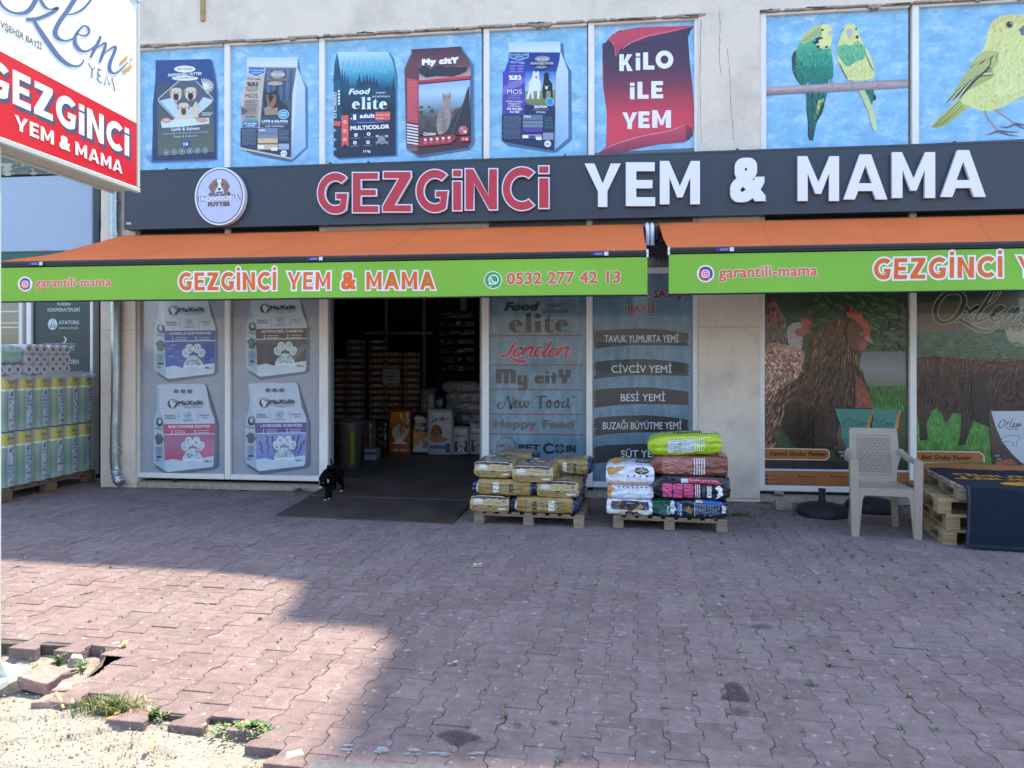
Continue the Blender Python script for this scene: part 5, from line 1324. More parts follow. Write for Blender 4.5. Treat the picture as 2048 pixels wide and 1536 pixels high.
p = aty(258, 447, YF) - so; F = MB(); F.box(p.x - .03, p.x + .03, -.006, -.0045, p.z - .012, p.z + .012, lin('d8b0a8')); F.build('sticker', M_plain, sign)
def letters(chars, boxes, outline, G=G_BOLD):
    for ch, (x0, x1, yt, yb) in zip(chars, boxes):
        Pp = lambda p: (lambda q: (q.x - so.x, q.z - so.z))(aty(*p, YF))
        tl = lambda u, v, d: Vector((u, -d, v))
        g = G[ch] if ch != '&' else None
        L1, L2 = MB(), MB()
        if g:
            for grp in glyph_groups(g):
                q = []
                for l in grp:
                    l = [Pp((x0 + (x1 - x0) * p[0] / g[0], yb + (yt - yb) * p[1])) for p in l]
                    q.append(l)
                qi = [offset_poly(l, -.012 if i == 0 else -.012) for i, l in enumerate(q)] if outline else q
                L1.prism(q, tl, .012, .05)
                if outline: L2.prism(qi, tl, .0502, .0535)
        else:
            vs, fs, xa, xb, ya, yb2 = text_tris('&', 6)
            c = [Pp((x0, yb)), Pp((x1, yb)), Pp((x0, yt))]
            r_ = .038
            for i, (ox, oy) in enumerate([(dx * r_, dy * r_) for dx in (-1, 0, 1) for dy in (-1, 0, 1)]):
                T = lambda p, d: Vector((c[0][0] + (c[1][0] - c[0][0]) * (p[0] + ox - xa + r_) / (xb - xa + 2 * r_), -d, c[0][1] + (c[2][1] - c[0][1]) * (p[1] + oy - ya + r_) / (yb2 - ya + 2 * r_)))
                d1 = .05 - i * .0002
                n = len(vs)
                ed = {}
                for f in fs:
                    for k in range(len(f)):
                        e = (f[k], f[(k + 1) % len(f)])
                        ed[e] = 1
                bd = [e for e in ed if (e[1], e[0]) not in ed]
                L1.add([T(p, d1) for p in vs] + [T(p, .012) for p in vs], list(fs) + [(e[1], e[0], n + e[0], n + e[1]) for e in bd])
        lo = L1.build('letter', M_white, sign)
        if outline: L2.build('letter_face', M_red, lo)
letters('GEZGiNCi', [(637, 700.5, 347, 430), (706.7, 761.6, 346, 428.5), (766.5, 826.7, 344, 427), (833, 900, 341, 427), (906, 926.4, 340.6, 424.6), (930.8, 997.6, 338.5, 423), (1004.6, 1070.5, 336, 423), (1077, 1100, 333, 420)], True)
letters('YEM&MAMA', [(1169.4, 1241.2, 329.5, 415.6), (1251.4, 1309.7, 327, 414), (1319, 1398.6, 324.4, 410.5), (1458.8, 1530.5, 319, 407), (1593, 1675, 315, 404), (1684, 1771, 311.5, 401), (1780.5, 1866, 307, 398), (1877, 1966.6, 303, 396)], False)
# round badge
cpt = aty(445.5, 395.3, YF)
rx, rz = (FX(494.5, YF) - FX(396, YF)) / 2, (aty(445, 338.2, YF).z - aty(445, 452.8, YF).z) / 2
bad = empty('round_sign', (cpt.x, YF, cpt.z), 0, 'round white light box with a spaniel head logo on the dark fascia', 'sign')
B = MB()
circ = [(rx * math.cos(t), rz * math.sin(t)) for t in [2 * math.pi * i / 48 for i in range(48)]]
B.prism([circ], lambda u, v, d: Vector((u, -d, v)), .001, .07)
B.build('light_box', M_white, bad)
BX = aty(445.5, 395.3, YF - .07)
P = Print(None, lambda u, v, d: Vector((u, -d, v)), [M_print], d0=.0702)
P.pix = lambda x, y: ((x - 770) / 11.815 * (rx / 49.25), -(y - 772) / 11.815 * (rz / 57.3))
P.ell(772, 772, 545, 640, '23304a', n=48, ring=22)
P.ell(772, 772, 522, 617, 'bcc4e4', n=48)
BR, BD = '8f6b5c', '3a3038'
P.poly([(770, 355), (880, 380), (935, 420), (1015, 550), (960, 640), (1000, 680), (1010, 750), (535, 750), (540, 690), (575, 660), (512, 560), (600, 420), (650, 385)], BD, smooth=2)
P.poly([(640, 395), (700, 395), (735, 470), (700, 570), (670, 660), (680, 740), (560, 740), (575, 650), (525, 560), (600, 425)], BR, smooth=2)
P.poly([(835, 395), (895, 400), (935, 430), (1003, 550), (955, 640), (975, 740), (860, 740), (870, 650), (800, 560), (800, 470)], BR, smooth=2)
P.poly([(715, 380), (770, 362), (820, 380), (815, 430), (795, 470), (815, 560), (865, 640), (850, 740), (690, 740), (672, 640), (720, 560), (742, 470), (718, 430)], 'dfe3ee', smooth=2)
P.poly([(680, 660), (855, 655), (852, 745), (690, 745)], '6d7b93'); P.ell(766, 605, 40, 30, '262a36'); P.poly([(740, 680), (768, 665), (796, 682), (800, 745), (735, 745)], '3b4254'); P.poly([(752, 700), (768, 685), (786, 702), (786, 742), (750, 742)], 'a9b0c2')
for x in (683, 850): P.ell(x, 492, 26, 22, '6b3326'); P.ell(x, 492, 11, 11, '1c1618', n=10)
for x, q in ((610, 1), (930, -1)): P.stroke([(x, 480, 3), (x - 8 * q, 590, 12), (x + 16 * q, 700, 5)], 8, BD)
P.text('INDIVIDUELL', 268, 886, 1262, 864, 128, '23304a', .085, res=3); P.text('INDIVIDUELL', 290, 880, 1240, 860, 108, 'e6ebf6', .045)
P.text('FUTTER', 500, 1010, 1020, 1004, 110, BD, .085, res=3); P.text('FUTTER', 520, 1002, 1000, 996, 92, '8f6457', .04)
P.build('logo_print', bad)
# ------------------------------------------------------------------ awnings
YA = -1.5
def awning(px0, px1, wall0, wall1, bar0, bar1, val0, val1, label, prints):
    """wallN/barN/valN: photo pixels of the two ends of the roller line, front bar top and valance hem"""
    w0, w1 = aty(*wall0, -.16), aty(*wall1, -.16)
    f0, f1 = aty(px0, bar0, YA), aty(px1, bar1, YA)
    zf = (f0.z + f1.z) / 2
    zw = (w0.z + w1.z) / 2
    zh = (aty(px0, val0, YA).z + aty(px1, val1, YA).z) / 2
    root = empty('awning', ((w0.x + w1.x) / 2, -.16, zw), 0, label, 'awning', 'extended awnings over the shop front')
    o = Vector(root.location)
    barh = .062
    F = MB(); n, m = 70, 12
    vs = []
    for j in range(m + 1):
        t = j / m
        for i in range(n + 1):
            s = i / n
            x = (w0.x * (1 - s) + w1.x * s) * (1 - t) + (f0.x * (1 - s) + f1.x * s) * t
            y = -.16 * (1 - t) + (YA + .02) * t
            z = zw * (1 - t) + (zf - .004) * t - .035 * math.sin(math.pi * t) + .008 * noise.noise(Vector((x * 1.3 + y, y * 1.5, 3))) * math.sin(math.pi * t) + .012 * math.sin(math.pi * t) * noise.noise(Vector((x * .8 - y * 2.2, 1, 7))) + .006 * abs(noise.noise(Vector((x * 1.1 - y * 2.6, .3, 17))))
            vs.append(Vector((x, y, z)) - o)
    fs = [(j * (n + 1) + i, j * (n + 1) + i + 1, (j + 1) * (n + 1) + i + 1, (j + 1) * (n + 1) + i) for j in range(m) for i in range(n)]
    k = len(vs)
    vs += [v - Vector((0, 0, .004)) for v in vs]
    fs += [tuple(k + a for a in f[::-1]) for f in fs]
    F.add(vs, fs)
    F.build('canopy', M_orange, root, smooth=True)
    for q in range(1, 5):
        i0 = int(n * q / 5); S_ = MB(); sv = []
        for j in range(m + 1):
            v_ = vs[j * (n + 1) + i0]; sv += [v_ + Vector((-.007, 0, .001)), v_ + Vector((.007, 0, .001))]
        S_.add(sv, [(2 * j, 2 * j + 2, 2 * j + 3, 2 * j + 1)[::-1] for j in range(m)])
        S_.build('seam', mat('seam_orange', 'd16224', .85), root)
    B = MB()
    prof = [(0, 0), (.02, .012), (.035, .02), (.05, .014), (.06, 0)]
    B.bbox(f0.x - o.x - .004, f1.x - o.x + .004, YA + .005 - o.y, YA + .05 - o.y, zf - barh - o.z, zf - o.z, .012)
    B.bbox(f0.x - o.x, f1.x - o.x, YA - .006 - o.y, YA + .004 - o.y, zf - barh * .55 - o.z, zf - barh * .45 - o.z, .002)
    B.build('front_bar', M_dark, root)
    C = MB()
    for x in (f0.x, f1.x): C.bbox(x - o.x - .009, x - o.x + .009, YA - .002 - o.y, YA + .052 - o.y, zf - barh - .004 - o.z, zf - o.z + .004, .003)
    C.build('end_cap', M_white, root)
    wave = lambda u, v: (.016 * math.sin(u * 3.1) + .012 * noise.noise(Vector((u * 2.3, v * 1.5, 1))) + .006 * noise.noise(Vector((u * 9, v * 3, 5)))) * min(1, max(0, (zf - barh - v) / (zf - barh - zh)))
    T3 = lambda u, v, d: Vector((u - o.x, YA + .012 - d + wave(u, v) - o.y, v - o.z))
    V = MB(); n, m = 110, 7
    vs = [T3(f0.x + (f1.x - f0.x) * i / n, zf - barh + (zh - zf + barh) * j / m, 0) for j in range(m + 1) for i in range(n + 1)]
    V.add(vs, [(j * (n + 1) + i, (j + 1) * (n + 1) + i, (j + 1) * (n + 1) + i + 1, j * (n + 1) + i + 1) for j in range(m) for i in range(n)])
    k = len(V.v); V.add([v + Vector((0, .003, 0)) for v in vs], [tuple(a for a in f[::-1]) for f in V.f])
    V.build('valance', M_green, root, smooth=True)
    H = MB()
    H.tube([T3(f0.x + (f1.x - f0.x) * i / 60, zh, .0) for i in range(61)], .0085, 6)
    H.build('hem_bar', M_dark, root)
    for nm, fn in prints:
        P = Print(lambda x, y: (lambda p: (p.x, p.z))(aty(x, y, YA)), T3, [M_print], d0=.0015); P.sub = .05
        fn(P); P.build(nm, root)
    pass
    # roller tube, torsion bar, folding arms
    T = MB(); T.tube([(w0.x - o.x, .03, -.045), (w1.x - o.x, .03, -.045)], .042, 14)
    T.build('roller', M_orange, root)
    T = MB(); T.bbox(w0.x - o.x - .02, w1.x - o.x + .02, .0, .04, -.20, -.16, .004)
    T.build('torsion_bar', M_dark, root)
    for sx in (-1, 1):
        xa = (w0.x if sx < 0 else w1.x) - o.x - sx * .25
        xe = xa - sx * .95; xf = (f0.x if sx < 0 else f1.x) - o.x - sx * .45
        A = MB(); A.tube([(xa, .0, -.18), (xe, -.7, -.42)], .022, 8); A.tube([(xe, -.7, -.42), (xf, YA + .06 - o.y, zf - o.z - .05)], .018, 8); A.tube([(xe, -.7, -.45), (xe, -.7, -.39)], .03, 10)
        A.build('folding_arm', M_white, root)
    S = MB()
    for px in ((70, 628, 1197) if px0 < 1000 else (1447, 2150)):
        p = aty(px, bar0 + (bar1 - bar0) * (px - px0) / (px1 - px0) + 5, YA)
        S.box(p.x - .065 - o.x, p.x + .05 - o.x, YA - .009 - o.y, YA - .0065 - o.y, zf - .045 - o.z, zf - .012 - o.z, lin('2c2f7c'))
        S.box(p.x + .05 - o.x, p.x + .085 - o.x, YA - .009 - o.y, YA - .0065 - o.y, zf - .045 - o.z, zf - .012 - o.z, lin('d8dcdf'))
        for q in range(2): S.box(p.x - .03 - o.x, p.x + .035 - o.x, YA - .0102 - o.y, YA - .0092 - o.y, zf - .026 - q * .01 - o.z, zf - .023 - q * .01 - o.z, lin('c6cbe4'))
    S.build('sticker', M_plain, root)
    return root
OR, WH = 'e8661c', 'f0ece6'
def gez(P, f, d):
    """shop name; f maps the coordinates of the first valance"""
    for w, x0, x1 in (('GEZGİNCİ', 356, 552), ('YEM', 574, 661), ('&', 682, 712), ('MAMA', 732, 869)):
        for col, g in ((WH, .0135), (OR, -.001)):
            word_uv(P, w, f(x0, 580.8 - (x0 - 356) * .004), f(x1, 580.8 - (x1 - 356) * .004), 36 * d, col, G=G_BOLD, gap=.15, grow=g, amp=.045)
def insta(P, x, y, r):
    P.ell(x, y, r + 3, r + 3, WH, n=28)
    P.ell(x, y, r, r, '7a2a7e', n=28); P.ell(x - r * .1, y + r * .12, r * .85, r * .8, 'b02c62', n=24); P.ell(x - r * .35, y + r * .35, r * .5, r * .45, 'd85038', n=20); P.ell(x + r * .2, y - r * .6, r * .5, r * .25, '43309a', n=16)
    q = r * .55
    sq = lambda a, b: [(x - a, y - b), (x - b, y - a), (x + b, y - a), (x + a, y - b), (x + a, y + b), (x + b, y + a), (x - b, y + a), (x - a, y + b)]
    P.poly(sq(q, q * .5), WH, holes=[sq(q * .74, q * .35)])
    P.ell(x, y, r * .28, r * .28, WH, ring=r * .12, n=16); P.ell(x + q * .55, y - q * .55, r * .07, r * .07, WH, n=8)
def _wa(P):
    P.ell(986, 560, 18, 18, WH, n=28); P.ell(986, 560, 16.4, 16.4, '2c9a54', n=28); P.ell(987, 559, 10.5, 10.2, WH, ring=2.2, n=20); P.poly([(977, 570), (979, 562), (985, 568)], WH)
    P.stroke([(982, 555, 3), (983, 559, 2.4), (987, 564, 2.4), (991, 564, 3.2)], 3, WH)
pr1 = [('lettering', lambda P: gez(P, lambda x, y: (x, y), 1)), ('logo', lambda P: insta(P, 47.6, 567.7, 12)),
       ('lettering', lambda P: P.text('garantili-mama', 68, 574, 221, 572.5, 19, 'e0622a', .03, out=WH, ow=.03, sharp=False, res=4)), ('logo', _wa),
       ('lettering', lambda P: P.text('0532 277 42 13', 1013, 569, 1241, 565.5, 25, 'd9622c', .035, out=WH, ow=.03, sharp=False, res=4))]
def _g2(P):
    f = lambda x, y: (1749 + (x - 356) * 1.312, 558.6 + (y - 580.8) * 1.2 - (x - 356) * .018)
    gez(P, f, 1.165)
pr2 = [('lettering', _g2), ('logo', lambda P: insta(P, 1411.6, 547, 14.5)), ('lettering', lambda P: P.text('garantili-mama', 1438, 556, 1635, 551.5, 24.5, 'e0622a', .03, out=WH, ow=.03, sharp=False, res=4))]
awning(-14, 1295, (242, 468), (1285, 452), 521.5, 501, 602, 592, 'long orange awning with a green valance showing a phone number, above the doorway', pr1)
awning(1338, 2460, (1317.5, 449), (2420, 418), 494, 474, 586, 579, 'orange awning with a green valance, over the hen and bull posters', pr2)
# white end brackets in the gap
for k, px in enumerate((1295, 1304.5)):
    a = aty(px, 450, -.32)
    b = MB()
    pts = [(a.x, -.12, a.z - .12), (a.x, -.16, a.z - .02), (a.x, -.24, a.z + .02), (a.x, -.32, a.z - .02), (a.x, -.34, a.z - .1), (a.x, -.34, a.z - .21)]
    b.tube(catmull(pts, 4), .02, 8)
    b.build('awning_bracket', M_white, bld, smooth='auto')
b = MB()
p0, p1 = aty(1287, 452, -.14), aty(1316, 452, -.14)
b.bbox(p0.x, p0.x + .035, -.2, -.08, p0.z - .16, p0.z - .01, .006); b.bbox(p1.x - .035, p1.x, -.2, -.08, p0.z - .16, p0.z - .01, .006)
b.bbox(p0.x + .04, p1.x + .25, -.12, -.075, p0.z - .30, p0.z - .10, .006)
b.build('awning_mount', M_dark, bld)

# ------------------------------------------------------------------ light-box sign on its post
XS = -2.75
far = atx(281.5, 386, XS); topc = atx(281.5, -2, XS)
post_g = atz(5, 1350, 0)
y_far, y_near = far.y, far.y - 2.35
z_b, z_t = far.z, topc.z
ps = empty('pole_sign', (XS - .1, post_g.y, 0), 0, 'white and red light box sign on a slim white post at the left edge', 'sign')
po = Vector(ps.location)
B = MB()
B.bbox(-.085 + .012, .1 - .006, y_near - po.y + .01, y_far - po.y - .01, z_b + .01, z_t - .01, .004)
B.build('light_box', mat('sign_case', 'b8b5a9', .5, var=.06), ps)
fw = .028
B = MB()
for x0, x1 in ((.07, .1), (-.085, -.06)):
    B.bbox(x0, x1, y_near - po.y, y_far - po.y, z_b, z_b + fw, .004); B.bbox(x0, x1, y_near - po.y, y_far - po.y, z_t - fw, z_t, .004)
    B.bbox(x0 - .001, x1 - .001, y_far - po.y - fw, y_far - po.y - .001, z_b + fw + .001, z_t - fw - .001, .004); B.bbox(x0 - .001, x1 - .001, y_near - po.y + .001, y_near - po.y + fw, z_b + fw + .001, z_t - fw - .001, .004)
B.build('sign_frame', M_base, ps)
B = MB(); B.bbox(-.03, .066, -.09, 0.0, .012, z_b - .001, .006)
B.build('post', M_base, ps)
B = MB(); B.bbox(-.12, .15, -.16, .09, -.02, .012, .003)
for sx, sy in ((-.17, -.13), (.03, -.13), (.03, .06), (-.17, .06)): B.tube([(sx, sy, .0), (sx, sy, .03)], .009, 6)
B.poly = None
B.add([(.066, -.04, .012), (.14, -.04, .012), (.066, -.04, .13), (.066, -.045, .012), (.14, -.045, .012), (.066, -.045, .13)], [(0, 1, 2), (5, 4, 3), (0, 3, 4, 1), (1, 4, 5, 2), (0, 2, 5, 3)])
B.build('base_plate', M_base, ps)
SPX = lambda x, y: (lambda p: (p.y, p.z))(atx(x, y, XS))
S3 = lambda u, v, d: Vector((.0945 + d, u - po.y, v))
P = Print(SPX, S3, [mat('sign_film', rough=.3, attr=True, var=.02, coat=.3)], d0=.0)
a0 = SPX(0, 100.7); a1 = SPX(275.3, 246.7)
yn, yf = y_near + fw, y_far - fw
zz = lambda u: a0[1] + (a1[1] - a0[1]) * (u - a0[0]) / (a1[0] - a0[0])
P.poly([(yn, z_b + fw), (yf, z_b + fw), (yf, z_t - fw), (yn, z_t - fw)], 'eef4f0', uv=True)
P.poly([(yn, z_b + fw), (yf, z_b + fw), (yf, zz(yf)), (yn, zz(yn))], 'd8202c', uv=True)
P.poly([(yf - .006, z_b + fw + .01), (yf - .003, z_b + fw + .01), (yf - .003, z_t - fw - .06), (yf - .006, z_t - fw - .06)], '9aa39c', uv=True)
P.poly([(yf - .003, z_t - fw - .06), (yf - .09, z_t - fw), (yf - .096, z_t - fw), (yf - .006, z_t - fw - .062)], '4a4f4c', uv=True)
P.poly([(yf, z_t - fw - .052), (yf, z_t - fw), (yf - .085, z_t - fw)], 'dfe6e0', uv=True)
e0, e1 = (27.2, 206.6), (259.6, 313.2)
for col, off, g in (('54546e', (.016, -.016), .004), ('f4faf6', (0, 0), .0)):
    s = word_uv(P, 'EZGiNCi', e0, e1, 68.5, col, G=G_BOLD, gap=.13, off=off, grow=g)
    u0 = SPX(*e0)[0]; hh = SPX(e0[0], e0[1] - 68.5)[1] - SPX(*e0)[1]
    g_ = G_BOLD['G']
    for grp in glyph_groups(g_):
        P.poly([(u0 - s * .99 + p[0] * s + off[0], SPX(*e0)[1] + p[1] * hh + off[1]) for p in grp[0]], col, uv=True)
word_uv(P, 'YEM & MAMA', (30.8, 258), (246, 348.3), 29.5, 'f4faf6', G=G_BOLD, gap=.13, space=.3, amp=.04)
view(P, SPX, 0, 0, 6.983)
OZS = [[(-20, -80, 30), (30, 60, 36), (130, 150, 34), (250, 185, 36), (380, 165, 60), (470, 70, 70), (520, -60, 70), (500, -260, 60), (380, -420, 40)],
       [(555, -80, 26), (590, 20, 40), (650, 105, 36), (710, 130, 20), (800, 110, 40), (800, 130, 50), (700, 190, 50), (560, 250, 50), (450, 270, 54), (370, 260, 40)],
       [(480, 280, 40), (560, 410, 56), (680, 590, 66), (820, 780, 62), (950, 890, 48), (1070, 925, 28), (1150, 890, 24), (1180, 830, 18)],
       [(1290, -20, 30), (1180, 110, 30), (1050, 185, 26), (940, 205, 16)], [(1080, -60, 70), (960, 130, 66), (840, 300, 64), (780, 440, 66), (820, 530, 50), (910, 570, 30), (1010, 545, 24), (1060, 500, 20)],
       [(1080, 465, 18), (1170, 500, 24), (1250, 460, 30), (1240, 390, 34), (1180, 360, 24), (1110, 420, 30), (1055, 520, 48), (1070, 630, 56), (1150, 710, 40), (1240, 705, 24), (1330, 640, 18)],
       [(1410, 500, 30), (1390, 570, 44), (1330, 680, 46), (1275, 800, 30)], [(1330, 690, 18), (1400, 640, 20), (1470, 600, 34), (1480, 640, 40), (1440, 760, 46), (1400, 875, 26)], [(1440, 760, 16), (1530, 690, 20), (1610, 650, 34), (1615, 700, 40), (1550, 860, 48), (1540, 970, 46), (1600, 1025, 28), (1680, 980, 20), (1790, 870, 14)]]
P.strokes(OZS, 40, '5b729c', n=7)
for k in range(5):
    P.ell(1690 + k * 22, 880 - k * 34 + 14 * k, 9, 40 - k, 'e0a04a', n=12, rot=12)
    P.ell(1730 + k * 26, 1005 - k * 20, 12, 34, 'e0a04a', n=12, rot=-38)
P.ell(1835, 832, 16, 24, 'e0a04a', n=12, rot=35)
for st in ([(1240, 880), (1290, 970), (1290, 1090)], [(1335, 940), (1290, 980)], [(1375, 960), (1375, 1130)], [(1375, 960), (1425, 990)], [(1375, 1045), (1415, 1070)], [(1375, 1130), (1430, 1165)], [(1465, 1190), (1490, 1035), (1530, 1200), (1570, 1090), (1610, 1275)]):
    P.stroke([(x, y) for x, y in st], 13, '474a5a', smooth=False)
P.text('VŞEHİR BAYİİ', 10, 345 + 30, 590, 700, 95, '5b5f68', .008, res=3)
P.text('NE', -110, 305, -5, 365, 100, '5b5f68', .008, res=3)
P.build('sign_print', ps)

# ------------------------------------------------------------------ downpipe
r = random.Random(3)
dp = aty(229, 719, -.14)
pipe = empty('downpipe', (dp.x, -.13, 0), 0, 'dented galvanised downpipe on the pier between the two shops', 'pipe')
def zat(y): return aty(230, y, -.13).z
xo = [(zat(1), .0), (zat(385), -.005), (zat(500), .0), (zat(600), .004), (zat(690), .01), (zat(790), .012), (zat(870), .0), (zat(925), .0), (zat(940), .01)]
T = MB()
pts = [(x, 0, z) for z, x in xo]
full = catmull(pts, 8)
rr = [.052 * (1 + .10 * noise.noise(Vector((0, 0, p[2] * 6)))) for p in full]
T.tube([(p[0], .006 * noise.noise(Vector((p[2] * 4, 0, 0))), p[2]) for p in full], rr, 16)
T.build('pipe_run', M_galv, pipe, smooth=True)
for yy in (405, 470, 622, 640, 780, 893, 905):
    T = MB(); z = zat(yy); T.tube([(.008 if yy > 600 else 0, 0, z - .012), (.008 if yy > 600 else 0, 0, z + .012)], .058, 16)
    T.build('clamp', M_galv, pipe, smooth='auto')
el = [(.01, 0, zat(938)), (.02, -.01, zat(948)), (.06, -.03, zat(958)), (.12, -.06, .02 + zat(968))]
T = MB(); e2 = catmull(el, 5)
T.tube(e2, [.052 + .01 * r.uniform(-1, 1) for _ in e2], 14)
T.build('elbow', mat('crumpled_foil', 'b8c0c4', .25, metal=.9, bump=1.0, bscale=22), pipe)

# ------------------------------------------------------------------ neighbouring shop on the left
YN = .42
nb = empty('neighbour_shop', (-8, YN, 0), 0, 'green fronted neighbouring shop with a pale blank fascia, behind the paper pallet', 'building')
no = Vector(nb.location)
def NX(px): return aty(px, 719, YN).x - no.x
def NZ(py, px=100): return aty(px, py, YN).z
xl = NX(-900)
B = MB(); B.box(xl, NX(190), .1, .3, 0, 3.2); B.build('backing_wall', mat('neighbour_dark', '22302e', .8), nb)
B = MB(); B.bbox(xl, NX(187), -.02, .12, NZ(503), NZ(352), .01); B.build('fascia', mat('pale_fascia', '9fb0c2', .4, var=.04), nb)
B = MB(); B.box(xl, NX(188), -.01, .1, NZ(540), NZ(504)); B.build('green_band', mat('green_band', '1f5a4c', .5), nb)
PN = lambda x, y: (lambda p: (p.x - no.x, p.z))(aty(x, y, YN))
N3 = lambda u, v, d: Vector((u, -d, v))
P = Print(PN, N3, [M_print, M_grass_print], d0=.001)
P.quad([(-700, 250), (187, 230), (187, 348), (-700, 352)], ('7f8a68', '5c6552', '4c5448', '5d6253'), 1, 4, 4)
rr_ = random.Random(6)
for k in range(60):
    x = rr_.uniform(-60, 130); y = 340 + rr_.uniform(-12, 8)
    P.ell(x, y, rr_.uniform(5, 11), rr_.uniform(3, 5), ['8e8f78', '6b6e5c', 'a3a48c', '4f5347'][k % 4], n=8)
P.build('picture_strip', nb)
B = MB()
for x0, x1 in ((42, 49), (57, 67), (184, 190)): B.bbox(NX(x0), NX(x1), -.04, .08, .05, NZ(540), .006)
B.bbox(xl, NX(187) - .02, -.03, .08, .0, .05, .005)
B.build('frame', M_frame, nb)
B = MB(); B.box(NX(-300), NX(42), .0, .02, .06, NZ(541)); B.build('pane', M_glass, nb)
B = MB()
for y0, y1, e in ((622, 614, 3), (645, 640, 3), (654, 652, 3)):
    B.box(NX(-60), NX(42), -.01, -.004, NZ(y0 + 2), NZ(y0 - 1))
B.build('shelf_edge', mat('warm_strip', 'd8c9b4', .5), nb)  # pale bars coloured to stand for the lights in the dark pane
P = Print(PN, N3, [M_print], d0=.001)
P.quad([(67, 535), (186, 535), (186, 958), (67, 962)], ('26423f', '1b3030', '173033', '15414a'), 0, 1, 6)
view(P, PN, 0, 440, 2.6475)
TX = 'b9c6c6'
P.text('KADIN', 305, 453, 372, 453, 17, TX, .015); P.text('KOOPERATİFLERİ', 253, 485, 425, 484, 19, TX, .02)
P.ell(279, 552, 25, 30, 'c2cdcd'); P.stroke([(268, 570), (279, 530), (290, 570)], 4, '2d4644', smooth=False); P.ell(270, 562, 8, 10, '2d4644', ring=2); P.ell(288, 562, 8, 10, '2d4644', ring=2)
P.text('ATATÜRK', 312, 552, 422, 552, 20, TX, .025); P.text('ORMAN ÇİFTLİĞİ', 312, 578, 415, 578, 11, TX, .015, res=1)
P.poly([(335, 616), (350, 620), (355, 636), (345, 650), (330, 651), (343, 643), (346, 634), (342, 624)], TX)
P.text('TÜRK KIZILAY', 250, 682, 398, 682, 19, TX, .015); P.stroke([(235, 656), (398, 656)], 2, TX, smooth=False); P.stroke([(235, 689), (398, 689)], 2, TX, smooth=False)
P.text('MADEN', 330, 762, 418, 762, 24, TX, .012)
for y in (505, 600, 700): P.stroke([(215, y), (465, y)], 1.2, '48605f', smooth=False)
P.build('sign_panel', nb)
# ------------------------------------------------------------------ ground
G = MB()
def sheet(name, poly, z, m, **k):
    b = MB(); b.add([(x, y, z) for x, y in poly], [tuple(range(len(poly)))])
    return b.build(name, m, kind='structure', **k)
sheet('road', [(-80, -80), (80, -80), (80, -5.0), (-80, -5.0)], -.075, M_asphalt)
sheet('ground', [(-90, -90), (90, -90), (90, 60), (-90, 60)], -.12, M_asphalt)
ROT = R(3.0)
cr, sr = math.cos(ROT), math.sin(ROT)
def loc2w(a, b): return (a * cr + b * sr, -a * sr + b * cr)      # columns run along (sin, cos)
edge_px = [(-900, 1292), (0, 1292), (120, 1297), (196, 1296), (200, 1330), (150, 1370), (80, 1388), (165, 1398), (190, 1408), (330, 1440), (450, 1448), (560, 1478), (572, 1500), (640, 1521), (860, 1528), (1100, 1541), (2200, 1605)]
edge = [atz(*p, 0) for p in edge_px]
corner_x = edge[13].x - .1
def edge_y(x):
    if x <= edge[0].x: return edge[0].y
    for a, b in zip(edge, edge[1:]):
        if a.x <= x <= b.x and b.x > a.x: return a.y + (b.y - a.y) * (x - a.x) / (b.x - a.x)
    return edge[-1].y
def inside(x, y):
    if y > (.30 if x < X_L - .45 else -.06): return False
    if not -9.5 < x < 7.5: return False
    p = None
    # notch: pixel polygon of the missing pavers at the far left
    return y > edge_y(x) - (.16 if x > corner_x else 0)
bed = MB()
bed.box(-80, 80, -4.95, .4, -.2, -.014)
bedo = MB()
xs = [-80, -9.5] + [e.x for e in edge if e.x > -9.5] + [80]
ys = [edge_y(x) + .05 for x in xs]
n = len(xs)
bedo.add([(x, y, -.0065) for x, y in zip(xs, ys)] + [(x, .4, -.0065) for x in xs] + [(x, y, -.1) for x, y in zip(xs, ys)], [(i, i + 1, n + i + 1, n + i) for i in range(n - 1)] + [(2 * n + i, 2 * n + i + 1, i + 1, i) for i in range(n - 1)])
pave = bedo.build('pavement', M_bed, kind='structure')
hw, nw = .0775, .0535
prof_r = [(hw, -.098), (hw, -.062), (nw, -.036), (nw, .036), (hw, .062), (hw, .098)]
outline = prof_r + [(-x, -y) for x, y in prof_r]
def paver_mesh(seed):
    rr = random.Random(seed)
    M = MB()
    j = lambda: rr.uniform(-.0008, .0008)
    base = offset_poly(outline, -.0009)
    base = [(x + j(), y + j()) for x, y in base]
    top = offset_poly(base, -.0022)
    k = len(base)
    vs = [(x, y, 0) for x, y in top] + [(x, y, -.0022) for x, y in base] + [(x, y, -.06) for x, y in base]
    fs = [orient(top, t) for t in tessellate_polygon([[Vector((x, y, 0)) for x, y in top]])]
    for i in range(k):
        q = (i + 1) % k
        fs += [(i, k + i, k + q, q), (k + i, 2 * k + i, 2 * k + q, k + q)]
    M.add(vs, fs)
    return M
variants = [paver_mesh(s) for s in range(6)]
cells = []
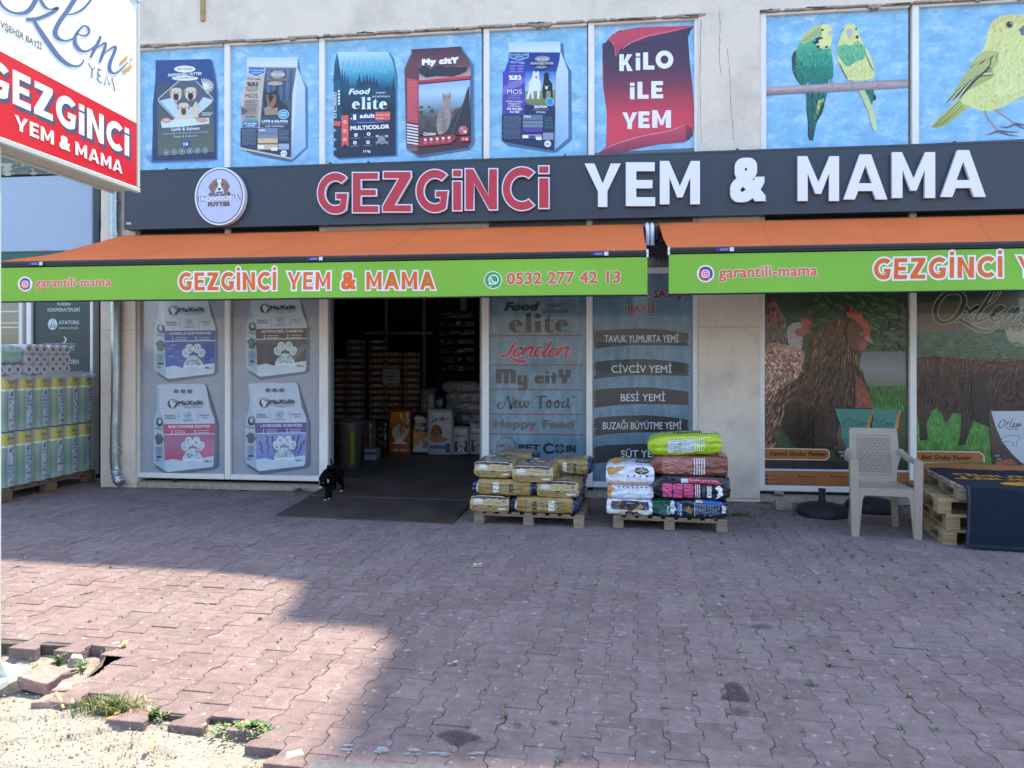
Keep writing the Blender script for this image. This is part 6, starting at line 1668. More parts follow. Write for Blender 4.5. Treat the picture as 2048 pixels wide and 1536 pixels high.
# asphalt lip that covers the cut last course
M = MB(); n = 60
for i in range(n + 1):
    x = edge[13].x - .02 + 9 * i / n
    y = edge_y(x) - .012 + .008 * noise.noise(Vector((x * 6, 0, 0)))
    M.v += [(x, y, .004), (x, y - .012, .011 + .003 * noise.noise(Vector((x * 9, 3, 0)))), (x, y - .5, .008), (x, y - 3, -.0735)]
for i in range(n):
    for a in range(3): M.f.append([4 * i + a, 4 * i + a + 1, 4 * i + a + 5, 4 * i + a + 4]); M.c.append(None); M.m.append(0)
M.build('road_edge', M_asphalt, kind='structure')
r = random.Random(11)
CP, RP = .131, .196
for c in range(-80, 66):
    for k in range(-33, 6):
        a = c * CP + .045; b = k * RP + (RP / 2 if c % 2 else 0) + .03
        x, y = loc2w(a, b)
        if inside(x, y): cells.append((x, y, c, k))
def in_view(x, y):
    v = Vector((x, y, 0)) - CAMP
    zc = -v.x * SA + v.y * CA; xc = v.x * CA + v.y * SA
    if zc < .5: return None
    px, py = CX + FOC * xc / zc, HY + FOC * CAM_H / zc
    return zc if -30 < px < 2080 and py < 1560 else None
seen = [(in_view(x, y), x, y, c, k) for x, y, c, k in cells]
near = sorted([s for s in seen if s[0] is not None])[:300]
nearset = {(s[3], s[4]) for s in near}
me_v = [v.build('paver', M_paver) for v in variants]
meshes = [o.data for o in me_v]
for o in me_v: bpy.data.objects.remove(o)
field = MB()
def pose(x, y):
    dz = .0025 * noise.noise(Vector((x * 2.2, y * 2.2, 5))) + r.uniform(-.0016, .0016) + .006 * noise.noise(Vector((x * .7, y * .7, 9)))
    if x < -1.6: dz += r.uniform(-.003, .003)
    dz = max(dz, -.0028)
    return Matrix.Translation((x + r.uniform(-.0012, .0012), y + r.uniform(-.0012, .0012), dz)) @ Matrix.Rotation(-ROT + r.uniform(-.008, .008), 4, 'Z') @ Matrix.Rotation(r.uniform(-.008, .008), 4, 'X') @ Matrix.Rotation(r.uniform(-.01, .01), 4, 'Y')
for x, y, c, k in cells:
    M = pose(x, y)
    if (c, k) in nearset:
        o = bpy.data.objects.new('paver', meshes[r.randrange(6)])
        COL.objects.link(o); o.parent = pave; o.matrix_local = M
    else:
        v = variants[r.randrange(6)]
        field.add([M @ Vector(p) for p in v.v], v.f)
field.build('paver_field', M_paver, pave, kind='stuff')

# rough concrete and rubble in the sunny corner
C = MB(); nx, ny = 260, 130
x0, x1, y0, y1 = -5.2, 1.6, -6.6, -3.9
vs = []
for j in range(ny + 1):
    for i in range(nx + 1):
        x = x0 + (x1 - x0) * i / nx; y = y0 + (y1 - y0) * j / ny
        d = y - edge_y(x)
        z = -.026 + .010 * noise.noise(Vector((x * 3, y * 5, 0))) + .008 * noise.noise(Vector((x * 11, y * 15, 2))) + .004 * noise.noise(Vector((x * 40, y * 50, 4)))
        e = abs(noise.noise(Vector((x * 1.6 + 5, y * 6, 8))))
        if e < .05: z -= .02
        if x < -2.2 and y > edge_y(-2.3): z -= .035
        z -= max(0, -(y + 5.1)) * .04
        vs.append((x, y, min(z, -.03) if d > -.03 else z))
C.add(vs, [(j * (nx + 1) + i, j * (nx + 1) + i + 1, (j + 1) * (nx + 1) + i + 1, (j + 1) * (nx + 1) + i) for j in range(ny) for i in range(nx) if vs[j * (nx + 1) + i][1] < edge_y(vs[j * (nx + 1) + i][0]) + .4])
C.build('concrete_apron', M_concrete, kind='structure', smooth=True)
# gravel crumbs
Gv = MB()
for k in range(1500):
    px, py = r.uniform(-20, 760), r.uniform(1385, 1536)
    p = atz(px, py, -.03)
    if p.y > edge_y(p.x) - .01: continue
    s = r.uniform(.002, .007) * (1.8 if r.random() < .05 else 1)
    z = -.024 + .016 * noise.noise(Vector((p.x * 3, p.y * 5, 0))) - max(0, -(p.y + 5.1)) * .04
    q = [(p.x + s * r.uniform(.5, 1) * math.cos(t), p.y + s * r.uniform(.5, 1) * math.sin(t), z) for t in (0, 1.57, 3.14, 4.7)]
    Gv.add(q + [(p.x, p.y, z + s * r.uniform(.4, .9)), (p.x, p.y, z - s)], [(0, 1, 4), (1, 2, 4), (2, 3, 4), (3, 0, 4), (1, 0, 5), (2, 1, 5), (3, 2, 5), (0, 3, 5)])
Gv.build('gravel', mat('gravel_stone', '857d6d', .9, var=.3, scale=60, rnd=.3), kind='stuff')

# loose broken pavers in the gap by the post
def chunk(px, py, w, d, h, rz, rx, ry, zc, label, name='broken_paver', m=None, group=None, seed=0):
    p = atz(px, py, 0)
    rr = random.Random(seed)
    bm = bmesh.new(); bmesh.ops.create_cube(bm, size=1)
    bmesh.ops.subdivide_edges(bm, edges=bm.edges[:], cuts=2, use_grid_fill=True)
    for v in bm.verts:
        v.co = Vector((v.co.x * w, v.co.y * d, v.co.z * h))
        v.co += Vector([.10 * min(w, d, h) * noise.noise(v.co * 30 + Vector((seed, i * 7, 0))) for i in range(3)])
        if name == 'broken_paver' and v.co.x < -w * .3: v.co.x += .3 * w * rr.random() * (.5 + v.co.y / d)
    bmesh.ops.bevel(bm, geom=[e for e in bm.edges if e.calc_face_angle(0) > 1.0], offset=.003, segments=1, affect='EDGES')
    M = MB(); M.bm(bm)
    o = M.build(name, m or M_stone, label=label, cat='paver' if name == 'broken_paver' else 'block', group=group)
    o.location = (p.x, p.y, zc); o.rotation_euler = (rx, ry, rz)
    return o
M_brk = mat('broken_paver_mat', '9a7f76', .9, var=.25, scale=14, bump=.5, dirt='a8a29a', dirt_scale=8, dirt_amt=.8)
chunk(33, 1352, .13, .10, .06, .5, .25, -.2, -.022, 'grey broken paver chunk lying in the gap beside the sign post', seed=1)
chunk(88, 1352, .17, .13, .06, -.15, .12, .1, -.012, 'loose reddish paver tilted in the gap, behind the grass', m=M_brk, seed=2)
chunk(150, 1318, .06, .05, .05, .9, .1, .3, -.01, 'small pale stone at the corner of the missing paving', m=M_stone, seed=3)
chunk(150, 1366, .16, .12, .05, .35, .0, .01, -.026, 'loose paver lying flat at the ragged paving corner', m=M_brk, seed=4)
chunk(110, 1392, .15, .10, .05, .1, -.0, .01, -.03, 'outermost loose paver at the paving edge by the dry stick', m=M_brk, seed=5)
chunk(588, 1508, .07, .05, .03, .6, 0, 0, -.012, 'cracked grey stone at the tip of the sunlit paving edge', m=M_stone, seed=6)
# small blocks by the umbrella bases
chunk(1566, 1018, .155, .1, .085, -.06, 0, 0, .042, 'grey concrete block on the paving left of the parasol bases', 'concrete_block', M_stone, seed=8)
chunk(1558, 1004, .09, .08, .03, -.2, 0, .05, .1, 'pale wood scrap lying on the small concrete block', 'wood_scrap', mat('pale_wood', 'a08c74', .8, var=.2), seed=9)
# dry stick
p0, p1 = atz(112, 1388, -.0), atz(127, 1418, -.02)
S = MB(); S.tube([(p0.x, p0.y, .004), ((p0.x + p1.x) / 2 + .005, (p0.y + p1.y) / 2, -.004), (p1.x, p1.y, -.016)], [.008, .007, .005], 6)
S.build('stick', mat('dry_stick', 'd0b078', .8, var=.2), label='pale dry stick lying over the edge of the paving', cat='stick')
# stains
def decal(name, pts, m, z=.0072):
    S = MB(); q = [atz(x, y, 0) for x, y in catmull(pts, 3)]
    tri = tessellate_polygon([[Vector((p.x, p.y, 0)) for p in q]])
    fl = [(p.x, p.y) for p in q]
    S.add([(p.x, p.y, z + .0 * i) for i, p in enumerate(q)], [orient(fl, t) for t in tri]); return S.build(name, m, pave)
zm = lambda ox, oy, k, l: [(ox + x / k, oy + y / k) for x, y in l]
M_st = mat('oil_stain', '43383a', .75, var=.5, scale=30, alpha=.62)
M_st2 = mat('faint_stain', '4c4448', .8, var=.5, scale=30, alpha=.38)
decal('stain', zm(1150, 1250, 5.12, [(1545, 615), (1620, 598), (1700, 630), (1750, 700), (1785, 795), (1650, 785), (1500, 772), (1500, 742), (1545, 715), (1555, 690), (1538, 650), (1545, 615)]), M_st)
decal('stain', zm(700, 1280, 5.12, [(878, 985), (1000, 945), (1110, 938), (1200, 958), (1350, 1015), (1200, 1055), (1160, 1082), (1090, 1100), (1040, 1070), (960, 1020), (878, 985)]), M_st)
for k, (px, py, w, h) in enumerate(((1175, 1514, 11, 6), (1108, 1448, 14, 8), (1372, 1306, 9, 5), (935, 1456, 8, 4), (1035, 1452, 12, 7), (1480, 1425, 22, 8), (1525, 1255, 24, 6))):
    decal('stain', [(px + w * math.cos(t * .7) * r.uniform(.5, 1.1), py + h * math.sin(t * .7) * r.uniform(.5, 1.1)) for t in range(9)], M_st2)
# worn blue paint on the last course
M_pt = mat('blue_paint', 'a9bcc0', .85, var=.4, scale=40, alpha=.42)
for k in range(26):
    px = 700 + 62 * (k // 3) + r.gauss(0, 14); py = 1496 + (px - 700) * .05 + r.gauss(6, 5); w = r.uniform(5, 20); h = r.uniform(1.5, 5)
    if px > 1000: continue
    decal('paint_mark', [(px + w * math.cos(t * .9) * r.uniform(.4, 1), py + h * math.sin(t * .9) * r.uniform(.4, 1)) for t in range(7)], M_pt, .0076)
# faint white scuffs
M_sc = mat('white_scuff', 'c4c0c2', .9, var=.3, alpha=.3)
for k in range(90):
    px, py = r.uniform(0, 2048), r.uniform(1060, 1520); w = r.uniform(2, 12); h = r.uniform(.8, 2.5); a_ = r.uniform(-.4, .4)
    p_ = atz(px, py, 0)
    if p_.y < edge_y(p_.x) + .1: continue
    decal('scuff', [(px + w * math.cos(t * .9) * r.uniform(.4, 1), py + a_ * w * math.cos(t * .9) + h * math.sin(t * .9) * r.uniform(.4, 1)) for t in range(7)], M_sc, .0078)

# ------------------------------------------------------------------ weeds
def leafcol(r, dry=.1):
    if r.random() < dry: return lin(r.choice(['a39a5c', 'b5a76a', '8f8a55']))
    return lin(r.choice(['40602f', '4d7038', '365a30', '5c7c40', '30502c']))
def blade(M, p, ang, l, w, bend, col, seg=3):
    d = Vector((math.cos(ang), math.sin(ang), 0)); s = Vector((-d.y, d.x, 0))
    vs = []
    for i in range(seg + 1):
        t = i / seg
        c = p + d * (l * bend * t * t * .9) + Vector((0, 0, l * (t - .35 * bend * t * t)))
        ww = w * (1 - t) ** .7
        vs += [c - s * ww / 2, c + s * ww / 2]
    M.add(vs, [(2 * i, 2 * i + 1, 2 * i + 3, 2 * i + 2) for i in range(seg)], col)
def leaf(M, p, ang, l, w, up, col):
    d = Vector((math.cos(ang), math.sin(ang), up)).normalized(); s = Vector((-math.sin(ang), math.cos(ang), 0))
    M.add([p, p + d * l * .4 + s * w / 2, p + d * l * .75 + s * w * .35, p + d * l, p + d * l * .75 - s * w * .35, p + d * l * .4 - s * w / 2], [(0, 1, 5), (1, 2, 4, 5), (2, 3, 4)], col)
T = MB()
r = random.Random(21)
for x, y, c, k in cells:
    v = in_view(x, y)
    if v is None: continue
    dens = .12 + .95 * max(0, min(1, (x + .2) / 1.6)) + (.10 if x < -1.6 else 0) + (.25 if y > -1.1 and x > 1.6 else 0)
    dens *= max(.15, min(1, .6 + 1.8 * noise.noise(Vector((x * .9, y * .9, 4)))))
    if r.random() > dens: continue
    a, b = r.choice([(CP / 2, .1), (CP / 2, -.1), (-CP / 2, .1), (CP / 2, .05), (CP / 2, 0)])
    ox, oy = loc2w(a, b)
    p = Vector((x + ox + r.uniform(-.006, .006), y + oy + r.uniform(-.006, .006), -.004))
    s = r.uniform(.35, .85) * (1.4 if r.random() < .12 else 1)
    dry = .15 if x > 0 else .35
    for q in range(r.randint(6, 14)):
        if r.random() < .5: blade(T, p + Vector((r.uniform(-.008, .008), r.uniform(-.008, .008), 0)) * s, r.uniform(0, 6.28), r.uniform(.022, .055) * s, .0036, r.uniform(.2, 1.4), leafcol(r, dry))
        else: leaf(T, p + Vector((r.uniform(-.006, .006), r.uniform(-.006, .006), .006)), r.uniform(0, 6.28), r.uniform(.016, .034) * s, .011 * s, r.uniform(.1, .9), leafcol(r, dry))
T.build('weeds', M_leaf, kind='stuff')
def clump(px, py, z, n, spread, hgt, kind, label, name='weed_plant', cat='plant', dry=.15, seed=0):
    r = random.Random(seed)
    p = atz(px, py, z)
    M = MB()
    for k in range(n):
        a = r.uniform(0, 6.28); d = abs(r.gauss(0, .45)) * spread
        q = Vector((math.cos(a) * d * 1.5, math.sin(a) * d * .6, 0))
        if kind == 'grass': blade(M, q, r.uniform(0, 6.28), r.uniform(.4, 1) * hgt, .005, r.uniform(.2, 1.2), leafcol(r, dry))
        elif kind == 'mat':
            h = r.uniform(.0, .8) * hgt * max(0, 1 - d / spread)
            leaf(M, q + Vector((0, 0, h)), r.uniform(0, 6.28), r.uniform(.014, .028), .012, r.uniform(0, .8), leafcol(r, dry))
        else:
            h = r.uniform(.2, 1) * hgt; q *= .5
            M.tube([q, q * 1.2 + Vector((0, 0, h * .5)), q * 1.6 + Vector((0, 0, h))], .0022, 4, leafcol(r, 0))
            for j in range(6):
                t = r.uniform(.2, 1)
                leaf(M, q * (1 + .6 * t) + Vector((0, 0, h * t)), r.uniform(0, 6.28), r.uniform(.03, .05), .014, r.uniform(-.1, .8), leafcol(r, dry))
    o = M.build(name, M_leaf, label=label, cat=cat)
    o.location = p
clump(225, 1420, -.02, 620, .14, .085, 'grass', 'yellowish grass clump on the sunlit edge of the paving', 'grass_clump', 'grass', .4, 1)
clump(262, 1424, -.02, 260, .10, .05, 'grass', 'low green grass beside the yellowish clump', 'grass_clump', 'grass', .05, 2)
clump(508, 1466, -.02, 620, .15, .05, 'mat', 'dark green creeping weed at the tip of the sunny corner', seed=3)
clump(310, 1436, -.02, 120, .06, .045, 'mat', 'small weed under the paver edge, right of the yellowish grass', seed=4)
clump(352, 972, .02, 16, .10, .15, 'stem', 'tall leafy weed against the sill under the blue and pink litter bags', seed=5)
clump(405, 975, .01, 150, .2, .03, 'mat', 'low weed spreading along the plinth beside the tall weed', seed=6)
clump(488, 970, .02, 5, .05, .22, 'stem', 'thin upright weed in front of the lavender litter poster', seed=7)
clump(600, 982, .01, 120, .12, .04, 'mat', 'small weed beside the metal ramp at the doorway', seed=8)
clump(285, 970, .02, 80, .07, .03, 'mat', 'tiny weed at the foot of the downpipe pier', seed=9)
clump(1478, 1032, 0, 260, .2, .03, 'mat', 'low weeds on the paving right of the lime bag pallet', seed=10)
clump(60, 1345, -.04, 40, .05, .07, 'mat', 'broad leaved weed growing between the broken pavers', seed=11)
clump(118, 1342, -.03, 7, .03, .09, 'stem', 'young weed beside the loose tilted paver', seed=12)
clump(165, 1350, -.03, 4, .02, .07, 'stem', 'small seedling at the paving corner', seed=13)
# dry leaves and litter
r = random.Random(9)
for px, py, c, lab in ((272, 1433, 'b5652e', 'rusty brown dry leaf beside the grass clump'), (228, 1437, 'c98a48', 'orange dry leaf under the yellowish grass'), (302, 1492, 'c99a62', 'tan dry leaf on the rough concrete'), (245, 1296, 'd8b070', 'yellow leaf on the sunlit pavers'), (955, 1135, 'c8b48a', 'thin straw leaf on the paving in front of the ramp'), (905, 1330, 'c3b283', 'small curled straw leaf in the middle of the paving'), (287, 1430, 'cdd2cc', 'scrap of white paper beside the grass')):
    p = atz(px, py, 0 if py < 1400 and px > 200 else -.02)
    M = MB(); s = r.uniform(.02, .032)
    for k in range(4):
        leaf(M, Vector((0, 0, .004 * k)), r.uniform(0, 6.28), s * 1.4, s * .8, r.uniform(.0, .5), lin(c))
    o = M.build('paper_scrap' if 'paper' in lab else 'fallen_leaf', M_leaf, label=lab, cat='paper' if 'paper' in lab else 'leaf')
    o.location = p + Vector((0, 0, .004))

# ------------------------------------------------------------------ metal ramp at the door
q = [atz(551, 1033, 0), atz(905, 1049, 0), aty(966, 985, -.03), aty(655, 962, -.03)]
c_ = sum(q, Vector()) / 4
ramp = empty('door_ramp', (c_.x, c_.y, 0), 0, 'dark ribbed metal ramp sloping up into the doorway', 'ramp')
a0, a1 = Vector((q[0].x, q[0].y, .006)), Vector((q[1].x, q[1].y, .006))
b0, b1 = Vector((FX(659), .3, Z_SILL + .006)), Vector((FX(966), .3, Z_SILL + .006))
mid0, mid1 = a0.lerp(b0, .55), a1.lerp(b1, .55)
rc = Vector(ramp.location)
M = MB()
def slab(p, t=.006):
    M.add([v - rc for v in p] + [v - rc - Vector((0, 0, t)) for v in p], [(0, 1, 2, 3), (7, 6, 5, 4), (0, 4, 5, 1), (1, 5, 6, 2), (2, 6, 7, 3), (3, 7, 4, 0)])
slab([a0, a1, a1.lerp(b1, .5) + Vector((0, 0, .004)), a0.lerp(b0, .5) + Vector((0, 0, .004))])
slab([a0.lerp(b0, .48) + Vector((0, 0, .012)), a1.lerp(b1, .48) + Vector((0, 0, .012)), b1 + Vector((0, 0, .006)), b0 + Vector((0, 0, .006))])
M.build('plate', M_rubber, ramp)
M = MB()
for part, (s, e, lift) in enumerate(((.01, .475, .0065), (.49, .99, .0155))):
    for i in range(72):
        t = (i + .5) / 72
        p = a0.lerp(a1, t).lerp(b0.lerp(b1, t), s) + Vector((0, 0, lift)); w = a0.lerp(a1, t).lerp(b0.lerp(b1, t), e) + Vector((0, 0, lift))
        d = Vector((.0055, 0, 0))
        M.add([p - d - rc, p + d - rc, w + d - rc, w - d - rc, p - d * .5 - rc + Vector((0, 0, .006)), p + d * .5 - rc + Vector((0, 0, .006)), w + d * .5 - rc + Vector((0, 0, .006)), w - d * .5 - rc + Vector((0, 0, .006))], [(4, 5, 6, 7), (0, 4, 7, 3), (1, 2, 6, 5), (0, 1, 5, 4), (2, 3, 7, 6)])
M.build('tread_ribs', M_rubber, ramp, kind='stuff')
# ------------------------------------------------------------------ pallets
_pl = {}
def piece(name, w, d, h, m, parent, x, y, z, seed=0):
    k = (name, round(w, 3), round(d, 3), round(h, 3), m.name)
    if k not in _pl:
        M = MB(); M.bbox(-w / 2, w / 2, -d / 2, d / 2, 0, h, .003)
        o = M.build(name, m); _pl[k] = o.data; bpy.data.objects.remove(o)
    o = bpy.data.objects.new(name, _pl[k]); COL.objects.link(o); o.parent = parent
    rr = random.Random(seed * 31 + int(x * 1000) + int(y * 777))
    o.location = (x, y, z); o.rotation_euler = (0, 0, rr.uniform(-.006, .006))
    return o
def light_pallet(loc, rz, w, d, label, group=None):
    """planks run front to back on three cross boards and nine blocks"""
    r_ = empty('pallet', loc, rz, label, 'pallet', group)
    for i in range(3):
        for j in range(3): piece('block', .09, .09, .075, M_wood, r_, .045 + (w - .09) * i / 2, .045 + (d - .09) * j / 2, 0, i)
    for j in range(3): piece('cross_board', w, .09, .018, M_wood, r_, w / 2, .045 + (d - .09) * j / 2, .0755)
    n = 9
    for i in range(n): piece('plank', .075, d, .018, M_wood, r_, .04 + (w - .08) * i / (n - 1), d / 2, .094)
    return r_
def euro_pallet(loc, rz, w, d, label, group=None, h=.135, m=M_wood_y):
    r_ = empty('pallet', loc, rz, label, 'pallet', group)
    for i in range(3):
        x = .05 + (w - .1) * i / 2
        piece('bottom_board', .1, d, .02, m, r_, x, d / 2, 0)
        for j in range(3): piece('block', .1, .12, h - .062, m, r_, x, .06 + (d - .12) * j / 2, .0205)
        piece('stringer_board', .1, d, .02, m, r_, x, d / 2, h - .041)
    for j in range(6): piece('plank', w, .11, .02, m, r_, w / 2, .055 + (d - .11) * j / 5, h - .0205)
    return r_

# ------------------------------------------------------------------ filled bags
class Bag:
    def __init__(s, L, W, H, pl=.35, pr=.35, seed=0, bulge=.1, tilt=0):
        s.L, s.W, s.H, s.pl, s.pr, s.seed, s.b, s.tilt = L, W, H, pl, pr, seed, bulge, tilt
    def D(s, x, y, z):
        ax = abs(x); p = s.pl if x < 0 else s.pr
        X = x * (1 - .025 * z * z - .02 * y * y)
        Y = y * (1 - .07 * z ** 4 - .10 * p * ax ** 6 + .02 * math.cos(x * 2))
        Z = z * (1 - .14 * y ** 6 - p * ax ** 7) * (1 + s.b * (1 - y * y) * (1 - x * x * .6) * (1 if z > 0 else .25))
        n = Vector((x * 2.4 + s.seed * 7, y * 2.2, z * 2))
        n2 = Vector((x * 7 + s.seed * 3, y * 6, z * 5 + 4))
        w = .045 * noise.noise(n) + .028 * noise.noise(n2) + .02 * noise.noise(n2 * 2.1)
        w += .022 * (1 - abs(noise.noise(Vector((x * 5 + s.seed, y * 3 + z * 3, 2)))) * 4) * .6
        w += .05 * (noise.noise(Vector((x * 3, y * 9, z * 9 + s.seed)))) * ax ** 3
        q = Vector((X * s.L / 2 * (1 + w * .3), Y * s.W / 2 * (1 + w), Z * s.H / 2 * (1 + w)))
        q.z += s.H / 2 + s.tilt * X * s.L / 2
        return q
    def mesh(s, col, name='bag_body', parent=None, m=None):
        M = MB(); n = (36, 18, 12)
        def face(fx, nu, nv, rev):
            vs = []; cs = []
            for j in range(nv + 1):
                for i in range(nu + 1):
                    p = fx(-1 + 2 * i / nu, -1 + 2 * j / nv); vs.append(s.D(*p))
            fs = []; cc = []
            for j in range(nv):
                for i in range(nu):
                    k = j * (nu + 1) + i
                    f = (k, k + 1, k + nu + 2, k + nu + 1)
                    fs.append(f[::-1] if rev else f)
                    cc.append(lin(col(*fx(-1 + 2 * (i + .5) / nu, -1 + 2 * (j + .5) / nv))))
            b0 = len(M.c)
            M.add(vs, fs, (1, 1, 1))
            M.c[b0:] = cc
        face(lambda u, v: (u, v, 1), n[0], n[1], False); face(lambda u, v: (u, v, -1), n[0], n[1], True)
        face(lambda u, v: (u, -1, v), n[0], n[2], False); face(lambda u, v: (u, 1, v), n[0], n[2], True)
        face(lambda u, v: (-1, u, v), n[1], n[2], True); face(lambda u, v: (1, u, v), n[1], n[2], False)
        me = M
        bm = bmesh.new()
        o = M.build(name, m or M_bag, parent)
        bm.from_mesh(o.data); bmesh.ops.remove_doubles(bm, verts=bm.verts, dist=.0004)
        bm.normal_update(); bm.to_mesh(o.data); bm.free()
        o.data.polygons.foreach_set('use_smooth', [True] * len(o.data.polygons))
        return o
    def print_on(s, face, CW=200, CH=60):
        """canvas CW x CH pixels laid over one face"""
        pix = lambda x, y: (-1 + 2 * x / CW, 1 - 2 * y / CH)
        e = .0035
        self_sub = .09
        if face == 'front': t = lambda u, v, d: s.D(u, -1, v) + Vector((0, -(e + d), 0))
        elif face == 'top': t = lambda u, v, d: s.D(u, v, 1) + Vector((0, 0, e + d))
        elif face == 'end': t = lambda u, v, d: s.D(-1, -u, v) + Vector((-(e + d), 0, 0))
        P_ = Print(pix, t, [M_bag_print], d0=.0, step=.00006); P_.sub = self_sub
        return P_
def place(o_, frame, x, y, z, rz=0.0):
    """put a thing at x, y, z of a pallet frame (no parenting: it only rests there)"""
    M = Matrix.Translation(frame.location) @ Matrix.Rotation(frame.rotation_euler.z, 4, 'Z')
    o_.location = M @ Vector((x, y, z)); o_.rotation_euler = (0, 0, frame.rotation_euler.z + rz)
GOLD, NAVY = '9c8046', '1c1e44'
def gold_side(label, seed, flip=False, L=.62, W=.36, H=.148, name='feed_bag'):
    b = Bag(L, W, H, .30, .30, seed)
    rt = empty(name, (0, 0, 0), 0, label, 'bag', 'gold feed bags on the pallet')
    def col(x, y, z):
        if abs(x) > .86: return NAVY
        if z > .95 and abs(y) < .75: return '6b5844' if abs(x) < .5 else '7d6c50'
        return GOLD
    b.mesh(col, parent=rt)
    P = b.print_on('front')
    f = (lambda x: 200 - x) if flip else (lambda x: x)
    P.quad([(f(62) if not flip else f(150), 8), (f(150) if not flip else f(62), 8), (f(150) if not flip else f(62), 52), (f(62) if not flip else f(150), 52)], '9d8952', 0, 8, 2)
    for k in range(26):
        x = 22 + k * 5.4
        if abs(x - 75) < 9 or abs(x - 120) < 8: continue
        P.stroke([(x, 10 + (k * 7) % 9), (x, 50 - (k * 5) % 9)], 1.5, '6f6342' if k % 3 else '8c7f58', n=1, smooth=False)
    def vtext(t, x, y0, y1, h, c, bo):
        vs, fs, xa, xb, ya, yb = text_tris(t, 3)
        for dx in (-1, 0, 1):
            for dy in (-1, 0, 1):
                d = P.lay(); vv = []
                for p in vs:
                    a = (p[0] + dx * bo - xa) / (xb - xa); c_ = (p[1] + dy * bo) / .72
                    X = x - h * (c_ if not flip else 1 - c_) + h / 2; Y = y0 + (y1 - y0) * (a if not flip else 1 - a)
                    if flip: X = x + h * (c_ - .5) * 1; 
                    else: X = x - h * (c_ - .5)
                    vv.append(P.to3d(*P.pix(X, Y), d))
                g = lambda f_: f_
                P.mb.add(vv, [f_[::-1] for f_ in fs] if True else fs, lin(c), 0)
    vtext('%83', 122 if flip else 75, 50, 10, 17, 'e6e2d2', .05)
    vtext('MOS', 72 if flip else 122, 50, 14, 13, '2a2622', .04)
    P.quad([(14, 12), (18, 12), (18, 48), (14, 48)], 'd8d5c8', 0, 1, 4); P.quad([(182, 14), (188, 14), (188, 46), (182, 46)], '3c4a86', 0, 1, 4)
    P.build('bag_print', rt)
    return rt
def gold_end(label, seed, L=.58, W=.37, H=.16):
    b = Bag(L, W, H, .06, .3, seed, bulge=.14)
    rt = empty('feed_bag', (0, 0, 0), 0, label, 'bag', 'gold feed bags on the pallet')
    def col(x, y, z):
        if z > .95: return NAVY if x < -.9 else ('5f4e3e' if -.2 < x < .7 and abs(y) < .7 else '85744f')
        if x < -.95: return 'b8a473'
        if x > .85: return NAVY
        return GOLD
    b.mesh(col, parent=rt)
    P = b.print_on('end', 100, 42)
    P.quad([(3, 5), (97, 5), (97, 24), (3, 24)], 'bfab7c', 0, 8, 2); P.quad([(3, 24), (97, 24), (97, 39), (3, 39)], '9c8148', 0, 8, 2)
    P.quad([(3, 2), (97, 2), (97, 5.5), (3, 5.5)], '2c2250', 0, 10, 1)
    for k in range(4): P.ell(12 + k * 23, 5 + (k % 2), 12, 2.6, '2c2250', n=10)
    P.ell(22, 12, 12, 3.6, 'e4e6e2', n=14); P.quad([(10, 15), (34, 15), (34, 21), (10, 21)], 'cdd2cf', 0, 3, 1)
    P.ell(88, 14, 4, 4, '29406e', n=12); P.ell(88, 14, 2.4, 2.4, 'd9dde0', n=10); P.ell(12, 33, 4, 4, '26221f', n=12, ring=1)
    P.quad([(45, 24.5), (56, 24.5), (56, 27.5), (45, 27.5)], '1c1a18', 0, 2, 1)
    scribble(P, 44, 9, 82, 20, 4, .6, '8f8262', seed, 0); scribble(P, 18, 29, 66, 37, 4, .6, '8a7850', seed + 1, 0); P.quad([(72, 31), (94, 31), (94, 36), (72, 36)], 'cfd3c8', 0, 2, 1)
    P.build('bag_print', rt)
    P2 = b.print_on('top', 200, 100)
    r5 = random.Random(seed)
    for k in range(14):
        P2.ell(60 + r5.uniform(0, 90), 20 + r5.uniform(0, 60), r5.uniform(5, 16), r5.uniform(4, 12), ['5a4636', 'b9a48a', '3a2e28', 'd8cfc0', '8a5a4a'][k % 5], n=9)
    P2.build('bag_print', rt)
    return rt
def base_frame(pxl, pyl, pxr, pyr):
    a, b = atz(pxl, pyl, 0), atz(pxr, pyr, 0)
    return a, math.atan2(b.y - a.y, b.x - a.x), (b - a).length
a, rz, w1 = base_frame(948, 1047, 1167, 1057)
rz = max(-.06, min(.0, rz))
PD = .86
p1 = light_pallet((a.x, a.y, 0), rz, w1, PD, 'weathered low pallet under the gold feed bags')
s1 = w1 / 220
X1 = lambda px: (px - 948) * s1
Z1, Z2, Z3 = .113, .258, .402
def put_end(px0, px1, y, z, lab, seed, H=.146):
    W = X1(px1) - X1(px0); t = gold_end(lab, seed, W=W, H=H); place(t, p1, (X1(px0) + X1(px1)) / 2, y + .29, z, R(90)); return t
def put_side(px0, px1, y, z, lab, seed, flip=False, H=.148):
    L = X1(px1) - X1(px0); t = gold_side(lab, seed, flip, L=L, H=H); place(t, p1, (X1(px0) + X1(px1)) / 2, y + .18, z, 0); return t
put_end(941, 1021, -.03, Z1, 'gold feed bag end on, in the bottom layer at the doorway corner', 1)
put_side(1022, 1160, -.02, Z1, 'gold feed bag side on in the bottom layer, text running bottom to top', 2, True)
put_side(944, 1076, -.02, Z2, 'gold feed bag side on in the middle layer, beneath two bag ends', 3)
put_end(1074, 1158, -.01, Z2, 'gold feed bag end on in the middle layer, right of the bag marked MOS', 4)
put_end(948, 1027, .0, Z3 + .012, 'gold feed bag end on, top layer, nearest the doorway', 5)
put_end(1027, 1109, -.05, Z3 - .01, 'gold feed bag end on, top layer, in the middle of the pallet', 6)
put_side(1088, 1178, .34, Z3 + .0, 'gold feed bag with a navy end, set back on the top layer at the right', 7)
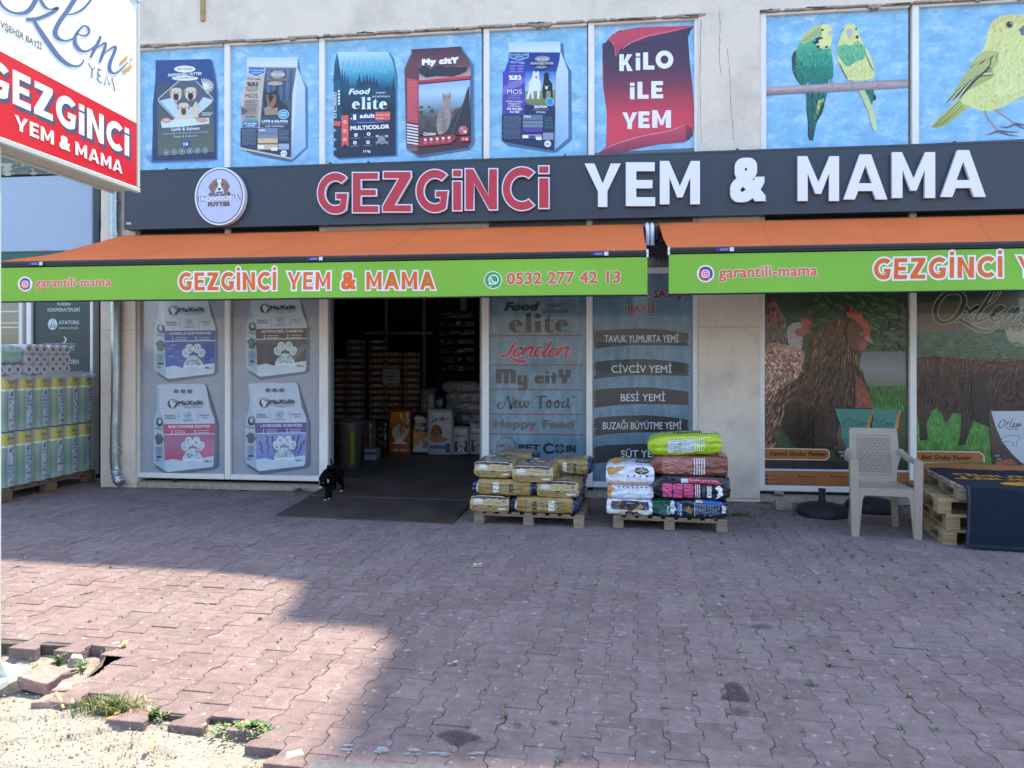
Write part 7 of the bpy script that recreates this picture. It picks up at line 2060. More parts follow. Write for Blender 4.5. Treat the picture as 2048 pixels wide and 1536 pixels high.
put_side(960, 1052, .60, Z3 + .015, 'gold feed bag showing a photo of dogs, at the back of the top layer', 8)
for k, (x0, x1, y, z) in enumerate(((950, 1050, .5, Z1), (1060, 1160, .5, Z1), (950, 1050, .5, Z2), (1060, 1160, .55, Z2))):
    put_side(x0, x1, y, z, 'gold feed bag buried at the back of the %s layer, %s' % (('bottom', 'middle')[k // 2], ('doorway side', 'far side from the doorway')[k % 2]), 20 + k)
# stretch film hanging over the right end
def film(pts_fn, nu, nv, name, label, cat, loc, seed=0, parent=None):
    M = MB(); vs = []
    for j in range(nv + 1):
        for i in range(nu + 1):
            p = Vector(pts_fn(i / nu, j / nv)); n = Vector((i * .55, j * .55, seed))
            vs.append(p + Vector((noise.noise(n), noise.noise(n + Vector((9, 0, 0))), noise.noise(n + Vector((0, 9, 0))))) * .012)
    M.add(vs, [(j * (nu + 1) + i, j * (nu + 1) + i + 1, (j + 1) * (nu + 1) + i + 1, (j + 1) * (nu + 1) + i) for j in range(nv) for i in range(nu)])
    o = M.build(name, M_film, parent, smooth=True, label=label, cat=cat)
    o.location = loc
    return o
M_film = mat('stretch_film', 'dfe6ea', .12, var=.02, alpha=.22, spec=.8)
# --- second pallet
a, rz, w2 = base_frame(1226, 1056, 1456, 1070)
rz = max(-.07, min(.0, rz))
p2 = light_pallet((a.x, a.y, 0), rz, w2, PD, 'weathered low pallet under the white, black and lime bags')
s2 = w2 / 230
X2 = lambda px: (px - 1226) * s2
def other(px0, px1, y, z, H, W, label, seed, col, prints, pl=.3, pr=.3, grp='mixed feed bags stacked on the second pallet', tilt=0, top=None, rz_=0):
    b = Bag(X2(px1) - X2(px0), W, H, pl, pr, seed, tilt=tilt)
    rt = empty('feed_bag', (0, 0, 0), 0, label, 'bag', grp)
    b.mesh(col, parent=rt)
    P = b.print_on('front'); prints(P); P.build('bag_print', rt)
    if top: P = b.print_on('top', 200, 100); top(P); P.build('bag_print', rt)
    place(rt, p2, (X2(px0) + X2(px1)) / 2, y + W / 2, z, rz_)
    return rt
WB = 'dfe3ee'
def w_top(P):
    P.poly([(8, 60), (40, 96), (120, 5), (20, 5)], 'cf9a3e', 0)
    P.ell(150, 55, 34, 26, '17191f', n=8); P.ell(150, 55, 15, 13, 'd5dae4', n=14); P.ell(150, 55, 8, 7, '2b4f8a', n=10)
    P.poly([(118, 50), (135, 42), (135, 66)], 'd8b060'); P.poly([(182, 50), (166, 42), (166, 66)], 'd8b060')
def w1p(P):
    P.poly([(2, 6), (12, 1), (84, 1), (30, 30), (10, 34)], 'c2923e'); P.ell(150, 13, 30, 13, '17191f', n=10); P.ell(150, 13, 13, 8, 'd5dae4', n=14); P.ell(150, 13, 7, 4, '2b4f8a', n=10); P.poly([(122, 13), (137, 8), (137, 18)], 'd8b060'); P.poly([(178, 13), (163, 8), (163, 18)], 'd8b060')
    for k in range(4): P.poly([(92 + k * 26, 28 - (k % 2) * 3), (98 + k * 26, 31), (92 + k * 26, 34), (88 + k * 26, 30)], '23252e')
    P.quad([(12, 50), (185, 50), (185, 55), (12, 55)], 'd6a35a', 0, 8, 1); P.quad([(12, 42), (185, 43), (185, 45), (12, 44)], 'f2f4fa', 0, 8, 1)
def w2p(P):
    P.poly([(4, 2), (34, 14), (6, 40)], 'cf9a3e')
    for k in range(7): P.poly([(44 + k * 20, 3), (56 + k * 20, 5), (50 + k * 20, 11)], '3b3f55')
    P.quad([(14, 44), (190, 45), (190, 47), (14, 46)], 'f4f6fb', 0, 8, 1)
def w3p(P):
    P.quad([(20, 4), (184, 4), (184, 38), (20, 38)], '2b2a34', 0, 8, 2)
    P.quad([(20, 4), (60, 4), (60, 38), (20, 38)], '8f7358', 0, 3, 2); P.quad([(150, 4), (176, 4), (176, 38), (150, 38)], '4c4f66', 0, 2, 2)
    P.poly([(66, 2), (140, 2), (152, 14), (112, 42), (96, 42), (60, 14)], '14151a'); P.stroke([(66, 4), (60, 12), (98, 40), (112, 40), (150, 14), (142, 4)], 3, 'd8b24c', smooth=False)
    P.poly([(150, 14), (165, 26), (130, 40), (118, 40)], 'cf9a3e'); P.stroke([(86, 11), (124, 11)], 4, 'b5b8be', smooth=False)
    P.poly([(74, 58), (92, 44), (132, 44), (152, 58)], '14151a'); P.stroke([(70, 59), (90, 43), (134, 43), (156, 59)], 2.5, 'd8b24c', smooth=False); P.stroke([(94, 54), (132, 54)], 3, 'a5a9b0', smooth=False)
    P.poly([(46, 52), (70, 42), (84, 44), (62, 58)], 'cf9a3e')
other(1212, 1308, -.03, .113, .15, .5, 'white bag with a black diamond label, lowest in the white stack', 41, lambda x, y, z: WB, w3p, .15, .15)
other(1214, 1310, -.03, .258, .13, .5, 'plain white bag with a gold corner, middle of the white stack', 42, lambda x, y, z: WB if x > -.85 else 'd0a04c', w2p, .12, .12)
other(1211, 1311, -.05, .38, .18, .5, 'white and gold bag with a black badge, top of the white stack', 43, lambda x, y, z: ('d3d7e4' if x > -.2 or y < -.2 else 'c99a48') if z > .9 else WB, w1p, .15, .15, top=w_top)
def elite_p(P):
    P.quad([(0, 5), (52, 5), (46, 55), (4, 50)], '1f5a44', 0, 4, 4); P.poly([(6, 8), (30, 12), (60, 30), (20, 52)], '2a6a50')
    vt(P, 'elite', 56, 50, 6, 15, 'dfe8ee', .05); vt(P, 'Food', 43, 52, 26, 7, 'dfe8ee', .03); P.quad([(66, 10), (72, 10), (72, 52), (66, 52)], '3b7fc4', 0, 1, 3); vt(P, 'SALMON', 76, 54, 16, 6, 'e8edf2', .03)
    P.poly([(88, 40), (97, 18), (106, 42)], '8a6a34'); P.poly([(92, 46), (100, 30), (108, 48)], 'a3813f')
    P.quad([(112, 8), (113.5, 8), (113.5, 54), (112, 54)], 'd8dde2', 0, 1, 4)
    for k in range(9): scribble_v(P, 118 + k * 7, 12, 54, '7f93a8', k)
    P.quad([(184, 14), (194, 14), (194, 42), (184, 42)], 'dfe4ea', 0, 1, 2)
    for k in range(6): P.quad([(185, 16 + k * 4.2), (193, 16 + k * 4.2), (193, 17.8 + k * 4.2), (185, 17.8 + k * 4.2)], '20242c', 0, 1, 1)
    P.quad([(115, 0), (135, 0), (135, 9), (115, 8)], 'c9d2d8', 0, 2, 1); P.poly([(135, 0), (182, 1), (190, 12), (135, 9)], '1f6fd0')
def vt(P, t, x, y0, y1, h, c, bo):
    vs, fs, xa, xb, ya, yb = text_tris(t, 3)
    for dx in (-1, 0, 1):
        for dy in (-1, 0, 1):
            d = P.lay(); vv = []
            for p in vs:
                q = (p[0] + dx * bo - xa) / (xb - xa); c_ = (p[1] + dy * bo) / .72
                vv.append(P.to3d(*P.pix(x + h / 2 - h * (1 - c_), y0 + (y1 - y0) * q), d))
            P.mb.add(vv, fs, lin(c), 0)
def scribble_v(P, x, y0, y1, c, seed):
    r_ = random.Random(seed); y = y0
    while y < y1 - 6:
        l = r_.uniform(3, 12); P.stroke([(x, y), (x, min(y + l, y1))], 2, c, smooth=False); P.stroke([(x + 3, y + 1), (x + 3, min(y + l, y1))], 1.5, c, smooth=False); y += l + 1.5
def pink_p(P):
    P.quad([(20, 0), (60, 0), (60, 20), (20, 18)], '15161c', 0, 4, 1)
    for k in range(3):
        x = 24 + k * 28
        P.quad([(x, 18), (x + 25, 18), (x + 25, 56), (x, 56)], 'd0487c', 0, 4, 3)
        for q in range(6): P.stroke([(x + 3 + q * 4, 21), (x + 3 + q * 4, 53)], .8, 'a8335f', smooth=False)
    for k in range(3): P.quad([(109 + k * 5, 18), (112 + k * 5, 18), (112 + k * 5, 56), (109 + k * 5, 56)], 'e6b8cc', 0, 1, 3)
    scribble_v(P, 130, 20, 54, '5d616b', 3); P.quad([(140, 22), (152, 22), (152, 54), (140, 54)], 'd5dade', 0, 2, 2)
    for k in range(7): P.quad([(142, 24 + k * 4), (150, 24 + k * 4), (150, 25.8 + k * 4), (142, 25.8 + k * 4)], '20242c', 0, 1, 1)
    P.poly([(166, 22), (170, 20), (176, 24), (180, 30), (178, 38), (182, 46), (176, 52), (168, 56), (158, 57), (168, 53), (166, 46), (170, 38), (164, 32), (160, 28)], 'e8ecf0')
    P.poly([(90, 2), (170, 6), (178, 16), (92, 14)], 'c2305f'); P.quad([(72, 5), (90, 4), (91, 14), (73, 15)], 'd8dde4', 0, 2, 1); P.quad([(92, 6), (165, 8), (165, 9.5), (92, 8)], 'f0c8d8', 0, 5, 1)
def pink_t(P):
    P.text('elite', 40, 44, 96, 40, 40, 'e8edf2', .06)
    P.text('Food', 24, 14, 60, 12, 18, 'e8edf2', .05)
    for k in range(4): P.quad([(110 + k * 20, 20), (124 + k * 20, 20), (124 + k * 20, 60), (110 + k * 20, 60)], '3b3f4a' if k % 2 else '8d93a0', 0, 2, 2)
def brown_p(P):
    P.quad([(26, 6), (108, 4), (108, 54), (26, 56)], 'a86a5c', 0, 8, 4)
    for k in range(18): P.stroke([(30 + k * 4.4, 8), (30 + k * 4.4, 53)], .7, 'c58f80', smooth=False)
    for k in range(5): P.quad([(111 + k * 6.4, 3), (114.5 + k * 6.4, 3), (114.5 + k * 6.4, 55), (111 + k * 6.4, 56)], 'ddd0cf', 0, 1, 3)
def brown_t(P):
    P.quad([(20, 10), (170, 10), (170, 92), (20, 92)], 'b5bccb', 0, 8, 4); P.quad([(14, 10), (26, 10), (26, 92), (14, 92)], 'b5532c', 0, 2, 3); P.text('MY', 40, 76, 66, 74, 40, '2f3548', .07)
    P.quad([(90, 10), (140, 10), (140, 92), (90, 92)], '8a6a3c', 0, 4, 4); P.ell(156, 40, 26, 30, 'd8602c', n=16)
def lime_p(P):
    P.quad([(54, 10), (86, 8), (86, 52), (54, 54)], 'c9cfcf', 0, 3, 3); P.quad([(89, 8), (124, 6), (124, 50), (89, 52)], 'c9cfcf', 0, 3, 3)
    for k in range(7): P.stroke([(57 + k * 4.3, 12), (57 + k * 4.3, 50)], 1, '8fa0a6', smooth=False); P.stroke([(92 + k * 4.6, 10), (92 + k * 4.6, 48)], 1, '8fa0a6', smooth=False)
    for k in range(5): P.quad([(127 + k * 6, 5), (130 + k * 6, 5), (130 + k * 6, 48), (127 + k * 6, 49)], 'dfe6c4', 0, 1, 3)
    P.stroke([(28, 44), (42, 28), (50, 8)], 1.4, 'dfe88a'); P.stroke([(60, 4), (120, 2), (180, 6)], 1.6, 'dfe88a')
def lime_t(P):
    P.quad([(70, 20), (150, 20), (150, 70), (70, 70)], '66703a', 0, 4, 3); P.quad([(150, 15), (182, 15), (182, 80), (150, 80)], 'c7cbc6', 0, 3, 3); P.text('Food', 76, 62, 146, 60, 24, 'b8c06a', .04)
BK = '191b22'
other(1305, 1458, -.03, .113, .175, .5, 'dark green and navy bag marked elite salmon, lowest in the taller stack', 51, lambda x, y, z: '1d4a3c' if x < -.55 else '1a2334', elite_p, .3, .2)
other(1307, 1462, -.06, .272, .215, .5, 'black bag with pink panels and a white cat, above the green one', 52, lambda x, y, z: BK, pink_p, .35, .25, top=pink_t)
other(1304, 1458, -.03, .468, .185, .5, 'brown bag with white stripes, under the lime bag', 53, lambda x, y, z: '7c4438', brown_p, .4, .15, top=brown_t)
other(1296, 1446, -.02, .645, .175, .46, 'bright lime green bag, topmost of the taller stack', 54, lambda x, y, z: 'a8c210', lime_p, .45, .25, tilt=.05, top=lime_t)

# ------------------------------------------------------------------ chair
fl, frr, bkr = atz(1711, 1073, 0), atz(1838, 1080, 0), atz(1811, 1057, 0)
rzc = math.atan2(frr.y - fl.y, frr.x - fl.x)
ch = empty('plastic_chair', (fl.x, fl.y, 0), rzc, 'beige plastic armchair with a lattice back, facing the street', 'chair')
Wc = (frr - fl).length + .05
x0c, x1c = -.03, Wc - .03
xm = (x0c + x1c) / 2; Dc = .43; SH = .42; AH = .635; BH = .86
def taper_leg(xa, ya, xb, yb, z0, z1, w0, w1, t, name):
    """L-section moulded leg from (xa, ya, z0) on the ground to (xb, yb, z1)"""
    M = MB()
    s = 1 if xb > xm else -1
    def sec(x, y, z, w):
        return [Vector((x, y, z)), Vector((x - s * w, y, z)), Vector((x - s * w, y + t, z)), Vector((x - s * t, y + t, z)), Vector((x - s * t, y + w, z)), Vector((x, y + w, z))]
    n = 6; vs = []
    for i in range(n + 1):
        k = i / n
        vs += sec(xa + (xb - xa) * k, ya + (yb - ya) * k, z0 + (z1 - z0) * k, w0 + (w1 - w0) * k)
    fs = [(i * 6 + j, i * 6 + (j + 1) % 6, (i + 1) * 6 + (j + 1) % 6, (i + 1) * 6 + j) for i in range(n) for j in range(6)]
    fs += [tuple(range(6)), tuple(range(n * 6 + 5, n * 6 - 1, -1))]
    M.add(vs, fs); return M.build(name, M_chair, ch)
taper_leg(x0c - .0, -.01, x0c - .012, .0, 0, AH - .03, .055, .068, .02, 'leg')
taper_leg(x1c + .0, -.01, x1c + .012, .0, 0, AH - .03, .055, .068, .02, 'leg')
taper_leg(x0c + .06, Dc + .05, x0c + .085, Dc - .04, 0, SH - .01, .05, .06, .02, 'leg')
taper_leg(x1c - .06, Dc + .05, x1c - .085, Dc - .04, 0, SH - .01, .05, .06, .02, 'leg')
# inner struts of the front legs and apron arch
S = MB()
zt_, zb_ = SH - .005, SH - .075
S.prism([[(x0c + .025, 0.0), (x0c + .058, 0.0), (x0c + .085, zb_ - .03), (x0c + .105, zb_), (x1c - .105, zb_ - .0), (x1c - .085, zb_ - .03), (x1c - .058, 0), (x1c - .025, 0), (x1c - .06, zt_), (x0c + .06, zt_)]], lambda u, v, d: Vector((u, .012 - d, v)), -.012, .012)
S.build('front_apron', M_chair, ch)
S = MB(); n, m = 12, 10; vs = []
for j in range(m + 1):
    for i in range(n + 1):
        u, v = i / n, j / m
        w = (x1c - x0c - .11) * (1 - .12 * v)
        vs.append(Vector((xm + (u - .5) * w, .0 + v * (Dc + .01), SH - .004 - .022 * math.sin(math.pi * u) * math.sin(math.pi * min(1, v * 1.1)) - .02 * v)))
k = len(vs)
fs = [(j * (n + 1) + i, j * (n + 1) + i + 1, (j + 1) * (n + 1) + i + 1, (j + 1) * (n + 1) + i) for j in range(m) for i in range(n)]
S.add(vs + [v - Vector((0, 0, .008)) for v in vs], fs + [tuple(k + a for a in f[::-1]) for f in fs] + [(i + 1, i, k + i, k + i + 1) for i in range(n)])
S.build('seat', M_chair, ch, smooth='auto')
# backrest: flared outline with raised lattice
def bpos(u, z, d=0):
    """point of the backrest shell: u across (metres from the middle), z height"""
    t = (z - SH) / (BH - SH)
    return Vector((xm + u, Dc - .02 + .10 * t - .35 * u * u - d, z))
hwz = [(SH - .03, .165), (SH + .05, .175), (SH + .12, .186), (SH + .17, .20), (SH + .20, .218), (SH + .235, .205), (SH + .27, .20), (SH + .34, .197), (BH - .02, .195), (BH, .185)]
S = MB(); n = 14; vs = []
for z, hw_ in hwz:
    for i in range(n + 1): vs.append(bpos((i / n * 2 - 1) * hw_, z))
k = len(vs); m = len(hwz) - 1
vs += [v + Vector((0, .012, 0)) for v in vs]
fs = [(j * (n + 1) + i, j * (n + 1) + i + 1, (j + 1) * (n + 1) + i + 1, (j + 1) * (n + 1) + i) for j in range(m) for i in range(n)]
fs += [tuple(k + a for a in f[::-1]) for f in fs] + [(m * (n + 1) + i, m * (n + 1) + i + 1, k + m * (n + 1) + i + 1, k + m * (n + 1) + i) for i in range(n)]
fs += [(j * (n + 1), (j + 1) * (n + 1), k + (j + 1) * (n + 1), k + j * (n + 1)) for j in range(m)] + [((j + 1) * (n + 1) + n, j * (n + 1) + n, k + j * (n + 1) + n, k + (j + 1) * (n + 1) + n) for j in range(m)]
S.add(vs, fs); S.build('backrest', M_chair, ch, smooth='auto')
S = MB()
z0_, z1_ = SH + .045, BH - .06
for a_, b_ in (((-.135, z0_), (-.135, z1_)), ((.135, z0_), (.135, z1_)), ((-.135, z0_), (.135, z0_)), ((-.135, z1_), (.135, z1_))):
    S.tube([bpos(a_[0] + (b_[0] - a_[0]) * i / 6, a_[1] + (b_[1] - a_[1]) * i / 6, .001) for i in range(7)], .005, 6)
nx_, nz_ = 7, 11
for i in range(nx_):
    for j in range(nz_):
        u = -.115 + .23 * i / (nx_ - 1) + (.016 if j % 2 else 0) - .008; z = z0_ + .03 + (z1_ - z0_ - .06) * j / (nz_ - 1)
        for q in (-1, 1):
            S.tube([bpos(u - .016, z - q * .013, .0), bpos(u, z, .0065), bpos(u + .016, z + q * .013, .0)], [.0035, .006, .0035], 5)
S.build('back_lattice', M_chair, ch, smooth='auto')
for s in (-1, 1):
    S = MB(); xe = (x1c + .012) if s > 0 else (x0c - .012)
    path = [Vector((xe - s * .034, -.005, AH)), Vector((xe - s * .03, .12, AH + .004)), Vector((xe - s * .03, .26, AH - .004)), Vector((xm + s * .235, Dc - .06, AH + .012)), Vector((xm + s * .205, Dc + .0, AH + .05))]
    pts = catmull([tuple(p) for p in path], 5)
    wv = []
    for i, p in enumerate(pts):
        t = i / (len(pts) - 1); hw_ = .034 * (1 - .45 * t)
        h_ = .018
        wv += [Vector((p[0] - hw_, p[1], p[2] + .0)), Vector((p[0] - hw_ * .8, p[1], p[2] + .006)), Vector((p[0] + hw_ * .8, p[1], p[2] + .006)), Vector((p[0] + hw_, p[1], p[2])), Vector((p[0] + hw_, p[1], p[2] - .03)), Vector((p[0] - hw_, p[1], p[2] - .03))]
    q = len(pts)
    S.add(wv, [(i * 6 + j, (i + 1) * 6 + j, (i + 1) * 6 + (j + 1) % 6, i * 6 + (j + 1) % 6) for i in range(q - 1) for j in range(6)] + [tuple(range(6)), tuple(range((q - 1) * 6 + 5, (q - 1) * 6 - 1, -1))])
    S.build('armrest', M_chair, ch, smooth='auto')

# ------------------------------------------------------------------ parasol bases
def parasol_base(px, py, r_, label, seed, neck=True, z=0.0):
    p = atz(px, py, z)
    rt = empty('parasol_base', (p.x, p.y, z), 0, label, 'parasol base', 'parasol bases lying by the window')
    M = MB(); M.lathe([(r_ * .97, 0), (r_, .02), (r_ * .98, .055), (r_ * .88, .085), (r_ * .6, .105), (r_ * .3, .115), (.05, .12)], n=26, wob=.10, seed=seed)
    M.build('weight', mat('base_rubber', '1d1f24', .7, var=.35, scale=14, bump=.5, bscale=30, dirt='3a3a3e', dirt_scale=10, dirt_amt=.6), rt, smooth=True)
    if neck:
        M = MB(); M.lathe([(.055, .115), (.05, .125), (.034, .135), (.028, .2), (.026, .225), (.033, .228), (.033, .25), (.022, .252)], n=16)
        M.build('tube_socket', M_dark, rt, smooth='auto')
    return rt
parasol_base(1644, 1030, .235, 'dark parasol base with an upright socket, beside the concrete block', 1)
parasol_base(1745, 1020, .255, 'dark parasol base without a socket, half behind the beige chair', 5, False)

# ------------------------------------------------------------------ pallet stack with carpet
g0 = atz(1886, 1089, 0)
rzs = -R(8.0)
H_ = .118
labs = ['bottom pallet of the stack under the navy mat', 'second pallet from the ground in the stack under the navy mat', 'third pallet from the ground in the stack under the navy mat', 'topmost grey pallet of the stack, directly under the navy mat']
offs = [(0, 0), (.03, .02), (-.03, .03), (.10, -.02)]
tops = []
for k in range(4):
    d = Matrix.Rotation(rzs, 3, 'Z') @ Vector((offs[k][0], offs[k][1], 0))
    tops.append(euro_pallet((g0.x + d.x, g0.y + d.y, k * (H_ + .0006)), rzs + (.01, -.02, .015, 0)[k], 1.2, .95, labs[k], 'pallets stacked under the navy mat', H_, M_wood_y if k < 3 else M_wood))
zt4 = 4 * (H_ + .0006) + .004
fr4 = tops[3]
mt = empty('navy_mat', tuple(fr4.location), 0, 'navy floor mat with a yellow dog print draped over the pallet stack', 'mat')
mt.location = (fr4.location.x, fr4.location.y, zt4); mt.rotation_euler = (0, 0, rzs)
def matp(u, v, d=0):
    """u across (m), v along from the back (0) over the front edge and down"""
    top_len = 1.02; rr_ = .03
    wv = .006 * noise.noise(Vector((u * 3, v * 3, 0))) + .004 * noise.noise(Vector((u * 9, v * 8, 4)))
    if v < top_len: return Vector((u, .97 - v, .004 + wv + d))
    s = v - top_len
    if s < rr_ * 1.57:
        t = s / rr_; return Vector((u, .97 - top_len - math.sin(t) * (rr_ + d), .004 - rr_ + math.cos(t) * (rr_ + d) + wv))
    s -= rr_ * 1.57
    return Vector((u - .02 * s / .4 + .004 * math.sin(s * 9), .97 - top_len - rr_ - d - .03 * math.sin(s * 4.5) * (1 + .5 * math.sin(u * 4)) + wv * 1.5, .004 - rr_ - s))
M = MB(); nu, nv = 26, 52; VL = 1.02 + .047 + .435
vs = [matp(.04 + 1.35 * i / nu, VL * j / nv) for j in range(nv + 1) for i in range(nu + 1)]
k = len(vs)
fs = [(j * (nu + 1) + i, (j + 1) * (nu + 1) + i, (j + 1) * (nu + 1) + i + 1, j * (nu + 1) + i + 1) for j in range(nv) for i in range(nu)]
v2 = [matp(.04 + 1.35 * i / nu, VL * j / nv, -.007) for j in range(nv + 1) for i in range(nu + 1)]
rim = [j * (nu + 1) for j in range(nv + 1)] + [nv * (nu + 1) + i for i in range(1, nu + 1)] + [j * (nu + 1) + nu for j in range(nv - 1, -1, -1)] + [i for i in range(nu - 1, 0, -1)]
M.add(vs + v2, fs + [tuple(k + a for a in f[::-1]) for f in fs] + [(rim[i], rim[(i + 1) % len(rim)], k + rim[(i + 1) % len(rim)], k + rim[i]) for i in range(len(rim))])
M.build('carpet', M_mat, mt, smooth='auto')
M = MB()
for u0, u1 in ((.045, .062),):
    vs = [matp(u, VL * j / 60, .002) for j in range(61) for u in (u0, u1)]
    M.add(vs, [(2 * j, 2 * j + 2, 2 * j + 3, 2 * j + 1) for j in range(60)])
vs = [matp(.065 + 1.3 * i / 30, v, .002) for i in range(31) for v in (VL - .03, VL - .005)]
M.add(vs, [(2 * j + 1, 2 * j + 3, 2 * j + 2, 2 * j) for j in range(30)])
M.build('rubber_edge', mat('rubber_edge', '1a2b42', .5, var=.1), mt)
YL = 'c28a1c'
P = Print(lambda x, y: (x, y), lambda u, v, d: matp(u, v, .0025 + d), [mat('mat_print', rough=.9, attr=True, var=.35, scale=160)], d0=0)
P.poly([(.33, .84), (.40, .76), (.50, .72), (.62, .70), (.72, .705), (.80, .73), (.95, .74), (1.1, .78), (1.3, .84), (1.35, .93), (1.1, .95), (.9, .93), (.8, .90), (.6, .90), (.42, .90), (.35, .885)], YL, 0, uv=True)
for st, w in (([(.45, .75), (.52, .80), (.60, .84), (.66, .87)], .022), ([(.74, .72), (.80, .78), (.92, .80), (1.0, .78)], .03), ([(.66, .76), (.72, .80), (.84, .84), (1.0, .85), (1.2, .88)], .018), ([(1.0, .76), (1.1, .81), (1.25, .84)], .03)):
    P.stroke(st, w, '10233a')
P.ell(.62, .75, .012, .01, '10233a')
def flip_word(t, u0, u1, v0, v1):
    vs_, fs_, xa, xb, ya, yb = text_tris(t, 3)
    for dx in (-1, 0, 1):
        for dy in (-1, 0, 1):
            d = P.lay()
            P.mb.add([P.to3d(u1 - (u1 - u0) * (p[0] + dx * .035 - xa) / (xb - xa), v0 + (v1 - v0) * ((p[1] + dy * .035) / .72), d) for p in vs_], [f[::-1] for f in fs_], lin(YL), 0)
flip_word('PRO HUND', .12, 1.2, .46, .36)
flip_word('INDIVIDUELL', .08, 1.25, .66, .53)
P.build('dog_print', mt)
# ------------------------------------------------------------------ paper goods on the far left pallet
g1, g2 = atz(5, 1008, 0), atz(188, 963, 0)
XP = (g1.x + g2.x) / 2
LP = 1.40
pp = empty('pallet', (XP, g1.y, 0), R(90), 'brown pallet carrying the shrink wrapped paper towels', 'pallet')
M_woodp = mat('pallet_wood_brown', '7a5f48', .85, var=.25, scale=7, stretch=(6, 1, 1), bump=.3, dirt='4b3b2e', dirt_scale=5, dirt_amt=.5, rnd=.15)
HPp = .142
for i in range(3):
    for j in range(3): piece('block', .145, .1, .082, M_woodp, pp, .0725 + (LP - .145) * i / 2, .05 + .95 * j / 2 * 1.0, .0205)
for j in range(3): piece('bottom_board', LP, .1, .02, M_woodp, pp, LP / 2, .05 + .95 * j / 2, 0); piece('stringer_board', LP, .1, .018, M_woodp, pp, LP / 2, .05 + .95 * j / 2, .103)
for i in range(8): piece('plank', .12, 1.05, .02, M_woodp, pp, .06 + (LP - .12) * i / 7, .525, .1215)
M_wrap = mat('paper_wrap', rough=.35, attr=True, var=.06, scale=10, bump=.15, bscale=25, coat=.3, world_co=False)
cw = LP / 6
def towel(i, tier, label):
    z0 = HPp + tier * .58
    rt = empty('towel_pack', (XP - .29 + (.012 if tier else 0), g1.y + cw * (i + .5), z0), 0, label, 'paper towels', 'paper towel packs on the left pallet')
    M = MB(); n = 10; vs = []; fs = []
    sec = lambda t: [(.29 * sx * (1 - .0), sy) for sx, sy in ()]
    nn = 16; ring = []
    for k in range(nn):
        a = 2 * math.pi * k / nn
        c, s_ = math.cos(a), math.sin(a)
        ring.append((.275 * math.copysign(abs(c) ** .35, c), (cw * .5 - .004) * math.copysign(abs(s_) ** .55, s_)))
    H = .572
    zs = [0, .01, .1, .2, .3, .4, .5, .56, H]
    for q, z in enumerate(zs):
        k_ = 1 - (.05 if q in (0, len(zs) - 1) else 0) + .012 * noise.noise(Vector((i * 3, tier * 5, z * 8)))
        vs += [(x * k_, y * (k_ + .01 * noise.noise(Vector((x * 4, i, z * 9)))), z) for x, y in ring]
    cols = []
    for q in range(len(zs) - 1):
        for k in range(nn):
            fs.append((q * nn + k, q * nn + (k + 1) % nn, (q + 1) * nn + (k + 1) % nn, (q + 1) * nn + k))
            z = (zs[q] + zs[q + 1]) / 2
            cols.append(lin('b9c0c0'))
    fs.append(tuple((len(zs) - 1) * nn + k for k in range(nn))); cols.append(lin('c8d0d6'))
    fs.append(tuple(range(nn))[::-1]); cols.append(lin('c8d0d6'))
    M.add(vs, fs, (1, 1, 1)); M.c = cols
    M.build('wrap', M_wrap, rt, smooth='auto')
    hy = cw * .5 - .006
    def t3(u, v, d):
        s_ = min(1, abs(u) / hy)
        c = (1 - s_ ** (1 / .55 * 1.0 * 1.0)) if s_ < 1 else 0
        a = math.asin(min(1, s_ ** (1 / .55)))
        x = .275 * (max(0.02, math.cos(a))) ** .35
        return Vector((x * 1.012 + .004 + d, u, v))
    P = Print(lambda x, y: (hy * (x / 50 - 1), H * (1 - y / 250)), t3, [M_wrap], d0=0, step=.0003)
    P.quad([(6, 4), (96, 4), (96, 246), (6, 246)], ('b3bcae', '98ad98', '83a089', '7b9a83', '97ab9b'), 0, 12, 12)
    P.quad([(5, 5), (96, 5), (96, 62), (5, 62)], 'd4c352', 0, 12, 2)
    P.poly([(6, 60), (30, 72), (50, 88), (50, 62)], 'dfe4e6'); P.poly([(50, 62), (50, 88), (66, 76), (95, 60)], 'dfe4e6'); P.quad([(6, 58), (95, 58), (95, 66), (6, 66)], 'e3e6e2', 0, 12, 1)
    P.quad([(36, 74), (74, 74), (74, 240), (36, 240)], 'c3c9d2', 0, 6, 6)
    P.stroke([(36, 14), (74, 13)], 5, '8c95ad', smooth=False); P.stroke([(36, 34, 6), (44, 24, 11), (52, 34, 9), (60, 24, 11), (74, 30, 7)], 10, '7e88a6'); P.stroke([(42, 47), (68, 46)], 7, '8791ab', smooth=False)
    P.poly([(44, 90), (50, 70), (60, 70), (66, 90)], '74809a')
    r_ = random.Random(i * 7 + tier)
    for k in range(7):
        for j in range(3): P.quad([(39 + j * 12, 96 + k * 16), (48 + j * 12, 96 + k * 16), (48 + j * 12, 106 + k * 16), (39 + j * 12, 106 + k * 16)], ['8794a8', '6d7c94', 'a7b0bf', 'd5dae0'][r_.randrange(4)], 0, 1, 1)
    P.quad([(40, 214), (70, 214), (70, 236), (40, 236)], 'e6e9ec', 0, 3, 1)
    for k in range(9): P.quad([(43 + k * 2.7, 216), (44.4 + k * 2.7, 216), (44.4 + k * 2.7, 233), (43 + k * 2.7, 233)], '2e323c', 0, 1, 1)
    P.build('wrap_print', rt)
    return rt
pos = ['nearest the sign post', 'second from the sign post', 'third from the sign post', 'third from the shop pier', 'second from the shop pier', 'nearest the shop pier']
for t in (0, 1):
    for i in range(6): towel(i, t, 'yellow and green paper towel pack, %s tier, %s' % (('lower', 'upper')[t], pos[i]))
ztop = HPp + 1.155
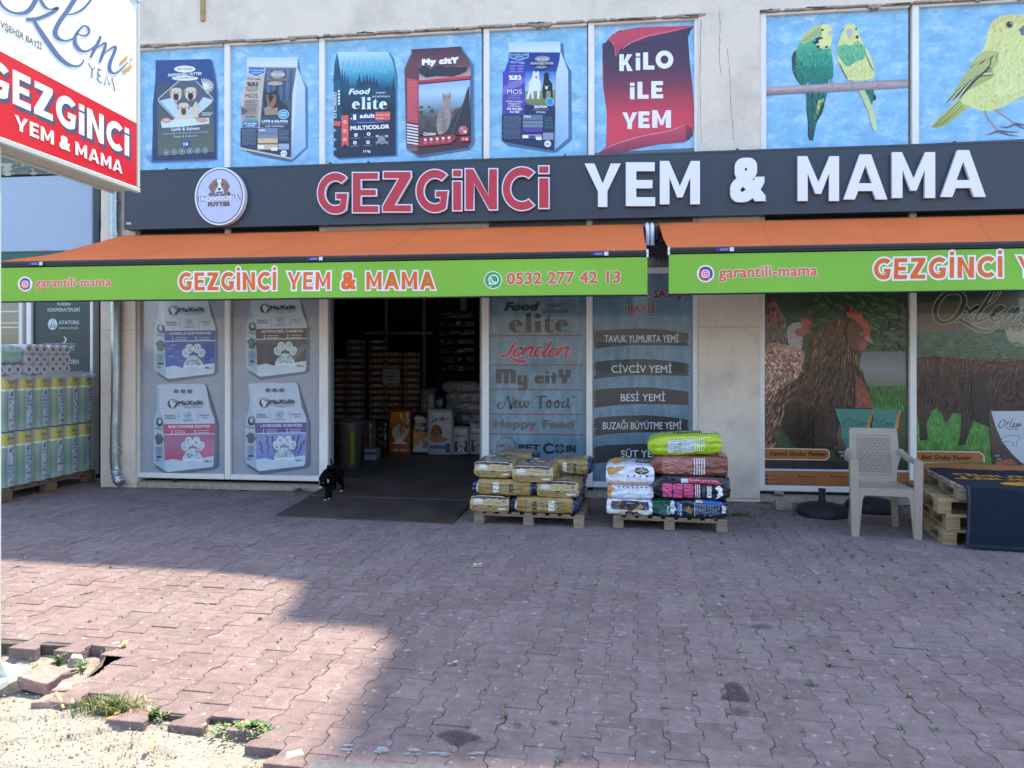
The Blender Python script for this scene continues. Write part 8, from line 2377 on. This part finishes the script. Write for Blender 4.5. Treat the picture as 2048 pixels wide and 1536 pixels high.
# rolls
def roll(M, x, y, z, r_=.054, L=.11, col='d8d3d4'):
    n = 18
    for a, b, c in (((x, r_), (x - L, r_), 'd8d3d4'),):
        vs = []
        for xx in (x, x - L):
            for k in range(n):
                t = 2 * math.pi * k / n; vs.append((xx, y + r_ * math.cos(t), z + r_ * math.sin(t)))
        M.add(vs, [(k, n + k, n + (k + 1) % n, (k + 1) % n) for k in range(n)], lin('d5cfd2'))
    ri = r_ * .38
    vs = []
    for rr_, xx in ((r_, x), (ri, x), (ri, x - .06)):
        for k in range(n):
            t = 2 * math.pi * k / n; vs.append((xx, y + rr_ * math.cos(t), z + rr_ * math.sin(t)))
    M.add(vs, [(k, (k + 1) % n, n + (k + 1) % n, n + k) for k in range(n)], lin('cfc8cc'))
    M.add(vs, [(n + k, n + (k + 1) % n, 2 * n + (k + 1) % n, 2 * n + k) for k in range(n)] + [tuple(2 * n + k for k in range(n))], lin('6a625f'))
def roll_pack(y0, z0, ny, nz, label, nx=3):
    rt = empty('toilet_roll_pack', (XP - .02, y0, z0), 0, label, 'toilet rolls', 'toilet roll packs on top of the paper towels')
    for j in range(ny):
        for k in range(nz):
            M = MB()
            for q in range(nx): roll(M, -q * .112, .055 + j * .109, .055 + k * .108)
            M.build('roll', M_plain, rt)
    M = MB(); M.bbox(-.112 * nx - .004, .003, -.003, ny * .109 + .003, -.001, nz * .108 + .003, .02)
    M.build('film_wrap', M_film, rt)
    return rt
ycol = lambda px: atx(px, 719, XP).y
yA = ycol(54)
roll_pack(yA, ztop + .012, 3, 3, 'wrapped toilet rolls on the paper pallet, the pack beside the green pack')
roll_pack(yA + .345, ztop + .012, 3, 3, 'wrapped toilet rolls at the end of the row, nearest the shop pier')
roll_pack(yA - .70, ztop + .012, 6, 1, 'low row of toilet rolls under the pale green pack')
gp = empty('tissue_pack', (XP - .02, yA - .70, ztop + .125), 0, 'pale green wrapped tissue pack lying on the low row of rolls', 'tissue pack')
b = Bag(.66, .36, .2, .15, .15, 71)
o = b.mesh(lambda x, y, z: 'a5cdb4' if z < .3 else 'b9d0d2', parent=gp); o.rotation_euler = (0, 0, R(90)); o.location = (-.18, .34, 0)
# crumpled film over the top tier
M = MB(); nu, nv = 26, 12; vs = []
for j in range(nv + 1):
    for i in range(nu + 1):
        u, v = i / nu, j / nv
        y = g1.y + LP * u; x = XP + .012 - .55 * v
        z = ztop + .02 + .05 * max(0, noise.noise(Vector((u * 9, v * 5, 2)))) + .04 * noise.noise(Vector((u * 4, v * 3, 6)))
        if j == 0: z = ztop - .03 + .02 * noise.noise(Vector((u * 20, 0, 0))); x = XP + .02
        vs.append((x + .02 * noise.noise(Vector((u * 14, v * 9, 3))), y, max(z, ztop + .004) if j else z))
M.add(vs, [(j * (nu + 1) + i, j * (nu + 1) + i + 1, (j + 1) * (nu + 1) + i + 1, (j + 1) * (nu + 1) + i) for j in range(nv) for i in range(nu)])
M.build('plastic_sheet', mat('cloudy_film', 'cfd8e0', .25, var=.08, alpha=.5, spec=.7), smooth=True, label='crumpled clear plastic sheet over the top tier of paper towels', cat='plastic sheet')

# ------------------------------------------------------------------ the cat
cp = atz(660, 992, .05)
cat = empty('cat', (cp.x, cp.y, 0), 0, 'black cat with white paws stepping out of the doorway, head lowered', 'cat')
def rel(px, py, Y): 
    p = aty(px, py, Y); return Vector((p.x - cp.x, p.y - cp.y, p.z))
yR, yF_ = atz(684, 983, .06).y, atz(652, 1001, .035).y
J = {}
def jt(n, p, r_, par=None): J[n] = (p, r_, par)
hip = rel(672, 946, yR - .02); sh = rel(655, 954, yF_ + .10)
midb = (hip + sh) / 2 + Vector((0, 0, .012))
jt('spine', midb, .085)
jt('hip', hip, .082, 'spine'); jt('rump', hip + Vector((.012, .05, -.01)), .055, 'hip')
jt('shoulder', sh, .072, 'spine')
jt('neck', sh + Vector((-.028, -.055, -.006)), .052, 'shoulder')
hd = rel(645.5, 966, yF_ - .03)
jt('head', hd + Vector((.004, .02, .004)), .046, 'neck'); jt('muzzle', hd + Vector((-.008, -.028, -.024)), .027, 'head')
t0 = hip + Vector((.0, .085, .02))
jt('tail1', t0, .016, 'rump'); jt('tail2', rel(668, 936, yR + .12), .013, 'tail1'); jt('tail3', rel(663, 926, yR + .13), .012, 'tail2'); jt('tail4', rel(661, 918, yR + .12), .009, 'tail3')
gz = lambda y: .05 if y > -.35 else .03
for s, nm in ((-1, 'l'), (1, 'r')):
    fp = rel(652, 1001, yF_) if s < 0 else rel(659, 998, yF_ + .06)
    fp.z = .042
    jt('fs' + nm, sh + Vector((s * .032, -.01, -.055)), .034, 'shoulder')
    jt('fe' + nm, Vector((sh.x * .45 + fp.x * .55 + s * .012, sh.y + .0, .14)), .026, 'fs' + nm)
    jt('fw' + nm, Vector((fp.x + s * .002, fp.y + .022, .075)), .018, 'fe' + nm); jt('fp' + nm, fp + Vector((0, -.012, .008)), .019, 'fw' + nm)
    rp = rel(684, 983, yR) if s > 0 else rel(668, 985, yR + .05)
    rp.z = .068
    jt('ht' + nm, hip + Vector((s * .035, -.005, -.045)), .05, 'hip')
    jt('hk' + nm, Vector((rp.x + s * .002, rp.y - .035, .165)), .03, 'ht' + nm); jt('hh' + nm, Vector((rp.x, rp.y + .04, .115)), .017, 'hk' + nm); jt('hp' + nm, rp + Vector((0, -.012, .004)), .018, 'hh' + nm)
names = list(J)
me = bpy.data.meshes.new('body')
me.from_pydata([J[n][0] for n in names], [(names.index(J[n][2]), names.index(n)) for n in names if J[n][2]], [])
body = bpy.data.objects.new('body', me); COL.objects.link(body); body.parent = cat
me.materials.append(M_fur)
sk = body.modifiers.new('skin', 'SKIN'); sk.use_smooth_shade = True
for i, n in enumerate(names):
    me.skin_vertices[0].data[i].radius = (J[n][1], J[n][1]); me.skin_vertices[0].data[i].use_root = (n == 'spine')
sb = body.modifiers.new('sub', 'SUBSURF'); sb.levels = 2; sb.render_levels = 2
hh = hd + Vector((.0, .0, .03))
for s in (-1, 1):
    M = MB(); c = hd + Vector((s * .027, .018, .036))
    M.add([c + Vector((-.017, 0, 0)), c + Vector((.017, 0, 0)), c + Vector((0, .012, -.006)), c + Vector((s * .009, .004, .044))], [(0, 1, 3), (1, 2, 3), (2, 0, 3), (0, 2, 1)])
    M.build('ear', M_fur, cat)
    M = MB(); M.lathe([(.001, -.004), (.0042, -.002), (.0042, .002), (.001, .004)], n=8); o = M.build('eye', mat('cat_eye', '8a8f3a', .1), cat); o.location = hd + Vector((s * .018 - .004, -.030, .004))
def blob(p, r_, name, m, sc=(1, 1, 1)):
    bm = bmesh.new(); bmesh.ops.create_icosphere(bm, subdivisions=2, radius=r_)
    for v in bm.verts: v.co = Vector((v.co.x * sc[0], v.co.y * sc[1], v.co.z * sc[2])) * (1 + .12 * noise.noise(v.co * 60))
    M = MB(); M.bm(bm); o = M.build(name, m, cat, smooth=True); o.location = p; return o
blob(hd + Vector((-.008, -.050, -.036)), .014, 'white_muzzle', M_furw, (1, .8, 1)); blob(hd + Vector((-.009, -.063, -.030)), .005, 'nose', mat('nose_pink', '8a5a58', .5))
blob(J['fpl'][0] + Vector((0, -.010, -.006)), .0145, 'white_paw', M_furw, (1, 1.1, .6)); blob(J['fpr'][0] + Vector((0, -.010, -.004)), .013, 'white_paw', M_furw, (1, 1.1, .6))
blob(J['hpr'][0] + Vector((0, -.008, -.004)), .016, 'white_paw', M_furw, (1, 1.2, .8)); blob(sh + Vector((.030, -.068, -.03)), .017, 'chest_patch', M_furw, (.7, .6, 1.3))

# ------------------------------------------------------------------ inside the shop
FZ_IN = Z_SILL
def inside_pt(px, Y): return aty(px, 719, Y).x
Yc = 3.6
M_can = mat('can_white', rough=.4, attr=True, var=.15)
def can_tray(x, z, w, label, n=4):
    rt = empty('can_tray', (x, Yc, z), 0, label, 'cans', 'trays of cans stacked inside the shop')
    M = MB(); M.box(-w / 2 + .003, w / 2 - .003, -.01, .18, 0, .035, lin('5f4334')); M.build('tray', M_can, rt)
    M = MB()
    for i in range(n):
        cx = -w / 2 + w * (i + .5) / n; r_ = w / n * .38
        for j in range(2):
            M.lathe([(r_ * .6, .037), (r_, .045), (r_, .07), (r_ * .7, .078), (r_ * .7, .088), (r_ * .3, .089)], (cx, .04 + j * .09, 0), 8, lin('b4aeaa' if i % 3 else '8f7f74'))
    M.build('cans', M_can, rt, kind='stuff')
    return rt
ORD = 'first second third fourth fifth sixth seventh eighth ninth tenth eleventh twelfth thirteenth fourteenth fifteenth sixteenth seventeenth eighteenth nineteenth twentieth'.split()
names_c = ['leftmost', 'second', 'third', 'fourth', 'last']
proto = None
for ci, (pa, pb, ya, yb) in enumerate(((664, 688, 722, 822), (690, 726, 680, 815), (735, 768, 680, 815), (769, 801, 708, 822), (804, 838, 708, 838))):
    xa, xb = inside_pt(pa, Yc), inside_pt(pb, Yc)
    zt_ = aty(700, ya, Yc).z; zb0 = FZ_IN
    k = 0; z = zb0
    while z < zt_ - .05:
        if proto is None: proto = can_tray((xa + xb) / 2, z, xb - xa, '')
        o = proto if (ci == 0 and k == 0) else copy_tree(proto)
        o.location = ((xa + xb) / 2, Yc + (.02 if k % 2 else 0), z)
        o.scale = ((xb - xa) / (inside_pt(688, Yc) - inside_pt(664, Yc)), 1, 1)
        o['label'] = 'tray of pale cans, %s column of the can stack, %s' % (names_c[ci], ('resting on the shop floor' if k == 0 else ORD[k] + ' tray up from the floor'))
        z += .1015; k += 1
# paper notice
M = MB(); a_, b_ = aty(765, 738, Yc - .06), aty(800, 767, Yc - .06)
M.box(a_.x, b_.x, Yc - .06, Yc - .055, b_.z, a_.z, lin('a9a8b4'))
o = M.build('paper_notice', M_can, label='white paper notice taped to the stacked cans', cat='notice')
P = Print(*[(lambda x, y: (lambda p: (p.x, p.z))(aty(x, y, Yc - .06))), (lambda u, v, d: Vector((u, Yc - .061 - d, v)))], [M_print])
for y, w in ((746, 12), (753, 18), (760, 10)): P.stroke([(782 - w / 2, y), (782 + w / 2, y)], 2.4, '55545c', smooth=False)
P.build('notice_print', o)
def inbag(px0, px1, py0, py1, Y, label, col, prints, depth=.16, rz_=0, pr=.3):
    """bag standing upright, seen from the front"""
    A, B = aty(px0, py1, Y), aty(px1, py0, Y)
    w, h = B.x - A.x, B.z - A.z
    b = Bag(h, w, depth, .08, pr, int(px0))
    rt = empty('standing_bag', ((A.x + B.x) / 2, Y, A.z), rz_, label, 'bag', 'bags standing on the shop floor')
    # local: x up the bag, y across, top face towards the street
    o = b.mesh(col, parent=rt)
    Mx = Matrix(((0, -1, 0, 0), (0, 0, -1, depth / 2), (1, 0, 0, h / 2), (0, 0, 0, 1)))
    o.matrix_local = Mx
    pix = lambda x, y: ((50 - x) / 50, (75 - y) / 75)
    P = Print(pix, lambda u, v, d: Mx @ (b.D(v, u, 1) + Vector((0, 0, .003 + d))), [M_bag_print], step=.0001); P.sub = .12
    prints(P); P.build('bag_print', rt)
    return rt
def p_amber(P):
    P.quad([(8, 8), (92, 8), (92, 60), (8, 60)], ('c98a2a', '9a4a1c'), 0, 6, 6); P.ell(50, 76, 34, 28, 'c9b79a'); P.ell(62, 66, 12, 16, '2b2320'); P.quad([(8, 112), (92, 112), (92, 138), (8, 138)], 'a8501e', 0, 6, 2); P.poly([(14, 112), (50, 92), (88, 112)], 'e2ded6'); P.stroke([(22, 132), (48, 131)], 8, 'cbbfa2', smooth=False); P.stroke([(54, 131), (82, 132)], 8, 'cbbfa2', smooth=False)
def p_brown(P):
    P.quad([(8, 60), (92, 70), (92, 120), (8, 120)], ('a67a1e', 'c79a34'), 0, 6, 4); P.poly([(8, 120), (60, 100), (92, 84), (92, 142), (8, 142)], 'b9c4cc'); P.ell(72, 112, 16, 18, '20201e'); P.ell(72, 112, 8, 9, 'b08a3a')
def p_london(P):
    P.quad([(6, 6), (94, 6), (94, 40), (6, 40)], 'c5cbd3', 0, 6, 3); P.text('London', 16, 40, 88, 36, 20, '24408a', .05, shear=.3)
    P.ell(36, 74, 24, 24, '8a5a36'); P.ell(34, 68, 16, 14, '9c6a40'); P.ell(28, 66, 2.5, 2.5, '1a1410'); P.ell(42, 66, 2.5, 2.5, '1a1410'); P.ell(35, 76, 5, 4, '2a1c14'); P.ell(20, 72, 6, 14, '6f4528'); P.ell(52, 72, 6, 14, '6f4528'); P.poly([(10, 90), (60, 88), (88, 100), (60, 108), (12, 106)], '9c6a40')
    for k in range(5): P.quad([(12 + k * 13, 118), (22 + k * 13, 118), (22 + k * 13, 130), (12 + k * 13, 130)], '2d58a8', 0, 1, 1)
    P.quad([(74, 112), (92, 112), (92, 142), (74, 142)], '274c94', 0, 2, 2)
def p_lit(c):
    def f(P):
        P.text('MaXxlit', 24, 54, 84, 50, 12, '2e3238', .04, res=1); P.ell(18, 50, 8, 8, '2e3238', ring=3)
        for k in range(3): P.ell(36 + k * 12, 20, 4, 4, '2e3238')
        P.quad([(8, 78), (92, 76), (92, 84), (8, 86)], '8a2c4c' if c == '20242c' else c, 0, 5, 1); P.quad([(8, 88), (92, 86), (92, 136), (8, 138)], c, 0, 6, 4); paw(P, 50, 112, .28, 'c3ccd0', 'dfe4e8')
    return f
WHT = lambda x, y, z: 'b9bdc4'
Yb = 2.7
inbag(779, 825, 817, 911, Yb, 'amber and orange bag with an animal face, standing inside the doorway', lambda x, y, z: '8a4a1c', p_amber)
inbag(823, 860, 826, 908, Yb + .03, 'dark brown and yellow bag between the amber bag and the London bag', lambda x, y, z: '33241c', p_brown, rz_=.25)
inbag(857, 908, 818, 909, Yb, 'white bag with a brown dog and blue London lettering', WHT, p_london)
inbag(908, 940, 852, 908, Yb, 'small white bag with a dark paw panel, beside the London bag', WHT, p_lit('20242c'))
inbag(941, 975, 846, 908, Yb + .02, 'small white bag with a teal paw panel by the door frame', WHT, p_lit('1c4a5c'))
inbag(714, 750, 838, 908, 2.2, 'grey and brown bag leaning behind the bin', lambda x, y, z: '55504e', lambda P: (P.quad([(10, 60), (90, 60), (90, 120), (10, 120)], '5d3a30', 0, 4, 4), None), rz_=-.2)
inbag(752, 778, 838, 905, 3.0, 'dark patterned bag between the bin and the amber bag', lambda x, y, z: '2a2f2c', lambda P: [P.ell(50, 40 + k * 30, 20, 8, '5a5f5a') for k in range(3)])
inbag(843, 872, 775, 840, 3.2, 'grey crumpled sack hanging beside the cans', lambda x, y, z: '6d6f74', lambda P: None, pr=.6)
inbag(862, 892, 788, 850, 3.25, 'dark blue crumpled sack behind the London bag', lambda x, y, z: '1c2750', lambda P: None, pr=.6)
for k, (a_, b_, c_, d_) in enumerate(((884, 968, 826, 850), (886, 972, 803, 828), (890, 970, 783, 806), (884, 964, 762, 786))):
    A, B = aty(a_, d_, 3.3), aty(b_, c_, 3.3)
    b = Bag(B.x - A.x, .5, B.z - A.z, .5, .4, 80 + k)
    rt = empty('sack', ((A.x + B.x) / 2, 3.5, A.z), 0, 'grey white sack in the pile at the back, ' + ('lowest', 'second up', 'third up', 'topmost')[k] + ' of four', 'sack', 'grey sacks piled at the back of the shop')
    b.mesh(lambda x, y, z: '8d8f96', parent=rt)
zb = aty(884, 850, 3.3).z
M = MB(); M.bbox(aty(888, 700, 3.3).x, aty(968, 700, 3.3).x, 3.3, 3.75, Z_SILL + .001, zb + .01, .01)
M.build('crate', mat('dark_crate', '2c2724', .8, var=.2), label='dark box under the pile of grey sacks', cat='box')
# dark sacks stacked at the right
for k in range(7):
    z0 = zb + .55 + .0; 
    A = aty(878, 760, 4.4)
    b = Bag(.75, .5, .15, .4, .3, 90 + k)
    rt = empty('sack', (A.x + .25, 4.7, 1.25 + k * .15), 0, 'dark shiny sack in the tall pile behind the grey sacks, ' + ('lowest', 'second', 'third', 'fourth', 'fifth', 'sixth', 'topmost')[k], 'sack', 'dark sacks in a tall pile')
    b.mesh(lambda x, y, z: '2a2c2e', parent=rt)
M = MB(); A = aty(878, 760, 4.4); M.bbox(A.x - .1, A.x + .62, 4.45, 4.95, Z_SILL + .001, 1.245, .01)
M.build('shelf_unit', mat('dark_crate', '2c2724', .8), label='dark shelving block under the tall pile of sacks', cat='shelf')
# bin
A = aty(690, 944, 1.15); wbin = (aty(716, 719, 1.15).x - aty(664, 719, 1.15).x) / 2
bn = empty('storage_bin', (A.x, 1.15 + wbin, Z_SILL), 0, 'brown round storage bin with a lid just inside the doorway', 'bin')
hb = aty(690, 846, 1.15).z - Z_SILL
M = MB(); M.lathe([(wbin * .84, 0), (wbin * .95, hb * .9), (wbin * .95, hb)], n=24); M.build('bin_body', mat('bin_brown', '4a3d38', .5, var=.1), bn, smooth='auto')
M = MB(); M.lathe([(wbin * 1.02, hb - .03), (wbin * 1.03, hb), (wbin * .9, hb + .02), (wbin * .3, hb + .03)], n=24); M.build('lid', mat('bin_lid', '4f545c', .4), bn, smooth='auto')
M = MB(); M.bbox(-wbin * .4, wbin * .6, -wbin * .8, wbin * .2, hb + .028, hb + .045, .004); M.build('lid_tray', mat('lid_orange', '7d3c28', .6), bn)
M = MB(); A = aty(702, 928, 1.2); B = aty(711, 862, 1.2)
M.bbox(A.x, B.x, 1.14, 1.17, A.z, B.z, .006)
M.build('lime_board', mat('lime_plastic', '74841c', .5), label='lime green strip leaning against the bin', cat='board')
A, B = aty(728, 914, 2.0), aty(752, 898, 2.0)
M = MB(); M.bbox(A.x, B.x, 2.0, 2.2, Z_SILL + .001, B.z, .004, lin('8a8c9a')); M.box(A.x, B.x, 1.996, 1.999, A.z + (B.z - A.z) * .3, A.z + (B.z - A.z) * .6, lin('33406a'))
M.build('small_box', M_can, label='small grey and blue carton on the floor beside the bin', cat='box')
# lamp tube and back window bars
A, B = aty(887, 645, 6.5), aty(920, 645, 6.5)
M = MB(); M.bbox(A.x, B.x, 6.47, 6.5, A.z - .01, A.z + .015, .003)
M.build('lamp_tube', mat('tube_light', 'e8ecf0', emit=('dfe8f0', 1.2)), label='short bright strip light on the back of the shop', cat='lamp')
M = MB()
for px in (772, 848, 924, 930): 
    x = aty(px, 719, 7.9).x; M.bbox(x - .03, x + .03, 7.9, 7.96, .1, 2.9, .004)
x0_, x1_ = aty(700, 719, 7.9).x, aty(990, 719, 7.9).x; M.bbox(x0_, x1_, 7.88, 7.955, 2.02, 2.08, .004)
M.build('back_window_bars', M_frame, bld)
# ------------------------------------------------------------------ across the street (seen only as reflections in the glass)
ob = empty('street_building', (0, -27, 0), 0, 'cream two storey building across the street, mirrored in the windows', 'building')
M = MB(); M.box(-22, 16, -.5, 0, -.1, 6.5); M.build('wall', mat('cream_wall', 'a89c86', .9, var=.1, scale=.6), ob)
wm = None
for i in range(11):
    for z0, z1 in ((.8, 2.4), (3.8, 5.3)):
        if wm is None:
            M = MB(); M.box(-.8, .8, .001, .03, 0, 1.5); w_ = M.build('window', mat('street_glass', '2b3338', .2), ob); wm = w_
            M = MB()
            for a_, b_, c_, d_ in ((-.9, -.8, -.1, 1.6), (.8, .9, -.1, 1.6), (-.8, .8, -.1, 0), (-.8, .8, 1.5, 1.6), (-.04, .04, 0, 1.5)): M.box(a_, b_, .031, .07, c_, d_)
            M.build('frame', M_frame, w_)
        else:
            w_ = copy_tree(wm, ob)
        w_.location = (-20 + i * 3.4, 0, z0)
